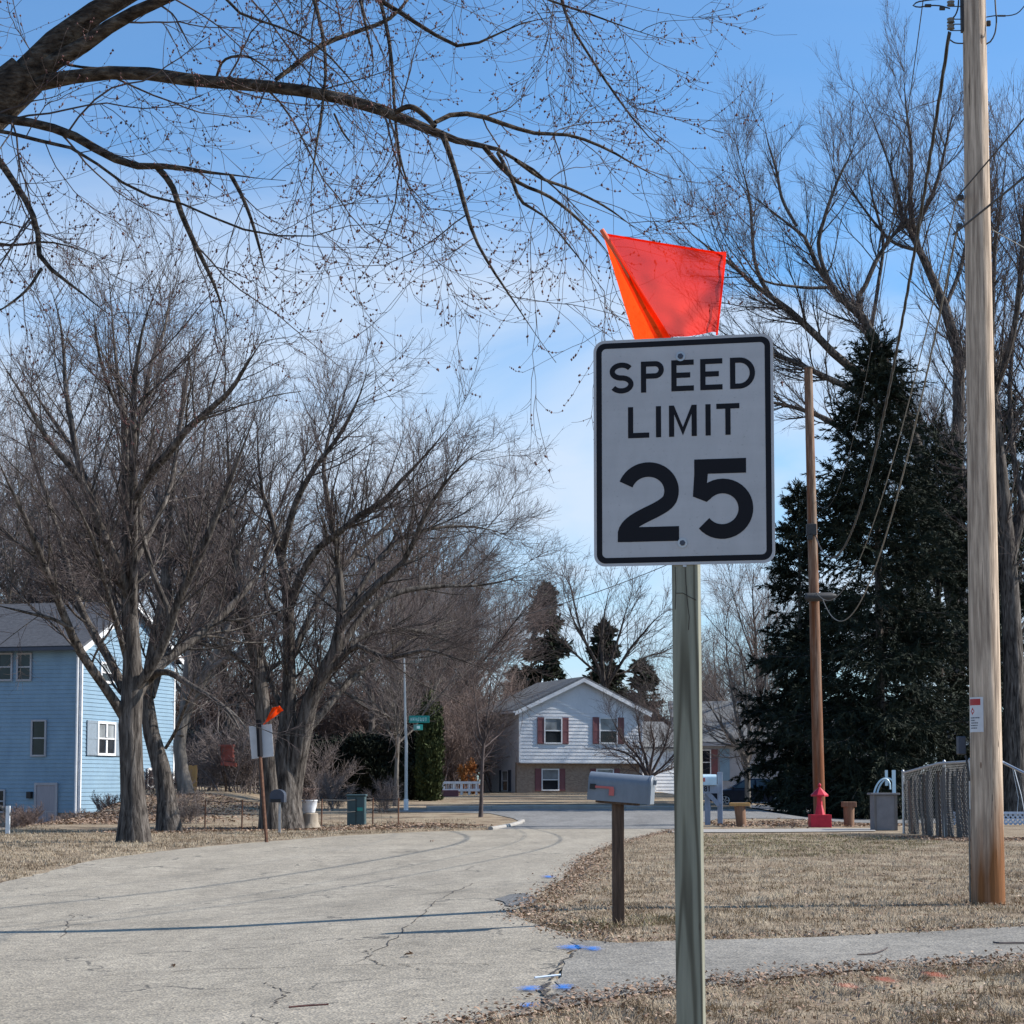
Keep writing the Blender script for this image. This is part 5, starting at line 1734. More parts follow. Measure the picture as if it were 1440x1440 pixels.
window(root, wl, a, b, zb_, zt_, blind=False, ft=.07, frame='grey_siding')
a, zt_ = wl.uv(80, 1104); b, zb_ = wl.uv(51, 1172)
m_ = MB(); m_.box(wl.p((a + b) / 2, (zt_ + zb_) / 2, .05), (b - a, .06, zt_ - zb_), wl.ax); dr = m_.build('door', 'door', root)
m_ = MB()
for s_ in (a - .03, b + .03):
    m_.box(wl.p(s_, (zt_ + zb_) / 2, .06), (.09, .1, zt_ - zb_), wl.ax)
m_.box(wl.p((a + b) / 2, zt_ + .05, .06), (b - a + .15, .1, .1), wl.ax); m_.box(wl.p((a + b) / 2, zt_ * .45 + zb_ * .55, .085), (b - a - .05, .012, .03), wl.ax); m_.box(wl.p((a + b) / 2, zt_ * .25 + zb_ * .75, .085), (.02, .012, (zt_ - zb_) * .45), wl.ax)
m_.build('frame', 'grey_siding', dr)
m_ = MB(); c = wl.p(wl.uv(43.5, 1118)[0], wl.uv(43.5, 1118)[1], .12); m_.box(c, (.2, .2, .28), wl.ax); m_.build('wall_lamp', 'black', root)
# small wooden steps and rail at frame edge
sp = G(4, 1172)
root = thing('wooden_stairs', sp, 'small weathered wooden steps with a white post at the far left edge', 'stairs')
for i in range(4):
    m_ = MB(); m_.box(sp + [-.25 - .28 * i, .2, .12 + .2 * i], (.3, 1.2, .05)); m_.build('tread', 'grey_wood', root)
m_ = MB(); m_.box(P(11, 1160, sp[1] - .3), (.1, .1, 1.0)); m_.build('rail_post', 'white_paint', root)
m_ = MB(); m_.tube([P(-20, 1128, sp[1] - .3), P(2, 1135, sp[1] - .3), P(15, 1146, sp[1] - .3)], .05, 6); m_.build('handrail', 'grey_wood', root)

# ---- grey house at right, partly hidden by post and spruce
GO = np.array([(955 - HX) / F_PX * 122, 122.0])
wgr = Wall([*GO, 0], [1, 0], [0, -1])
root = thing('grey_house', [GO[0], GO[1], .0], 'low grey house with shingled roof right of the sign post behind the car', 'house')
siding(wgr, -.3, wgr.uv(1000, 1047)[1], lambda z: 0, lambda z: 15.0, .2).build('wall', 'grey_siding', root)
zt_ = wgr.uv(1000, 1046)[1]; zr_ = wgr.uv(1000, 1000)[1]
a = wgr.p(-.4, zt_, .5); b = wgr.p(15.4, zt_, .5); c = wgr.p(15.4, zr_ + .7, -4); d = wgr.p(-.4, zr_ + .7, -4)
rf = roof_slab(root, a, b, c, d, .14, 'roof_grey')
m_ = MB(); m_.box((a + b) / 2 + [0, -.04, -.04], (15.8, .06, .22)); m_.build('fascia', 'grey_siding', rf)
wgs = Wall([*GO, 0], [0, 1], [-1, 0]); m_ = siding(wgs, -.3, zt_, lambda z: 0, lambda z: 8.0, .2); m_.build('wall', 'grey_siding', root)
a, z1_ = wgr.uv(986, 1054); b, z0_ = wgr.uv(1000, 1090)
window(root, wgr, a, b, z0_, z1_, sh='shutter', shw=.42, blind=False)
m_ = MB(); a, z1_ = wgr.uv(1012, 1053); b, z0_ = wgr.uv(1026, 1098); m_.box(wgr.p((a + b) / 2, (z0_ + z1_) / 2, .05), (b - a, .06, z1_ - z0_), wgr.ax); m_.build('garage_door', 'vinyl_blue', root)
# ---- white shed-like building at far right behind the pole
SO = np.array([(1336 - HX) / F_PX * 96, 96.0])
wsh = Wall([*SO, 0], [1, 0], [0, -1])
root = thing('white_outbuilding', [SO[0], SO[1], .0], 'pale building with siding behind the pale utility pole and fence', 'building')
zt_ = wsh.uv(1400, 1036)[1]
siding(wsh, -.2, zt_, lambda z: 0, lambda z: 3.25, .16).build('wall', 'vinyl_white', root)
ws2 = Wall([SO[0] + 3.25, SO[1], 0], [0, 1], [1, 0]); siding(ws2, -.2, zt_, lambda z: 0, lambda z: 5, .16).build('wall', 'vinyl_white', root)
roof_slab(root, wsh.p(-.3, zt_ - .05, .4), wsh.p(3.6, zt_ - .05, .4), wsh.p(3.6, zt_ + 1.1, -2.6), wsh.p(-.3, zt_ + 1.1, -2.6), .12, 'roof_grey')
roof_slab(root, wsh.p(-.3, zt_ - .05, -5.6), wsh.p(3.6, zt_ - .05, -5.6), wsh.p(3.6, zt_ + 1.1, -2.6), wsh.p(-.3, zt_ + 1.1, -2.6), .12, 'roof_grey')

# ---- white rail fence and low wall left of the white house
q0 = G(622, 1121); q0 = np.array([(622 - HX) / F_PX * 100, 100.0, float(tz(-3.7, 100))])
zz_ = lambda px, py: P(px, py, 100)[2]
root = thing('rail_fence', [P(650, 1110, 100)[0], 100, .7], 'white slatted rail fence left of the white house', 'fence')
for x in (624, 638, 649, 660, 670, 677):
    m_ = MB(); m_.box([P(x, 1108, 100)[0], 100, (zz_(x, 1100) + .5) / 2], (.12, .12, zz_(x, 1100) - .5)); m_.build('post', 'white_paint', root)
for py in (1100.5, 1111):
    m_ = MB(); m_.box([P(650, 1100, 100)[0], 100 - .07, zz_(650, py)], (2.05, .05, .13)); m_.build('rail', 'white_paint', root)
m_ = MB()
for x in np.arange(625, 677, 3.2):
    m_.box([P(x, 1106, 100)[0], 100 - .03, zz_(x, 1106)], (.03, .03, .42))
m_.build('picket', 'white_paint', root)
root = thing('garden_wall', [P(634, 1116, 95)[0], 95, .6], 'low dark red timber edging left of the white rail fence', 'edging')
m_ = MB(); m_.box([P(633, 1116, 95)[0], 95, P(633, 1116, 95)[2] - .2], (.85, .2, .75)); m_.build('timber', 'shutter', root, bevel=.03)

# ================================================================== CAR
CD = 98.0
cx = P(1054, 1134, CD)[0]; cz = P(1054, 1134.5, CD)[2]; cz = max(cz, float(tz(cx, CD)) + .0)
car = thing('parked_car', [cx, CD, cz], 'dark blue car parked facing left, mostly hidden behind the spruce', 'car')
S = 1.0


def cpt(x, y, z):
    return np.array([cx + x, CD + y, cz + z])


prof = [(-2.25, .32), (-2.28, .55), (-2.18, .72), (-1.9, .82), (-1.1, .93), (1.2, .98), (2.15, .93), (2.28, .75), (2.26, .35), (1.9, .26), (-1.95, .24)]
m_ = MB(); m_.prism([cpt(x, -.88, z) for x, z in prof][::-1], [0, 1.76, 0]); body = m_.build('body', 'car_paint', car, bevel=.09)
cab = [(-1.15, .90), (-.35, 1.40), (.1, 1.46), (.85, 1.44), (1.75, 1.02), (1.8, .92)]
m_ = MB()
A_ = [cpt(x, -.80 + max(0, z - .92) * .28, z) for x, z in cab]; B_ = [cpt(x, .80 - max(0, z - .92) * .28, z) for x, z in cab]
k = len(cab)
m_.add(A_ + B_, [list(range(k)), [i + k for i in range(k)][::-1]] + [[i, i + k, (i + 1) % k + k, (i + 1) % k] for i in range(k)])
m_.build('cabin', 'car_paint', car, bevel=.04)
sidez = lambda z: -.80 + max(0, z - .92) * .28 - .012
for nm, pl in (('side_window', [(-.92, .97), (-.34, 1.33), (.18, 1.39), (.2, .97)]), ('side_window', [(.28, .97), (.26, 1.39), (.8, 1.37), (1.42, 1.05), (1.35, .97)])):
    m_ = MB(); V = [cpt(x, sidez(z), z) for x, z in pl]; m_.add(V, [list(range(len(V)))[::-1]]); m_.build(nm, 'car_glass', car)
m_ = MB(); m_.quad(cpt(-1.13, -.66, .935), cpt(-.40, -.58, 1.385), cpt(-.40, .58, 1.385), cpt(-1.13, .66, .935)); w_o = m_.build('windscreen', 'blind', car); w_o.location = (-.018, 0, .02)
for x in (-1.36, 1.38):
    for sy in (-.80, .80):
        wh = MB()
        th = np.linspace(0, 2 * math.pi, 28, endpoint=False)
        rings = [(.20, -.10), (.31, -.11), (.335, -.08), (.335, .08), (.31, .11), (.20, .10)]
        V = [cpt(x + r_ * math.cos(a), sy + y_, .335 + r_ * math.sin(a)) for r_, y_ in rings for a in th]
        Fc = [[j * 28 + i, j * 28 + (i + 1) % 28, (j + 1) * 28 + (i + 1) % 28, (j + 1) * 28 + i] for j in range(5) for i in range(28)]
        wh.add(V, Fc); wo = wh.build('wheel', 'tyre', car, smooth=True)
        rm = MB(); sgn = -1 if sy < 0 else 1
        for s_ in range(5):
            a = s_ * 1.2566
            rm.prism([cpt(x + r_ * math.cos(a + d_), sy + sgn * .09, .335 + r_ * math.sin(a + d_)) for r_, d_ in ((.03, -.6), (.2, -.2), (.2, .2), (.03, .6))], [0, sgn * .02, 0])
        rm.tube([cpt(x + .205 * math.cos(a), sy + sgn * .1, .335 + .205 * math.sin(a)) for a in np.linspace(0, 6.283, 25)], .018, 6, False)
        rm.build('rim', 'rim', wo)
for sy in (-.6, .6):
    m_ = MB(); m_.box(cpt(-2.22, sy, .66), (.1, .36, .12)); m_.build('headlight', 'rim', car, bevel=.03)
m_ = MB(); m_.box(cpt(-.95, -.98, .99), (.14, .2, .12)); m_.build('mirror', 'car_paint', car, bevel=.03)

# ================================================================== RIGHT-HAND SMALL THINGS
e0 = G(1013, 1160); ED = e0[1]
root = thing('mailbox', e0, 'pale mailbox on braced blue-grey posts with number 81, right of the sign post', 'mailbox')
pz = lambda px, py, off=0: P(px, py, ED + off)
m_ = MB(); m_.box((e0 + pz(1012, 1088)) / 2, (.15, .13, pz(1012, 1088)[2] - e0[2] + .1)); m_.build('post', 'blue_post', root, bevel=.01)
m_ = MB(); a = pz(995, 1160, .05); b = pz(995, 1112, .05); m_.box((a + b) / 2, (.16, .13, b[2] - a[2] + .1)); m_.build('post', 'blue_post', root, bevel=.01)
m_ = MB(); a = pz(996, 1116, -.09); b = pz(1010, 1131, -.09); d_ = nrm(b - a); m_.box((a + b) / 2, (np.linalg.norm(b - a) + .1, .05, .13), np.array([d_, [0, 1, 0], np.cross(d_, [0, 1, 0])])); m_.build('brace', 'blue_post', root)
m_ = MB(); m_.box(pz(997, 1109.2, -.12), (.66, .04, .27)); bd_ = m_.build('number_board', 'blue_post', root)
bc = pz(992.5, 1109.2, -.145)
lt = letters([('8', -.105 + .09, .0 + .09, -.085, .085, .032), ('1', .03 + .09, .075 + .09, -.085, .085, .032)], lambda x, y, k: bc + np.array([x - .04, -k * 1e-5, -y]))
lt.build('house_number', 'sign_black', bd_)
m_ = MB(); c = pz(995, 1096.5, -.1)
w_, h_ = .28, .17
V = lambda x: [c + np.array([x, y, z]) for y, z in [(-.14, -.16), (-.14, .02)] + [(.14 * math.cos(a), .03 + .13 * math.sin(a)) for a in np.linspace(math.pi, 0, 9)] + [(.14, -.16)]]
sweep(m_, [V(-.28), V(.26)]); m_.build('box', 'pale_blue', root)
m_ = MB(); m_.box(c + [-.12, -.15, .0], (.06, .01, .12)); m_.build('flag', 'red_flag', root)

# red lawn ornament (roofed lantern on flared column and box)
o0 = G(1153, 1163); OD = o0[1]; s_ = OD / F_PX
root = thing('lawn_ornament', o0, 'red wooden lawn ornament with peaked roof in front of the brown pole', 'lawn ornament')
hz = lambda py: P(1153, py, OD)[2] - o0[2]
m_ = MB(); m_.box(o0 + [0, 0, hz(1145.5) / 2 - .02], (29 * s_, 25 * s_, hz(1145.5) + .04)); m_.build('base', 'red_paint', root, bevel=.01)
m_ = MB(); V = []
for r_, py in ((7.5, 1145.4), (4.2, 1132), (3.6, 1118)):
    for a in np.linspace(0, 2 * math.pi, 8, endpoint=False) + .39:
        V.append(o0 + [r_ * s_ * math.cos(a) - .0, r_ * s_ * math.sin(a), hz(py)])
m_.add(V, [[j * 8 + i, j * 8 + (i + 1) % 8, (j + 1) * 8 + (i + 1) % 8, (j + 1) * 8 + i] for j in range(2) for i in range(8)]); m_.build('column', 'red_paint', root)
m_ = MB(); V = [o0 + [12.5 * s_ * math.cos(a), 12.5 * s_ * math.sin(a), hz(1117.5)] for a in np.linspace(0, 2 * math.pi, 8, endpoint=False) + .39]
V2 = [v - [0, 0, .05] for v in V]
apx = o0 + [0, 0, hz(1106)]
m_.add(V + V2 + [apx], [[i, (i + 1) % 8, 16] for i in range(8)] + [[i + 8, (i + 1) % 8 + 8, (i + 1) % 8, i][::1] for i in range(8)] + [[i + 8 for i in range(8)][::-1]])
rf = m_.build('roof', 'red_paint', root)
m_ = MB(); m_.lathe(apx - [0, 0, .03], [(.02, 0), (.05, .05), (.05, .09), (.01, .13)], 10); m_.build('finial', 'red_paint', rf)

for px, top, lab, tilt in ((1043, 1131, 'log pedestal with a pale plank top beside the number 81 mailbox', -.06), (1194, 1131, 'dark log pedestal with a square top right of the red ornament', .0)):
    l0 = G(px, 1162.5); lD = l0[1]; q = lD / F_PX
    root = thing('log_pedestal', l0, lab, 'pedestal', 'log pedestals in the planting strip')
    h = P(px, top + 2.5, lD)[2] - l0[2]
    m_ = MB(); m_.tube([l0 - [0, 0, .05], l0 + [tilt * .5, 0, h * .5], l0 + [tilt, 0, h]], [7.3 * q, 7.6 * q, 8.0 * q], 12); m_.build('log', 'log', root, smooth=True)
    m_ = MB(); m_.box(l0 + [tilt, 0, h + .05], ((28 if tilt else 19) * q, 16 * q, .1 if tilt else .16)); m_.build('slab_top', 'plank' if tilt else 'log', root, bevel=.015)

n0 = G(1246, 1168); ND = n0[1]; q = ND / F_PX
root = thing('storage_bin', n0, 'square grey bin with a flat overhanging lid at the fence end', 'bin')
h = P(1246, 1118, ND)[2] - n0[2]
m_ = MB(); m_.box(n0 + [0, .3, h / 2], (33 * q, 30 * q, h)); bo = m_.build('body', 'bin_grey', root, bevel=.015)
m_ = MB(); m_.box(n0 + [0, .3, h + .03], (40 * q, 36 * q, .055)); m_.build('lid', 'bin_grey', root, bevel=.012)
m_ = MB()
for sx in (-14.5, 14.5):
    m_.box(n0 + [sx * q, .3 - 15.3 * q, h / 2], (3.6 * q, .02, h - .02))
m_.build('corner_batten', 'grey_wood', bo)
root = thing('plastic_hoop_rack', n0 + [.1, .3, h + .06], 'pale blue plastic hoops standing on the grey bin', 'hoop rack')
for dx, dd, rr in ((-3, .15, 11), (4, .3, 12)):
    m_ = MB(); c = n0 + [dx * q, .3 + dd - .25, h + .06]
    m_.tube([c + [rr * q * math.cos(a) + 4 * q * math.sin(a), 0, 20 * q * math.sin(a)] for a in np.linspace(math.pi, .25, 14)], .028, 6); m_.build('hoop', 'pale_blue', root, smooth=True)
m_ = MB(); m_.box(n0 + [15 * q, .3, h + 18 * q], (.09, .09, 34 * q)); m_.box(n0 + [5 * q, .35, h + 24 * q], (.07, .07, 22 * q)); m_.build('upright', 'pale_blue', root)

# chain-link fence with slats behind the pale pole
f0 = G(1271, 1172); f1 = G(1322, 1177); f2 = G(1366, 1181)
f1 = np.array([*(f0 + (f2 - f0) * .55)[:2], 0]); f1[2] = float(tz(f1[0], f1[1])); f1 += [.16, 0, 0]
t0_ = P(1270, 1087, f0[1]); t1_ = P(1321, 1073.5, f1[1]); t2_ = P(1364, 1071, f2[1])
root = thing('chain_link_fence', f1, 'sagging chain-link fence with leaning boards woven behind it', 'fence')
rail = MB(); rail.tube([t0_, t1_, t2_], .035, 8); rail.build('top_rail', 'steel', root, smooth=True)
for a, b in ((f0, t0_), (f1, t1_), (f2, t2_)):
    m_ = MB(); m_.tube([a - [0, 0, .1], [a[0], a[1], b[2] + .03]], .036, 8); m_.lathe([a[0], a[1], b[2] + .02], [(.04, 0), (.045, .03), (.01, .07)], 8); m_.build('post', 'steel', root, smooth=True)
wm = []
for (a, b, ta, tb2) in ((f0, f1, t0_, t1_), (f1, f2, t1_, t2_)):
    L_ = np.linalg.norm((b - a)[:2]); ha = ta[2] - a[2]; hb = tb2[2] - b[2]
    H_ = (ha + hb) / 2
    sp_ = .115
    nn = int((L_ + H_) / sp_)
    bow = lambda u, v: .10 * math.sin(v * math.pi) * math.sin(u * math.pi)

    def fpt(u, v):
        base = a * (1 - u) + b * u
        tp_ = ta * (1 - u) + tb2 * u
        q_ = base * (1 - v) + np.array([base[0], base[1], tp_[2]]) * v
        return q_ + np.array([-.9, -.1, 0]) * bow(u, v)
    for k in range(nn):
        for sg in (1, -1):
            x0 = k * sp_ - (H_ if sg == 1 else 0)
            s0, s1 = 0.0, H_
            # x = x0 + sg*s
            lo = max(0, -x0) if sg == 1 else max(0, x0 - L_)
            hi = min(H_, L_ - x0) if sg == 1 else min(H_, x0)
            if hi - lo < .05:
                continue
            zs = np.linspace(lo, hi, 7)
            wm.append([fpt(min(1, max(0, (x0 + sg * z_) / L_)), z_ / H_) for z_ in zs])
wm = np.array(wm)
nb_ = NB(); nb_.add(*tubes(wm, np.full(wm.shape[:2], .0052), 3)); nb_.build('wire_mesh', 'fence_wire', root)
gsl = np.random.default_rng(12)
for i in range(23):
    u = (i + .5) / 23
    base = f0 * (1 - u) + f2 * u; tpz = (t0_ * (1 - u) + t2_ * u)[2] + (.05 if .3 < u < .8 else 0)
    off = np.array([.12, .03, 0])
    hh_ = (tpz - base[2]) * gsl.uniform(.84, .97)
    ln = gsl.normal() * .05 + .10
    if i in (4, 9, 16):
        continue
    d_ = nrm(f2 - f0); 
    m_ = MB()
    a = base + off; b = a + [0, 0, hh_] - d_ * ln * 1.5
    wv = d_ * gsl.uniform(.07, .12); tn = np.array([.02, 0, 0])
    m_.prism([a - wv, a + wv, b + wv, b - wv], tn)
    m_.build('slat_board', 'log' if i == 1 else ('old_wood' if i in (2, 6, 11, 14, 19) else 'grey_wood'), root)
# second, lower run to the right of the pole with a slanting rail
g0 = G(1412, 1182); gD = g0[1] + 3
root = thing('chain_link_fence', [P(1425, 1160, gD)[0], gD, 0], 'slanting galvanised rail and gate brace right of the pale pole', 'fence')
m_ = MB(); m_.tube([P(1403, 1068, gD), P(1412, 1073, gD), P(1440, 1087, gD - .4), P(1500, 1112, gD - 1)], .035, 8); m_.build('rail', 'steel', root, smooth=True)
m_ = MB(); m_.tube([P(1426, 1081, gD), P(1436, 1118, gD - .1), P(1444, 1160, gD - .2)], .012, 5); m_.tube([P(1424, 1081, gD), P(1432, 1122, gD - .1), P(1430, 1150, gD - .2)], .008, 5); m_.build('brace_wire', 'steel', root)
m_ = MB(); m_.tube([[P(1470, 1170, gD)[0], gD - .8, -.1], P(1470, 1099, gD - .8)], .035, 8); m_.build('post', 'steel', root)
# lattice skirt
ld = 60.0
root = thing('lattice_panel', [P(1440, 1160, ld)[0], ld, 0], 'low pale lattice panel at the base of the dark tree at right', 'lattice')
x0, x1 = P(1318, 1150, ld)[0], P(1475, 1150, ld)[0]; z0, z1 = P(1400, 1163, ld)[2], P(1400, 1143, ld)[2]
m_ = MB(); Hh = z1 - z0; sp_ = .15
for k in range(int((x1 - x0 + Hh) / sp_)):
    for sg in (1, -1):
        xs = x0 + k * sp_ - (Hh if sg == 1 else 0)
        lo = max(0, x0 - xs) if sg == 1 else max(0, xs - x1); hi = min(Hh, x1 - xs) if sg == 1 else min(Hh, xs - x0)
        if hi - lo < .04: continue
        a = np.array([xs + sg * lo, ld + .011 * sg, z0 + lo]); b = np.array([xs + sg * hi, ld + .011 * sg, z0 + hi]); d_ = nrm(b - a)
        m_.box((a + b) / 2, (np.linalg.norm(b - a), .02, .045), np.array([d_, [0, 1, 0], np.cross(d_, [0, 1, 0])]))
lw = m_.build('lattice', 'lattice', root)
for z_ in (z0, z1):
    m_ = MB(); m_.box([(x0 + x1) / 2, ld - .03, z_], (x1 - x0, .05, .07)); m_.build('rail', 'lattice', root)

# sticks lying on pavement
def stick(pl, r, m, label, z=.03):
    q = [G(*a) + [0, 0, z] for a in pl]
    mm = MB(); mm.tube(resample(np.array(q), len(q) * 3), r, 5); o = mm.build('fallen_stick', m, origin=q[0]); tag(o, label, 'stick', 'sticks fallen on the pavement')


stick([(1206, 1348), (1222, 1347), (1238, 1343), (1248, 1338)], .006, 'twig', 'thin dark stick lying on the driveway right of the sign post')
stick([(1397, 1330), (1402, 1331), (1425, 1331), (1450, 1331)], .008, 'twig', 'dark stick on the driveway at the right edge of the picture')
stick([(752, 1381), (770, 1379), (788, 1377)], .008, 'lattice', 'pale short stick beside the dark seam at the driveway mouth')
stick([(406, 1423), (430, 1421), (462, 1419)], .006, 'bud', 'reddish brown stick lying on the road at the bottom')
for k, (px, py) in enumerate(((247, 1362), (577, 1347), (608, 1185))):
    g_ = np.random.default_rng(40 + k); c = G(px, py)
    V, Fq = leaves(np.repeat(c[None, :2], 5, 0) + g_.normal(size=(5, 2)) * .02, g_, .035)
    o = link_mesh('curled_leaf', V, Fq, 'leaf_litter', origin=c)
    tag(o, ['curled brown leaf on the road, nearest the left edge', 'curled brown leaf on the road in front of the driveway mouth', 'small dark leaf far up the road by the left verge'][k], 'leaf', 'single leaves on the road')

# ================================================================== TREES
def zpx(pts, s, ox, oy):
    """points read off an enlarged crop -> photo pixels"""
    return [(ox + x / s, oy + y / s, w) for x, y, w in pts]


def merged(first, rest):
    return first + rest


# ---- overhanging silver maple, near left; trunk stands left of the picture
MT = 12.5
tb0 = ground(-5.9, 13.6)
tl = []


def ml(pts, d0, dd, n=16):
    tl.append(limb(pts, MT + d0, dd, n, ws=.80))


trunk_w = np.array([[tb0[0], tb0[1], tb0[2] - .2, .36], [tb0[0] + .05, tb0[1] - .1, 1.4, .29], [tb0[0] + .5, tb0[1] - .4, 3.0, .27], [*P(-90, 215, MT), .20], [*P(0, 140, MT), .155], [*P(38, 105, MT), .145]])
q = resample(trunk_w, 16); tl.append((q[:, :3], q[:, 3]))
ml([(30, 112, 56), (55, 85, 50), (80, 58, 46), (110, 32, 42), (160, 4, 38), (230, -40, 32), (330, -105, 24), (450, -150, 18), (600, -175, 14), (760, -185, 10), (900, -178, 6), (1000, -160, 3)], 0, 0)
ml([(45, 108, 40), (75, 88, 30), (120, 62, 27), (165, 30, 24), (200, 12, 22), (260, -14, 18), (340, -60, 13), (430, -95, 9), (540, -110, 6), (640, -100, 3)], .0, -.6)
ml([(48, 118, 30), (80, 112, 26), (130, 104, 25), (200, 103, 24), (265, 112, 23), (330, 118, 22), (400, 124, 22), (470, 136, 21), (540, 156, 20), (600, 181, 17), (650, 200, 13), (700, 210, 10), (745, 235, 8), (790, 272, 6), (835, 318, 4)], 0, -1.2)
ml([(-78, 195, 26), (-60, 172, 22), (-30, 163, 18), (10, 168, 16), (60, 176, 16), (110, 194, 16), (150, 218, 15), (190, 233, 13), (240, 234, 10), (290, 242, 8), (335, 247, 5), (365, 251, 3.5), (402, 254, 1.5)], 0, -.7)
ml([(222, 236, 12), (240, 258, 11), (255, 300, 10), (275, 345, 9), (292, 380, 7), (305, 410, 5), (316, 450, 3), (326, 492, 1.2)], -.35, -.5)
ml([(325, 247, 8), (340, 275, 7), (352, 305, 6), (364, 345, 5), (372, 378, 2.5), (380, 405, 1.2)], -.65, -.3)
ml([(-82, 205, 22), (-50, 190, 18), (-10, 215, 14), (15, 250, 12), (38, 285, 11), (52, 320, 10), (58, 365, 9), (80, 385, 7), (115, 412, 5), (150, 440, 3), (185, 462, 1.2)], 0, -.8)
ml([(58, 378, 6), (40, 405, 5), (10, 430, 4), (-15, 445, 3)], -.5, -.4)
ml([(-72, 195, 14), (-30, 180, 8), (40, 195, 7), (100, 208, 6), (150, 240, 5), (190, 268, 5), (260, 288, 4), (340, 322, 4), (440, 332, 3), (520, 312, 2.5), (590, 328, 2)], 0, -1.3)
ml([(555, 158, 9), (575, 150, 10), (600, 165, 10), (612, 178, 9)], -.9, -.05)
ml([(612, 172, 8), (640, 160, 9), (670, 162, 9), (710, 175, 8), (750, 187, 7), (800, 190, 6), (850, 208, 5), (900, 236, 4), (950, 262, 2.5)], -.95, .8)
ml([(622, 188, 12), (632, 215, 10), (643, 250, 9), (655, 295, 8), (668, 335, 6), (690, 375, 5), (720, 420, 3.5), (760, 480, 2), (782, 510, 1.5)], -1.0, -.6)
ml([(680, 206, 9), (705, 235, 9), (728, 256, 7), (770, 275, 6), (820, 315, 5), (868, 372, 3)], -1.05, .5)
ml([(700, 215, 7), (718, 248, 7), (735, 285, 6), (760, 300, 4), (800, 345, 3), (850, 410, 2)], -1.1, -.7)
ml([(725, 225, 7), (760, 250, 6), (800, 265, 5), (850, 290, 4), (905, 330, 2.5)], -1.1, 1.0)
ml([(388, 112, 8), (420, 88, 9), (450, 65, 9), (500, 45, 8), (545, 28, 7), (585, -15, 4), (620, -60, 2)], -.5, .6)
ml([(430, -145, 12), (450, -85, 11), (485, -32, 10), (540, 4, 9), (570, 22, 8), (610, 48, 7), (655, 66, 6), (690, 52, 5), (750, 28, 3.5), (800, 24, 2.5)], 0, -.2)
ml([(536, 6, 7), (545, 45, 7), (552, 100, 6), (556, 170, 5), (566, 235, 4), (590, 290, 2.5), (620, 310, 2)], -.1, -.9)
ml([(400, -132, 10), (418, -75, 9), (435, -20, 8), (450, 30, 7), (458, 90, 6), (452, 160, 5), (442, 225, 4), (437, 290, 3), (442, 340, 2)], 0, -1.1)
ml([(470, -152, 7), (485, -85, 6), (502, -20, 5), (515, 40, 5), (525, 90, 4), (520, 130, 3)], 0, -.6)
ml([(745, -183, 7), (762, -110, 6), (780, -35, 5), (800, 30, 5), (830, 80, 4.5), (870, 140, 4), (910, 190, 3), (950, 225, 2), (975, 280, 1.5)], 0, -.4)
ml([(600, -174, 8), (640, -105, 7), (690, -45, 5), (760, -5, 4.5), (830, 20, 4), (900, 45, 3), (950, 60, 2)], 0, -.5)
ml([(215, -28, 9), (255, -32, 8), (300, -18, 6), (340, 20, 5), (385, 35, 4), (440, 60, 4), (500, 120, 3), (560, 190, 2.5)], -.45, -1.2)
ml([(305, 107, 5), (312, 88, 5), (340, 78, 4), (370, 92, 3), (395, 115, 2)], -.5, -.4)
ml([(470, 160, 4), (485, 190, 4), (500, 208, 2)], -.9, -.1)
ml([(20, 118, 12), (34, 92, 8), (62, 82, 6), (100, 92, 5), (170, 98, 4), (240, 105, 3)], 0, -.2)
ml([(-110, 260, 16), (-80, 305, 11), (-40, 332, 8), (20, 345, 5), (60, 340, 4), (120, 355, 3), (150, 372, 2)], .1, -.3)
NT = len(tl)
build_tree('silver_maple', tb0, 'large silver maple overhanging from the left, its budding twigs filling the upper sky', 'tree', tl,
           [dict(src=-1, total=200, t0=.12, t1=.97, ang=.75, angsd=.3, L=.98, Lsd=.45, nseg=10, wig=.12, trop0=-.15, trop1=.12, rr=.35, rmin=.0028, rmax=.0075, taper=.3, skip=1),
            dict(total=860, t0=.1, t1=.97, ang=.65, angsd=.25, L=.55, Lsd=.4, nseg=8, wig=.10, trop0=-.07, trop1=.20, rr=.55, rmin=.0019, rmax=.0032),
            dict(src=0, total=430, t0=.1, t1=.98, ang=.7, angsd=.3, L=.42, Lsd=.4, nseg=6, wig=.1, trop0=.02, trop1=.2, rr=.5, rmin=.0019, rmax=.003),
            dict(src=1, total=2300, t0=.25, t1=.99, ang=.8, angsd=.25, L=.14, Lsd=.4, nseg=4, wig=.10, trop0=.02, trop1=.2, rr=.7, rmin=.0015, rmax=.002)],
           'bark_near', 'twig', 77, kx=(14, 6, 4, 4, 4), bud=(10500, .0050), wood_levels=0)

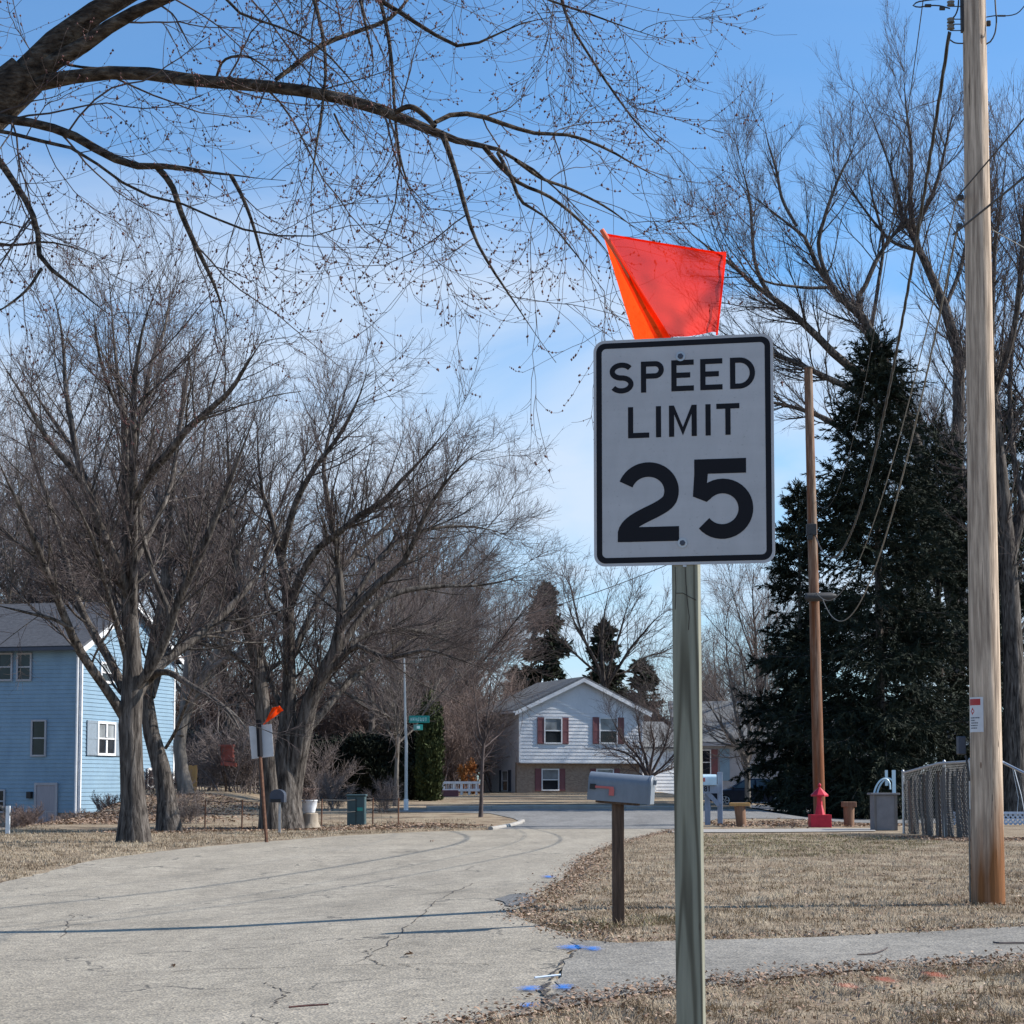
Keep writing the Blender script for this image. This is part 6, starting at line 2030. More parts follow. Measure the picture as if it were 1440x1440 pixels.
# ---- left front tree (straight trunk, ascending limbs)
a0 = G(188, 1184); DA = a0[1]
la = []
for pts, d0, dd in (
    ([(188, 1186, 52), (188, 1172, 42), (188, 1140, 37), (186, 1100, 34), (184, 1050, 32), (183, 1010, 33), (186, 975, 31), (187, 930, 26), (183, 880, 23), (180, 810, 21), (180, 740, 18), (178, 660, 15), (175, 590, 11), (164, 520, 7), (158, 450, 5), (152, 375, 3)], 0, 0),
    ([(176, 1008, 18), (160, 985, 14), (138, 953, 13), (115, 920, 13), (100, 890, 12), (82, 845, 11), (62, 795, 10), (36, 730, 8), (12, 680, 6), (-15, 620, 4)], 0, -4),
    ([(182, 985, 14), (165, 950, 13), (150, 920, 12), (128, 885, 11), (108, 842, 10), (92, 785, 9), (72, 715, 7), (45, 640, 5), (25, 560, 3)], .1, 3),
    ([(184, 850, 14), (170, 808, 16), (152, 765, 14), (138, 735, 13), (126, 700, 12), (112, 672, 10), (85, 640, 9), (62, 610, 8), (38, 565, 6), (12, 525, 4), (-8, 490, 3)], 0, -3),
    ([(116, 680, 9), (108, 640, 8), (98, 580, 8), (92, 545, 6), (90, 500, 5), (84, 450, 4), (70, 400, 3)], -1, 1),
    ([(150, 762, 8), (128, 690, 7), (95, 620, 6), (60, 570, 5), (30, 520, 3)], -1, 2.5),
    ([(186, 900, 14), (187, 820, 13), (188, 720, 12), (187, 620, 11), (188, 560, 9), (192, 510, 8), (204, 450, 6), (222, 400, 4)], .1, -2),
    ([(189, 702, 9), (212, 665, 12), (238, 636, 12), (262, 605, 10), (290, 580, 9), (325, 548, 7), (352, 505, 5), (375, 470, 3)], -1, -3),
    ([(185, 1000, 15), (194, 960, 15), (214, 938, 14), (228, 910, 13), (240, 880, 12), (247, 855, 12), (262, 820, 11), (285, 775, 10), (300, 735, 9), (322, 680, 8), (345, 620, 5), (368, 560, 3)], .1, -2.5),
    ([(240, 875, 8), (236, 855, 8), (220, 820, 8), (205, 770, 7), (196, 720, 6), (210, 640, 5), (225, 560, 3)], -.6, 1),
    ([(187, 1000, 16), (200, 962, 16), (225, 935, 15), (255, 912, 14), (285, 888, 12), (315, 862, 11), (345, 830, 8), (375, 790, 6), (400, 740, 4)], 0, 3),
    ([(206, 962, 10), (222, 946, 10), (236, 945, 9), (255, 956, 9), (275, 968, 8), (302, 984, 7), (325, 1005, 6), (342, 1035, 4)], .5, -2.5),
    ([(178, 930, 8), (165, 880, 8), (150, 830, 7), (135, 770, 6), (118, 730, 5), (100, 690, 3)], .2, -4),
    ([(190, 790, 9), (215, 740, 8), (238, 690, 7), (250, 620, 6), (262, 540, 5), (268, 460, 3)], 0, 3),
    ([(183, 640, 7), (200, 580, 7), (210, 520, 6), (232, 460, 5), (240, 400, 3)], 0, 3),
    ([(102, 885, 7), (78, 872, 5), (40, 862, 4), (-10, 850, 3)], -1.4, -1),
    ([(180, 590, 6), (160, 560, 5), (140, 500, 4), (130, 430, 3)], 0, -2)):
    la.append(limb(pts, DA + d0, dd, 16))
tri_levels = [
    dict(src=-1, total=235, t0=.2, t1=.98, ang=.62, angsd=.2, L=2.1, Lsd=.35, nseg=7, wig=.09, trop0=.03, trop1=.07, rr=.34, rmin=.009, rmax=.032),
    dict(total=1550, t0=.12, t1=.98, ang=.62, angsd=.22, L=.95, Lsd=.35, nseg=5, wig=.10, trop0=.04, trop1=.08, rr=.5, rmin=.0058),
    dict(total=10500, t0=.15, t1=1., ang=.65, angsd=.25, L=.42, Lsd=.4, nseg=3, wig=.12, trop0=.05, trop1=.08, rr=.75, rmin=.0040)]
build_tree('maple_tree', a0, 'grey trunked bare tree with ascending limbs in front of the blue house', 'tree', la, tri_levels, 'bark', 'twig', 5, kx=(14, 6, 4, 3), bud=None)

# ---- curved tree just behind it
b0_ = G(236, 1170); DB = b0_[1]
lb_ = []
for pts, d0, dd in (
    ([(238, 1172, 40), (237, 1155, 31), (234, 1120, 27), (228, 1085, 26), (218, 1050, 24), (209, 1015, 22), (206, 980, 20), (210, 940, 16), (216, 900, 14), (226, 860, 13), (233, 800, 11), (238, 730, 9), (246, 650, 7), (256, 560, 5), (262, 480, 3)], 0, 1),
    ([(212, 980, 13), (222, 945, 13), (232, 890, 12), (238, 850, 11), (232, 790, 9), (222, 720, 7), (225, 640, 5), (238, 560, 3)], .2, 3),
    ([(233, 1052, 5), (246, 1030, 5), (258, 1000, 5), (268, 975, 4), (275, 945, 3)], 0, -2),
    ([(222, 900, 8), (250, 840, 8), (275, 780, 7), (305, 720, 6), (330, 650, 4), (350, 590, 3)], .4, 3),
    ([(208, 970, 8), (190, 920, 7), (165, 860, 6), (140, 790, 5), (110, 730, 3)], .2, 3)):
    lb_.append(limb(pts, DB + d0, dd, 16))
build_tree('maple_tree', b0_, 'slightly curved rough trunk tree just right of the front left tree', 'tree', lb_,
           [dict(tri_levels[0], total=90), dict(tri_levels[1], total=600), dict(tri_levels[2], total=2200)], 'bark', 'twig', 6, kx=(14, 6, 4, 3))

# ---- big spreading multi-stem tree behind the distant sign
c0 = G(398, 1167); DC = c0[1]
lc = []
Z2 = lambda pts: zpx(pts, 2.88, 280, 560)
for pts, d0, dd in (
    ([(398, 1170, 66), (400, 1152, 50), (402, 1115, 44), (403, 1070, 36), (404, 1030, 28), (406, 990, 22), (407, 952, 19), (406, 900, 17), (405, 845, 16), (396, 790, 13), (388, 754, 10), (380, 720, 8), (368, 690, 7), (363, 630, 5), (360, 577, 3)], 0, .5),
    ([(382, 1168, 40), (379, 1120, 27), (374, 1060, 24), (370, 1005, 22), (366, 960, 20), (356, 905, 18), (340, 855, 16), (333, 803, 12), (326, 745, 10), (322, 692, 8), (321, 640, 6), (318, 588, 4), (312, 530, 3)], -.4, -1.5),
    ([(340, 858, 8), (325, 830, 8), (300, 815, 7), (280, 800, 6), (262, 765, 5), (250, 720, 4), (240, 660, 3)], -1, -1.5),
    ([(396, 785, 10), (405, 745, 10), (419, 700, 9), (432, 675, 8), (445, 655, 7), (468, 625, 6), (490, 590, 5), (506, 555, 4), (520, 510, 3)], .3, -2),
    ([(407, 860, 11), (422, 812, 11), (435, 788, 10), (450, 768, 10), (478, 749, 9), (500, 728, 8), (524, 714, 7), (545, 698, 6), (565, 675, 6), (580, 660, 5), (600, 638, 4), (622, 612, 3), (650, 578, 2)], .3, -3),
    ([(470, 752, 8), (462, 710, 8), (458, 685, 7), (455, 660, 6), (460, 625, 5), (468, 590, 4), (478, 540, 3)], -.5, 1.5),
    ([(402, 1168, 40), (406, 1125, 36), (413, 1085, 32), (424, 1040, 27), (436, 985, 24), (450, 955, 22), (466, 930, 20), (474, 905, 18), (479, 880, 15), (480, 845, 12), (476, 800, 10), (473, 765, 8), (464, 725, 7), (470, 680, 5), (490, 620, 3)], .2, -1),
    ([(476, 888, 12), (492, 864, 12), (515, 840, 11), (537, 817, 10), (556, 802, 9), (572, 784, 8), (582, 760, 7), (592, 738, 6), (602, 716, 6), (615, 695, 5), (645, 658, 4), (668, 640, 3), (692, 628, 2)], -.4, -3),
    ([(478, 912, 10), (500, 878, 10), (523, 852, 9), (548, 838, 8), (575, 829, 8), (600, 826, 7), (627, 824, 5), (660, 824, 4), (695, 820, 4), (725, 812, 3), (750, 801, 2)], -.2, 2.5),
    ([(468, 942, 9), (484, 922, 9), (502, 908, 8), (525, 918, 7), (551, 925, 6), (578, 918, 5), (604, 914, 4), (630, 922, 3.5), (656, 931, 3), (698, 946, 2)], -.3, -2),
    ([(445, 965, 10), (470, 935, 9), (495, 905, 8), (525, 890, 7), (560, 885, 6), (600, 890, 5), (640, 905, 4), (680, 920, 2)], .1, 3),
    ([(430, 1030, 12), (455, 1000, 12), (475, 975, 10), (500, 950, 9), (528, 930, 7), (560, 905, 6), (600, 885, 5), (650, 870, 3)], .3, 4),
    ([(480, 870, 8), (505, 830, 8), (530, 790, 7), (560, 760, 6), (600, 745, 5), (640, 740, 4), (690, 745, 3), (730, 760, 2)], .3, 3),
    ([(403, 1010, 9), (385, 970, 8), (372, 930, 7), (352, 880, 7), (330, 845, 5), (300, 835, 4), (270, 830, 3)], .5, 2.5),
    ([(407, 930, 10), (430, 880, 9), (450, 840, 8), (470, 810, 7), (510, 770, 6), (550, 735, 5), (590, 690, 4), (630, 665, 3)], .5, 5),
    ([(406, 880, 8), (380, 850, 7), (372, 820, 6), (378, 770, 5), (398, 730, 4), (410, 690, 3)], .4, 3),
    ([(366, 965, 8), (340, 930, 7), (310, 910, 6), (280, 905, 5), (250, 895, 4), (215, 900, 3)], -.5, -2)):
    lc.append(limb(pts, DC + d0, dd, 16))
build_tree('maple_tree', c0, 'broad dark multi-stemmed bare tree spreading right behind the distant road sign', 'tree', lc,
           [dict(tri_levels[0], total=390, L=2.1, t0=.25), dict(tri_levels[1], total=2600, L=.95), dict(tri_levels[2], total=17000, L=.42)], 'bark', 'twig', 7, kx=(14, 6, 4, 3))

# ---- willow-like tree at right, behind the spruce
W1 = lambda pts: zpx(pts, 2.77, 920, 60)
DW = 98.0
w0 = np.array([P(1338, 1140, DW)[0], DW, 0.0])
lw_ = []
for pts, d0, dd in (
    ([(1338, 1142, 46), (1342, 1080, 34), (1346, 980, 30), (1348, 860, 27), (1347, 740, 25), (1346, 620, 23), (1349, 540, 22), (1346, 480, 21), (1324, 421, 18), (1296, 358, 15), (1278, 322, 12), (1267, 298, 10), (1255, 250, 8), (1246, 212, 6), (1220, 154, 4), (1194, 107, 2)], 0, 0),
    ([(1298, 365, 11), (1289, 334, 10), (1298, 300, 9), (1310, 277, 8), (1322, 240, 6), (1330, 204, 5), (1346, 132, 2)], 0, -1.5),
    ([(1290, 345, 9), (1281, 291, 8), (1282, 240, 7), (1281, 204, 6), (1274, 150, 4), (1270, 90, 2)], 0, 1.5),
    ([(1292, 352, 7), (1268, 346, 7), (1252, 338, 6), (1234, 318, 5), (1216, 295, 4), (1190, 255, 3), (1170, 220, 2)], 0, -2),
    ([(1342, 860, 28), (1325, 760, 26), (1305, 680, 24), (1280, 600, 22), (1255, 540, 20), (1232, 480, 17), (1218, 452, 16), (1190, 425, 14), (1165, 403, 14), (1150, 375, 11), (1135, 340, 9), (1119, 316, 8), (1082, 298, 6), (1050, 268, 4), (1022, 240, 2)], -.5, -3),
    ([(1212, 448, 10), (1205, 425, 10), (1218, 400, 9), (1228, 375, 9), (1245, 345, 7), (1267, 316, 6), (1280, 270, 4), (1290, 220, 2)], -2, 2),
    ([(1168, 400, 9), (1156, 370, 8), (1151, 345, 8), (1160, 305, 7), (1169, 277, 6), (1182, 245, 5), (1194, 222, 4), (1210, 180, 2)], -3, -1),
    ([(1262, 556, 17), (1230, 535, 17), (1194, 515, 16), (1170, 495, 15), (1151, 475, 14), (1130, 455, 13), (1108, 435, 12), (1085, 418, 10), (1064, 403, 9), (1039, 381, 7), (1015, 362, 6), (992, 345, 5), (956, 313, 3), (935, 285, 2)], -.5, -5),
    ([(1090, 422, 8), (1076, 405, 8), (1062, 370, 7), (1058, 330, 6), (1054, 280, 5), (1045, 240, 3), (1035, 200, 2)], -4, 2),
    ([(1168, 404, 6), (1140, 405, 6), (1110, 402, 5), (1075, 395, 4), (1040, 350, 3), (1010, 300, 2)], -3, -3),
    ([(1120, 318, 6), (1100, 280, 6), (1092, 240, 5), (1080, 200, 3), (1072, 160, 2)], -3, 2),
    ([(1290, 620, 14), (1240, 575, 13), (1200, 548, 12), (1160, 530, 11), (1130, 515, 9), (1095, 500, 8), (1060, 488, 6), (1020, 470, 4), (980, 440, 2)], 0, -4),
    ([(1270, 680, 13), (1220, 640, 12), (1180, 600, 11), (1140, 580, 9), (1105, 570, 7), (1060, 560, 5), (1010, 540, 3)], .5, 2),
    ([(1346, 740, 13), (1362, 690, 11), (1350, 650, 9), (1310, 610, 8), (1280, 580, 6), (1240, 570, 4)], 0, 2),
    ([(1346, 560, 11), (1362, 480, 10), (1380, 400, 8), (1390, 320, 6), (1400, 250, 4), (1410, 190, 2)], 0, 3),
    ([(1330, 430, 8), (1350, 380, 8), (1362, 320, 6), (1368, 250, 4), (1372, 180, 2)], 0, 3),
    ([(1225, 465, 8), (1235, 400, 7), (1242, 340, 6), (1225, 270, 4), (1215, 200, 2)], -1, 4)):
    lw_.append(limb(pts, DW + d0, dd, 16, ws=.76))
wil = [dict(src=-1, total=440, t0=.3, t1=.98, ang=.55, angsd=.2, L=3.2, Lsd=.35, nseg=7, wig=.09, trop0=.06, trop1=.13, rr=.34, rmin=.013, rmax=.045),
       dict(total=3300, t0=.12, t1=.98, ang=.5, angsd=.2, L=1.5, Lsd=.35, nseg=5, wig=.09, trop0=.06, trop1=.12, rr=.5, rmin=.008),
       dict(total=18000, t0=.15, t1=1., ang=.5, angsd=.22, L=.7, Lsd=.4, nseg=3, wig=.11, trop0=.06, trop1=.10, rr=.75, rmin=.0065)]
build_tree('willow_tree', w0, 'tall bare tree with upswept brushy limbs behind the dark spruce', 'tree', lw_, wil, 'bark', 'twig', 8, kx=(12, 6, 4, 3))
# ---- dark tree at the right frame edge
DR_ = 70.0
r0_ = np.array([P(1432, 1158, DR_)[0], DR_, 0.0])
lr_ = []
for pts, d0, dd in (
    ([(1432, 1162, 60), (1430, 1140, 40), (1428, 1080, 34), (1427, 1000, 31), (1424, 900, 28), (1418, 800, 25), (1410, 700, 22), (1402, 620, 19), (1394, 550, 16), (1392, 480, 13), (1396, 400, 10), (1402, 320, 7), (1412, 250, 5), (1418, 190, 3)], 0, 0),
    ([(1418, 800, 16), (1440, 700, 15), (1452, 600, 13), (1462, 500, 11), (1470, 400, 8), (1475, 300, 6), (1480, 220, 3)], 0, 2),
    ([(1396, 560, 10), (1416, 500, 10), (1430, 440, 8), (1436, 370, 7), (1440, 300, 5), (1446, 220, 3)], 0, -2),
    ([(1405, 660, 10), (1385, 600, 9), (1375, 540, 8), (1372, 460, 6), (1380, 380, 4), (1385, 300, 2)], 0, -2),
    ([(1396, 470, 7), (1385, 420, 7), (1382, 350, 5), (1378, 280, 3)], 0, 2),
    ([(1440, 720, 9), (1425, 640, 8), (1420, 560, 7), (1425, 470, 5), (1430, 400, 3)], 0, 3)):
    lr_.append(limb(pts, DR_ + d0, dd, 14))
build_tree('willow_tree', r0_, 'dark trunked bare tree at the right edge behind the pale pole and lattice', 'tree', lr_,
           [dict(wil[0], total=170), dict(wil[1], total=1100), dict(wil[2], total=4800)], 'bark', 'twig', 9, kx=(12, 6, 4, 3))

# ---- generic background trees
protos = []


def proto(seed, H, r, nl, spread, n1, n2, n3, split, loc, label, twig, bark, sc=(1, 1), rz=0., group='bare trees beyond the houses', name='bare_tree'):
    g = np.random.default_rng(seed)
    base = np.asarray(loc, float)
    L = [(p_ + base, r_) for p_, r_ in generic_limbs(g, H, r, nl, spread, split)]
    return build_tree(name, base, label, 'tree', L,
                      [dict(src=-1, total=n1, t0=.22, t1=.98, ang=.6, angsd=.2, L=H * .17, Lsd=.35, nseg=6, wig=.09, trop0=.05, trop1=.09, rr=.45, rmin=.014),
                       dict(total=n2, t0=.12, t1=.98, ang=.6, angsd=.22, L=H * .085, Lsd=.35, nseg=4, wig=.1, trop0=.05, trop1=.08, rr=.6, rmin=.010),
                       dict(total=n3, t0=.15, t1=1., ang=.65, angsd=.25, L=H * .045, Lsd=.4, nseg=2, wig=.12, trop0=.05, trop1=.08, rr=.75, rmin=.0085)],
                      bark, twig, seed, kx=(9, 5, 3, 3), group=group)


def at(px, d):
    x = (px - HX) / F_PX * d
    return ground(x, d)


def htop(px, py, d):
    return P(px, py, d)[2] - float(tz((px - HX) / F_PX * d, d))


# (px, depth, top py, proto index, rz, label)
bg = [
    (258, 100, 455, 0, .3, 'tall bare grey tree rising behind the gap right of the blue house'),
    (60, 100, 560, 1, 1.1, 'bare tree behind the blue house roof at the far left'),
    (-30, 96, 470, 0, 2.0, 'bare tree cut by the left frame edge behind the blue house'),
    (150, 104, 500, 2, 4.0, 'bare tree directly behind the roof ridge of the blue house'),
    (330, 101, 600, 1, 2.7, 'bare tree behind the red feeder'),
    (515, 100, 600, 1, .2, 'bare tree above the dark hedge'),
    (556, 74, 720, 2, 2.2, 'pale trunked bare tree just left of the street sign pole'),
    (585, 106, 620, 0, 1.8, 'bare tree above the tall narrow evergreen'),
    (618, 112, 690, 1, 3.8, 'brown bare tree left of the white house, behind the russet shrub'),
    (660, 118, 770, 2, 5.5, 'shorter grey bare tree between the russet shrub and the white house'),
    (15, 118, 640, 2, .9, 'far bare tree over the left end of the blue house roof'),
    (105, 124, 580, 1, 2.9, 'far bare tree over the middle of the blue house roof'),
    (665, 130, 720, 0, 3.1, 'far bare tree behind the young street tree'),
]
for k, (px, d, top, pi, rz, lab) in enumerate(bg):
    H = htop(px, top, d)
    if pi >= len(protos) or protos[pi] is None:
        pass
    if k == 0:
        pr0 = proto(101, H, .30, 6, .30, 260, 1500, 6500, .22, at(px, d), lab, 'twig_grey', 'bark_grey'); pH0 = H
        pr1 = proto(102, htop(*[60, 560, 100]), .24, 7, .34, 260, 1500, 6500, .16, at(60, 100), bg[1][5], 'twig_brown', 'bark'); pH1 = htop(60, 560, 100)
        pr2 = proto(103, htop(150, 500, 104), .22, 6, .18, 260, 1500, 6500, .20, at(150, 104), bg[3][5], 'twig_grey', 'bark_grey'); pH2 = htop(150, 500, 104)
        continue
    if k in (1, 3):
        continue
    src, sH = ((pr0, pH0), (pr1, pH1), (pr2, pH2))[pi]
    copy_tree(src, at(px, d), rz, (H / sH * 1.0, H / sH), lab)

# brown twiggy thickets (tall shrubs) left of the white house and behind the left lawn
thick = []


def thicket(seed, loc, Hh, Rr, n0, label, twig, group, n1=500, n2=2600):
    g = np.random.default_rng(seed)
    base = np.asarray(loc, float)
    L = []
    for i in range(n0):
        az = g.random() * 6.283; el = R(86) - abs(g.normal()) * .42
        d = np.array([math.cos(az) * math.cos(el), math.sin(az) * math.cos(el), math.sin(el)])
        q_ = [base + [g.normal() * Rr * .22, g.normal() * Rr * .22, -.05]]
        for s in range(7):
            d = nrm(d + g.normal(size=3) * .10)
            q_.append(q_[-1] + d * Hh / 7 * g.uniform(.75, 1.0))
        L.append((np.array(q_), Hh * .008 * np.linspace(1, .3, 8)))
    return build_tree('bare_shrub', base, label, 'shrub', L,
                      [dict(src=-1, total=n1, t0=.1, t1=.98, ang=.55, angsd=.25, L=Hh * .26, Lsd=.35, nseg=4, wig=.12, trop0=.02, trop1=.05, rr=.6, rmin=.010),
                       dict(total=n2, t0=.1, t1=1., ang=.65, angsd=.25, L=Hh * .12, Lsd=.4, nseg=3, wig=.13, trop0=.02, trop1=.05, rr=.7, rmin=.0075)],
                      twig, twig, seed, kx=(5, 3, 3), group=group)


gs1 = 'twiggy shrubs left of the white house'
s0 = thicket(201, at(642, 106), 5.2, 2.2, 26, 'reddish brown thicket shrub behind the white rail fence', 'twig_brown', gs1)
for px, d, sc, rz, lab in ((628, 104, 1.15, 1.0, 'reddish brown thicket shrub right of the narrow evergreen'), (684, 119, 1.5, 2.5, 'reddish brown thicket shrub rising behind the white house left eave'),
                           (705, 121, 1.3, 4.2, 'reddish brown thicket shrub showing over the white house left roof'), (600, 110, 1.25, 3.0, 'reddish brown thicket shrub behind the street sign pole'),
                           (905, 128, 1.1, 3.6, 'brown twiggy shrub behind the right slope of the white house roof'), (935, 126, 1.3, .8, 'brown twiggy shrub beside the sign post, behind the small vase-shaped tree')):
    copy_tree(s0, at(px, d), rz, (sc, sc), lab)
bk = 'tall brown brush forming the backdrop behind the left hedges and feeder'
for i_, px in enumerate(range(236, 650, 27)):
    dd_ = (110, 119, 127)[i_ % 3] + (i_ * 7 % 5)
    k_ = 1.25 + .13 * (i_ * 5 % 4)
    copy_tree(s0, at(px, dd_), i_ * 1.7, (k_, k_), bk, group='backdrop brush')
gs2 = 'dry shrubs on the left bank'
s1 = thicket(202, at(300, 78), 2.6, 1.6, 22, 'tangled dry shrub on the bank below the red feeder', 'twig_grey', gs2, 330, 1500)
for px, d, sc, rz, lab in ((335, 77, 1.2, 1.3, 'tangled dry shrub left of the distant sign post'), (362, 80, 1.35, 2.2, 'tangled dry shrub behind the distant sign'), (276, 92, 1.3, 4.0, 'tangled dry shrub beside the orange board fence'),
                           (450, 80, 1.1, 5.0, 'tangled dry shrub before the dark hedge, right of the planter'), (470, 70, .55, 5.0, 'small dry shrub at the foot of the wire fence by the planter'),
                           (265, 58, .42, 1.0, 'small dry sapling clump by the left wire fence post'), (540, 66, .5, 2.0, 'small dry shrub right of the green cabinet')):
    copy_tree(s1, at(px, d), rz, (sc, sc), lab)
gs3 = 'low dark shrubs at the blue house foundation'
s2 = thicket(203, at(140, 74), 1.1, 1.2, 26, 'low clipped dark shrub at the lit corner of the blue house', 'twig_brown', gs3, 300, 1500)
for px, d, sc, rz, lab in ((125, 75, .9, 1.0, 'low dark shrub right by the blue house downspout'), (158, 72, 1.0, 2.0, 'low dark shrub between the downspout and the front left trunk'), (165, 77, 1.25, 3.0, 'dry shrub under the gable window of the blue house'),
                           (25, 75, 1.0, 4.0, 'dry shrub under the shaded wall left of the grey door'), (36, 76, 1.1, 5.5, 'dry shrub touching the grey door frame'), (92, 75, .8, .4, 'dry shrub right of the grey door'), (212, 72, 1.0, .4, 'dry shrub seen between the two left trunks'), (255, 74, .8, 1.4, 'dry shrub just right of the curved trunk')):
    copy_tree(s2, at(px, d), rz, (sc, sc), lab)

# curved grey tree at the right side of the blue house
d0_ = at(258, 72); DD = 72.0
ld_ = [limb(pts, DD + o_, dd, 14) for pts, o_, dd in (
    ([(262, 1118, 24), (256, 1085, 19), (252, 1050, 17), (256, 1015, 17), (268, 985, 16), (284, 958, 14), (298, 930, 12), (312, 900, 10), (330, 860, 8), (350, 810, 6), (365, 750, 4), (378, 690, 3)], 0, 1),
    ([(254, 1035, 10), (258, 990, 10), (262, 940, 9), (270, 890, 8), (285, 830, 6), (290, 760, 4), (300, 690, 3)], 0, 2),
    ([(290, 945, 8), (320, 925, 7), (350, 910, 6), (385, 880, 4), (410, 840, 3)], 0, -1),
    ([(262, 1000, 7), (285, 975, 6), (310, 990, 5), (335, 1010, 4), (350, 1030, 3)], 0, -1))]
build_tree('bare_tree', d0_, 'curving pale grey trunk leaning right beside the blue house corner', 'tree', ld_,
           [dict(tri_levels[0], total=110), dict(tri_levels[1], total=700), dict(tri_levels[2], total=3000)], 'bark_grey', 'twig_grey', 10, kx=(12, 6, 4, 3))
# young street tree near the kerb corner
y0 = G(676, 1149); DY = y0[1]
ly = [limb(pts, DY + o_, dd, 12) for pts, o_, dd in (
    ([(676, 1150, 7), (677, 1120, 5), (678, 1085, 4.5), (680, 1048, 4), (683, 1020, 3), (688, 990, 2.5), (690, 960, 2), (692, 925, 1.2)], 0, 0),
    ([(679, 1046, 3), (673, 1025, 3), (670, 1000, 2.5), (667, 975, 2), (664, 945, 1.2)], 0, .6), ([(680, 1046, 3), (690, 1022, 2.5), (700, 1005, 2), (712, 985, 1.2)], 0, -.6),
    ([(680, 1052, 2.5), (694, 1040, 2), (706, 1030, 1.2)], 0, .8), ([(678, 1050, 2.5), (668, 1035, 2), (660, 1012, 1.2)], 0, -.8))]
build_tree('young_tree', y0, 'young slim street tree at the kerb corner left of the white house', 'tree', ly,
           [dict(tri_levels[0], total=60, L=.9, rmin=.008), dict(tri_levels[1], total=260, L=.45), dict(tri_levels[2], total=700, L=.2)], 'twig', 'twig', 12, kx=(8, 5, 3, 3))
# vase-shaped small tree in front of the white house
v0 = at(912, 88); v0[2] = float(tz(v0[0], 88)); DV = 88.0
lv_ = [limb(pts, DV + o_, dd, 12, ws=.72) for pts, o_, dd in (
    ([(913, 1122, 9), (912, 1105, 8), (911, 1092, 8), (905, 1078, 5), (896, 1062, 4.5), (880, 1045, 4), (868, 1025, 3), (858, 1005, 2), (852, 990, 1.2)], 0, -.5),
    ([(908, 1090, 5), (895, 1070, 4), (882, 1060, 3.5), (868, 1055, 3), (850, 1052, 2), (835, 1056, 1.2)], 0, .8),
    ([(907, 1094, 4), (893, 1082, 3), (880, 1068, 2.5), (862, 1060, 1.5)], 0, -1),
    ([(912, 1092, 6), (908, 1065, 5), (901, 1045, 4.5), (898, 1020, 3.5), (894, 1000, 2.5), (892, 980, 1.2)], 0, .6),
    ([(913, 1092, 6), (916, 1070, 5), (920, 1045, 4), (915, 1020, 3), (920, 995, 1.5)], 0, -.8), ([(914, 1092, 6), (924, 1072, 5), (934, 1052, 4), (940, 1030, 3), (944, 1005, 1.5)], 0, .8),
    ([(915, 1092, 5), (928, 1082, 4), (942, 1068, 4), (956, 1050, 3), (968, 1030, 1.5)], 0, -.4), ([(914, 1094, 4), (930, 1085, 3.5), (945, 1080, 3), (962, 1070, 1.5)], 0, .9))]
build_tree('ornamental_tree', v0, 'small dark vase-shaped ornamental tree in front of the white house, above the grey mailbox', 'tree', lv_,
           [dict(tri_levels[0], total=170, L=1.1, rmin=.009), dict(tri_levels[1], total=1000, L=.55), dict(tri_levels[2], total=3000, L=.25)], 'twig', 'twig', 13, kx=(8, 5, 3, 3))
# small tree on the left of the grey house, right of the post
u0_ = at(1046, 92)
lu = [limb(pts, 92 + o_, dd, 12) for pts, o_, dd in (
    ([(1052, 1140, 10), (1051, 1100, 8), (1049, 1070, 8), (1040, 1052, 7), (1025, 1035, 6), (1012, 1015, 4), (1000, 995, 3), (988, 970, 2)], 0, -.6),
    ([(1049, 1075, 7), (1044, 1040, 6), (1036, 1010, 5), (1030, 975, 4), (1020, 935, 2)], 0, 1), ([(1050, 1070, 7), (1054, 1030, 6), (1050, 990, 4), (1045, 940, 3), (1035, 890, 2)], 0, -1),
    ([(1051, 1070, 6), (1066, 1030, 5), (1075, 985, 4), (1078, 930, 2)], 0, .8), ([(1038, 1050, 4), (1015, 1045, 3), (995, 1030, 2)], 0, .5))]
build_tree('bare_tree', u0_, 'small bare tree in front of the grey house roof right of the sign post', 'tree', lu,
           [dict(tri_levels[0], total=120, L=1.5), dict(tri_levels[1], total=700, L=.75), dict(tri_levels[2], total=2000, L=.32)], 'bark_grey', 'twig_grey', 14, kx=(8, 5, 3, 3))
# bare tree behind the white house roof
k0 = at(852, 132)
lk = [limb(pts, 132 + o_, dd, 12, ws=.62) for pts, o_, dd in (
    ([(852, 1090, 12), (852, 1000, 10), (850, 960, 9), (846, 920, 8), (848, 880, 6), (852, 850, 4), (862, 815, 2)], 0, 0),
    ([(848, 965, 7), (838, 930, 7), (824, 905, 6), (810, 880, 5), (800, 855, 3), (790, 825, 2)], 0, -1), ([(826, 908, 5), (815, 880, 5), (808, 850, 4), (800, 820, 3), (788, 800, 2)], 0, 2),
    ([(852, 960, 7), (862, 920, 6), (872, 890, 5), (880, 860, 3), (890, 830, 2)], 0, 1), ([(853, 965, 7), (872, 935, 7), (888, 910, 6), (905, 890, 4), (925, 868, 3), (945, 855, 2)], 0, -1),
    ([(862, 950, 5), (880, 945, 5), (905, 925, 4), (930, 918, 3), (955, 905, 2)], 0, 2), ([(844, 950, 6), (815, 925, 5), (795, 905, 4), (780, 880, 2)], 0, 2))]
build_tree('bare_tree', k0, 'open bare tree rising behind the ridge of the white house', 'tree', lk,
           [dict(tri_levels[0], total=150, L=2.6, rmin=.017), dict(tri_levels[1], total=800, L=1.3, rmin=.012), dict(tri_levels[2], total=2200, L=.6, rmin=.010)], 'bark', 'twig', 15, kx=(8, 5, 3, 3))
copy_tree(pr2, at(965, 140), 1.2, (.62, .55), 'bare tree behind the sign post, right of the white house')
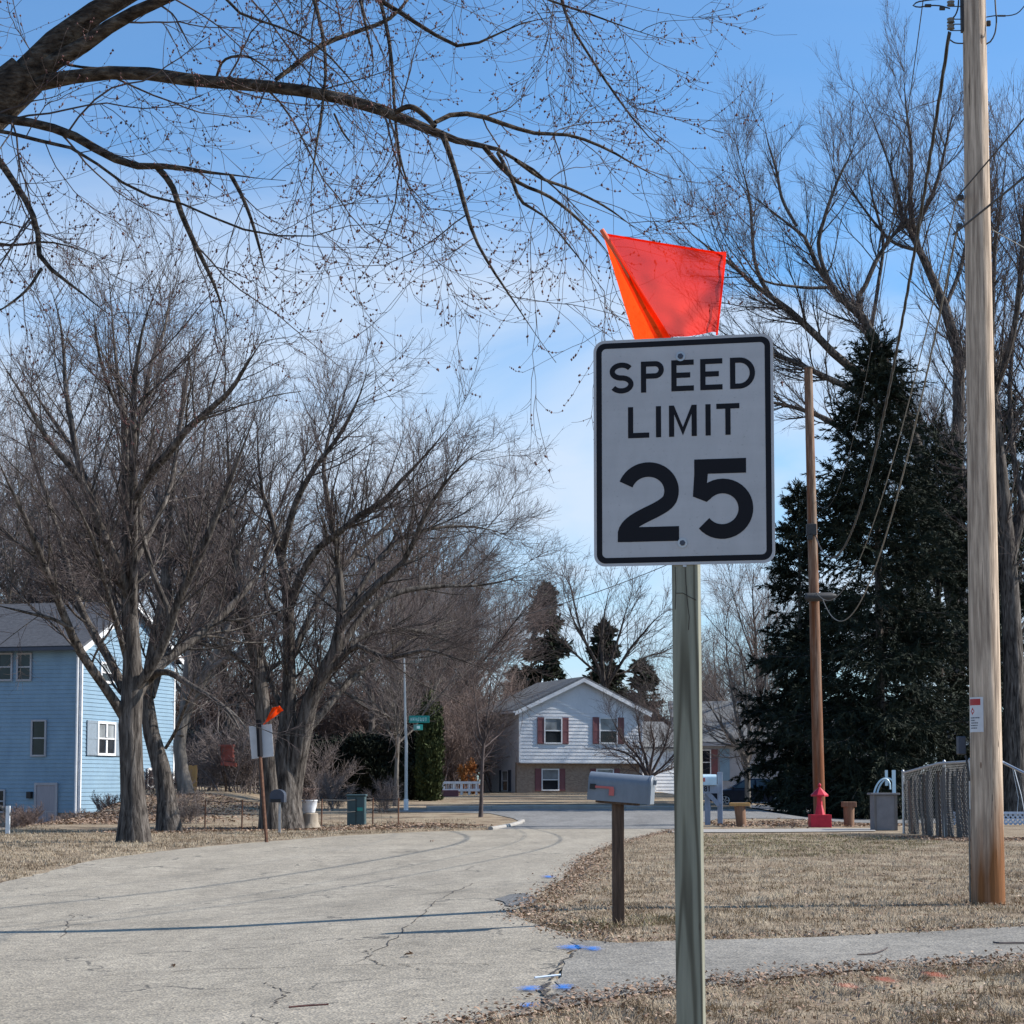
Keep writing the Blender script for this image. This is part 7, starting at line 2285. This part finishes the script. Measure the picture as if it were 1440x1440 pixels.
copy_tree(pr0, at(1012, 150), 2.2, (.60, .62), 'bare tree above the grey house roof')
copy_tree(pr1, at(1075, 128), 3.2, (.8, .85), 'bare tree behind the brown pole, left of the spruce')
copy_tree(pr0, at(1480, 100), .2, (1.0, 1.05), 'bare tree cut by the right frame edge')
copy_tree(pr2, at(1395, 108), 5.2, (1.0, 1.15), 'tall bare tree directly behind the pale pole')

# ---- evergreens
DS = 72.0
e0 = np.array([P(1240, 1145, DS)[0], DS, .0])
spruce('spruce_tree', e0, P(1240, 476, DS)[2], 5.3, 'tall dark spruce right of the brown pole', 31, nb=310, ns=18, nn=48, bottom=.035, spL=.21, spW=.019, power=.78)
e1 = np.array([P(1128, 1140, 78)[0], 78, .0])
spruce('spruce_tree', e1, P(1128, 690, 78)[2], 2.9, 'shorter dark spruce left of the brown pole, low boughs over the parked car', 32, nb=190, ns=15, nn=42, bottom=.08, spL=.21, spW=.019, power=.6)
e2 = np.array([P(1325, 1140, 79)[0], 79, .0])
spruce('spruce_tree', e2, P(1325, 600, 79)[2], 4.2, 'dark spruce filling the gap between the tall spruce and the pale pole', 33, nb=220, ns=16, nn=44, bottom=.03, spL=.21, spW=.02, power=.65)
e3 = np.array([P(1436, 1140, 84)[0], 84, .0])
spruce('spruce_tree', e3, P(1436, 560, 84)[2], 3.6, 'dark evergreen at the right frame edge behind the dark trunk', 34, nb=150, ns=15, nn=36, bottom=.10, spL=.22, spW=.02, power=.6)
h0 = np.array([P(766, 1100, 142)[0], 142, 1.0])
fsp = spruce('spruce_tree', h0, P(762, 826, 142)[2] - 1.0, 3.0, 'tall narrow spruce behind the left side of the white house roof', 35, mats=('bark', 'spruce2'), nb=150, ns=13, nn=9, bottom=.05, spL=.5, spW=.11, group='spruces behind the white house', power=.7)
copy_tree(fsp, np.array([P(850, 1100, 150)[0], 150, 1.0]), 2.0, (.95, .86), 'broad spruce behind the ridge of the white house, seen through the bare tree')
copy_tree(fsp, np.array([P(905, 1100, 155)[0], 155, 1.0]), 4.0, (1.0, .68), 'low spruce behind the right slope of the white house')
copy_tree(fsp, np.array([P(725, 1100, 150)[0], 150, 1.0]), 5.0, (.75, .62), 'small spruce left of the tall narrow spruce')
leafy_bush('arborvitae', at(604, 84), (.62, .62, P(604, 990, 84)[2] - float(tz(-3.7, 84))), 16000, 'tall narrow evergreen with yellow-green sunlit edge right of the street sign pole', 41, 'cedar', cat='evergreen', L=.17, W=.04, up=.75, taper=.25, pw=3)
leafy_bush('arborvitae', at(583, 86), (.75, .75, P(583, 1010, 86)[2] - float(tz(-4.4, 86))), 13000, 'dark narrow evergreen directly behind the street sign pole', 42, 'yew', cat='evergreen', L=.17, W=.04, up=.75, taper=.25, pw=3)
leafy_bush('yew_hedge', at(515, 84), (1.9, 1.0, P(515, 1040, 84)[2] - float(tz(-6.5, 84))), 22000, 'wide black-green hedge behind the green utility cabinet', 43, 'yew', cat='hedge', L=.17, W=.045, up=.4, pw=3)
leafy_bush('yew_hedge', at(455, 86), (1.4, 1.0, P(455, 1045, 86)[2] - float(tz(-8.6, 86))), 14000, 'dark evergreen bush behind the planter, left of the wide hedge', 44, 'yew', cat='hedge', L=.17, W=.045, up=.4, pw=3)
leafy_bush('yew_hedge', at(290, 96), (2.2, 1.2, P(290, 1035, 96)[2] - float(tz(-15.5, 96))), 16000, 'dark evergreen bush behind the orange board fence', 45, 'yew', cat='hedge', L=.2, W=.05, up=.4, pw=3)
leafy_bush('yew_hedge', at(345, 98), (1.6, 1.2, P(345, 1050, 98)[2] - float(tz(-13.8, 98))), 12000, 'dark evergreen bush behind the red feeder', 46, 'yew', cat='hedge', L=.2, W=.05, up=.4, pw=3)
leafy_bush('russet_shrub', at(660, 101.5), (.6, .5, P(660, 1073, 101.5)[2] - float(tz(-2, 101))), 2200, 'russet-leaved shrub above the white rail fence', 47, 'orange_leaf', L=.10, W=.045, up=.1, pw=2)

# ================================================================== LIGHT, SKY, CAMERA
SUN_AZ, SUN_EL = 8.0, 37.0          # azimuth measured from +X towards +Y
sd = Vector((math.cos(R(SUN_AZ)) * math.cos(R(SUN_EL)), math.sin(R(SUN_AZ)) * math.cos(R(SUN_EL)), math.sin(R(SUN_EL))))
sl_ = bpy.data.lights.new('sun', 'SUN'); sl_.energy = 5.0; sl_.angle = R(0.5); sl_.color = (1.0, 0.95, 0.88)
so = bpy.data.objects.new('sun', sl_); COL.objects.link(so)
so.rotation_euler = sd.to_track_quat('Z', 'Y').to_euler()
so.location = (20, 5, 30)

w = bpy.data.worlds.new('World'); scene.world = w; w.use_nodes = True
nt = w.node_tree
bgn = nt.nodes['Background']
sky = nt.nodes.new('ShaderNodeTexSky'); sky.sky_type = 'NISHITA'; sky.sun_disc = False
sky.sun_elevation = R(SUN_EL); sky.sun_rotation = R(90 - SUN_AZ)
sky.air_density = 1.0; sky.dust_density = 0.6; sky.ozone_density = 2.0
tc = nt.nodes.new('ShaderNodeTexCoord')
mp = nt.nodes.new('ShaderNodeMapping'); mp.inputs['Scale'].default_value = (1.0, 1.0, 3.2); mp.inputs['Location'].default_value = (0.35, 0.1, 0.0)
nt.links.new(tc.outputs['Generated'], mp.inputs['Vector'])
nz = nt.nodes.new('ShaderNodeTexNoise'); nz.inputs['Scale'].default_value = 4.2; nz.inputs['Detail'].default_value = 7; nz.inputs['Roughness'].default_value = 0.5; nz.inputs['Distortion'].default_value = 0.6
nt.links.new(mp.outputs[0], nz.inputs['Vector'])
rp = ramp_node(nt, [(0.30, (0, 0, 0)), (0.60, (1, 1, 1))])
nt.links.new(nz.outputs['Fac'], rp.inputs[0])
sx = nt.nodes.new('ShaderNodeSeparateXYZ'); nt.links.new(tc.outputs['Generated'], sx.inputs[0])
rz_ = ramp_node(nt, [(0.0, (.85, .85, .85)), (0.16, (.85, .85, .85)), (0.26, (0.72, .72, .72)), (0.345, (0.05, .05, .05)), (1.0, (0, 0, 0))])
nt.links.new(sx.outputs[2], rz_.inputs[0])
fac = math_n(nt, 'MULTIPLY', rp.outputs[0], rz_.outputs[0])
CLOUD = (6.0, 6.9, 8.2)
skyc = mix_c(nt, 1.0, sky.outputs[0], (0.81, 1.27, 1.60), 'MULTIPLY')
col = mix_c(nt, fac, skyc, CLOUD)
nt.links.new(col, bgn.inputs[0])
bgn.inputs[1].default_value = 0.085

cam_d = bpy.data.cameras.new('camera')
cam_d.sensor_width = 36; cam_d.lens = F_PX / 1440 * 36
cam_d.shift_y = (PY - 720) / 1440
cam_d.clip_start = 0.1; cam_d.clip_end = 8000
cam = bpy.data.objects.new('camera', cam_d); COL.objects.link(cam)
cam.location = (0, 0, CAMZ)
cam.rotation_euler = (R(90) + PITCH, 0, 0)
scene.camera = cam
scene.view_settings.view_transform = 'Standard'
scene.view_settings.look = 'None'
scene.view_settings.exposure = 0.52
scene.view_settings.gamma = 1.0
scene.view_settings.use_curve_mapping = False
scene.cycles.use_denoising = True
scene.cycles.max_bounces = 6
scene.cycles.transparent_max_bounces = 12
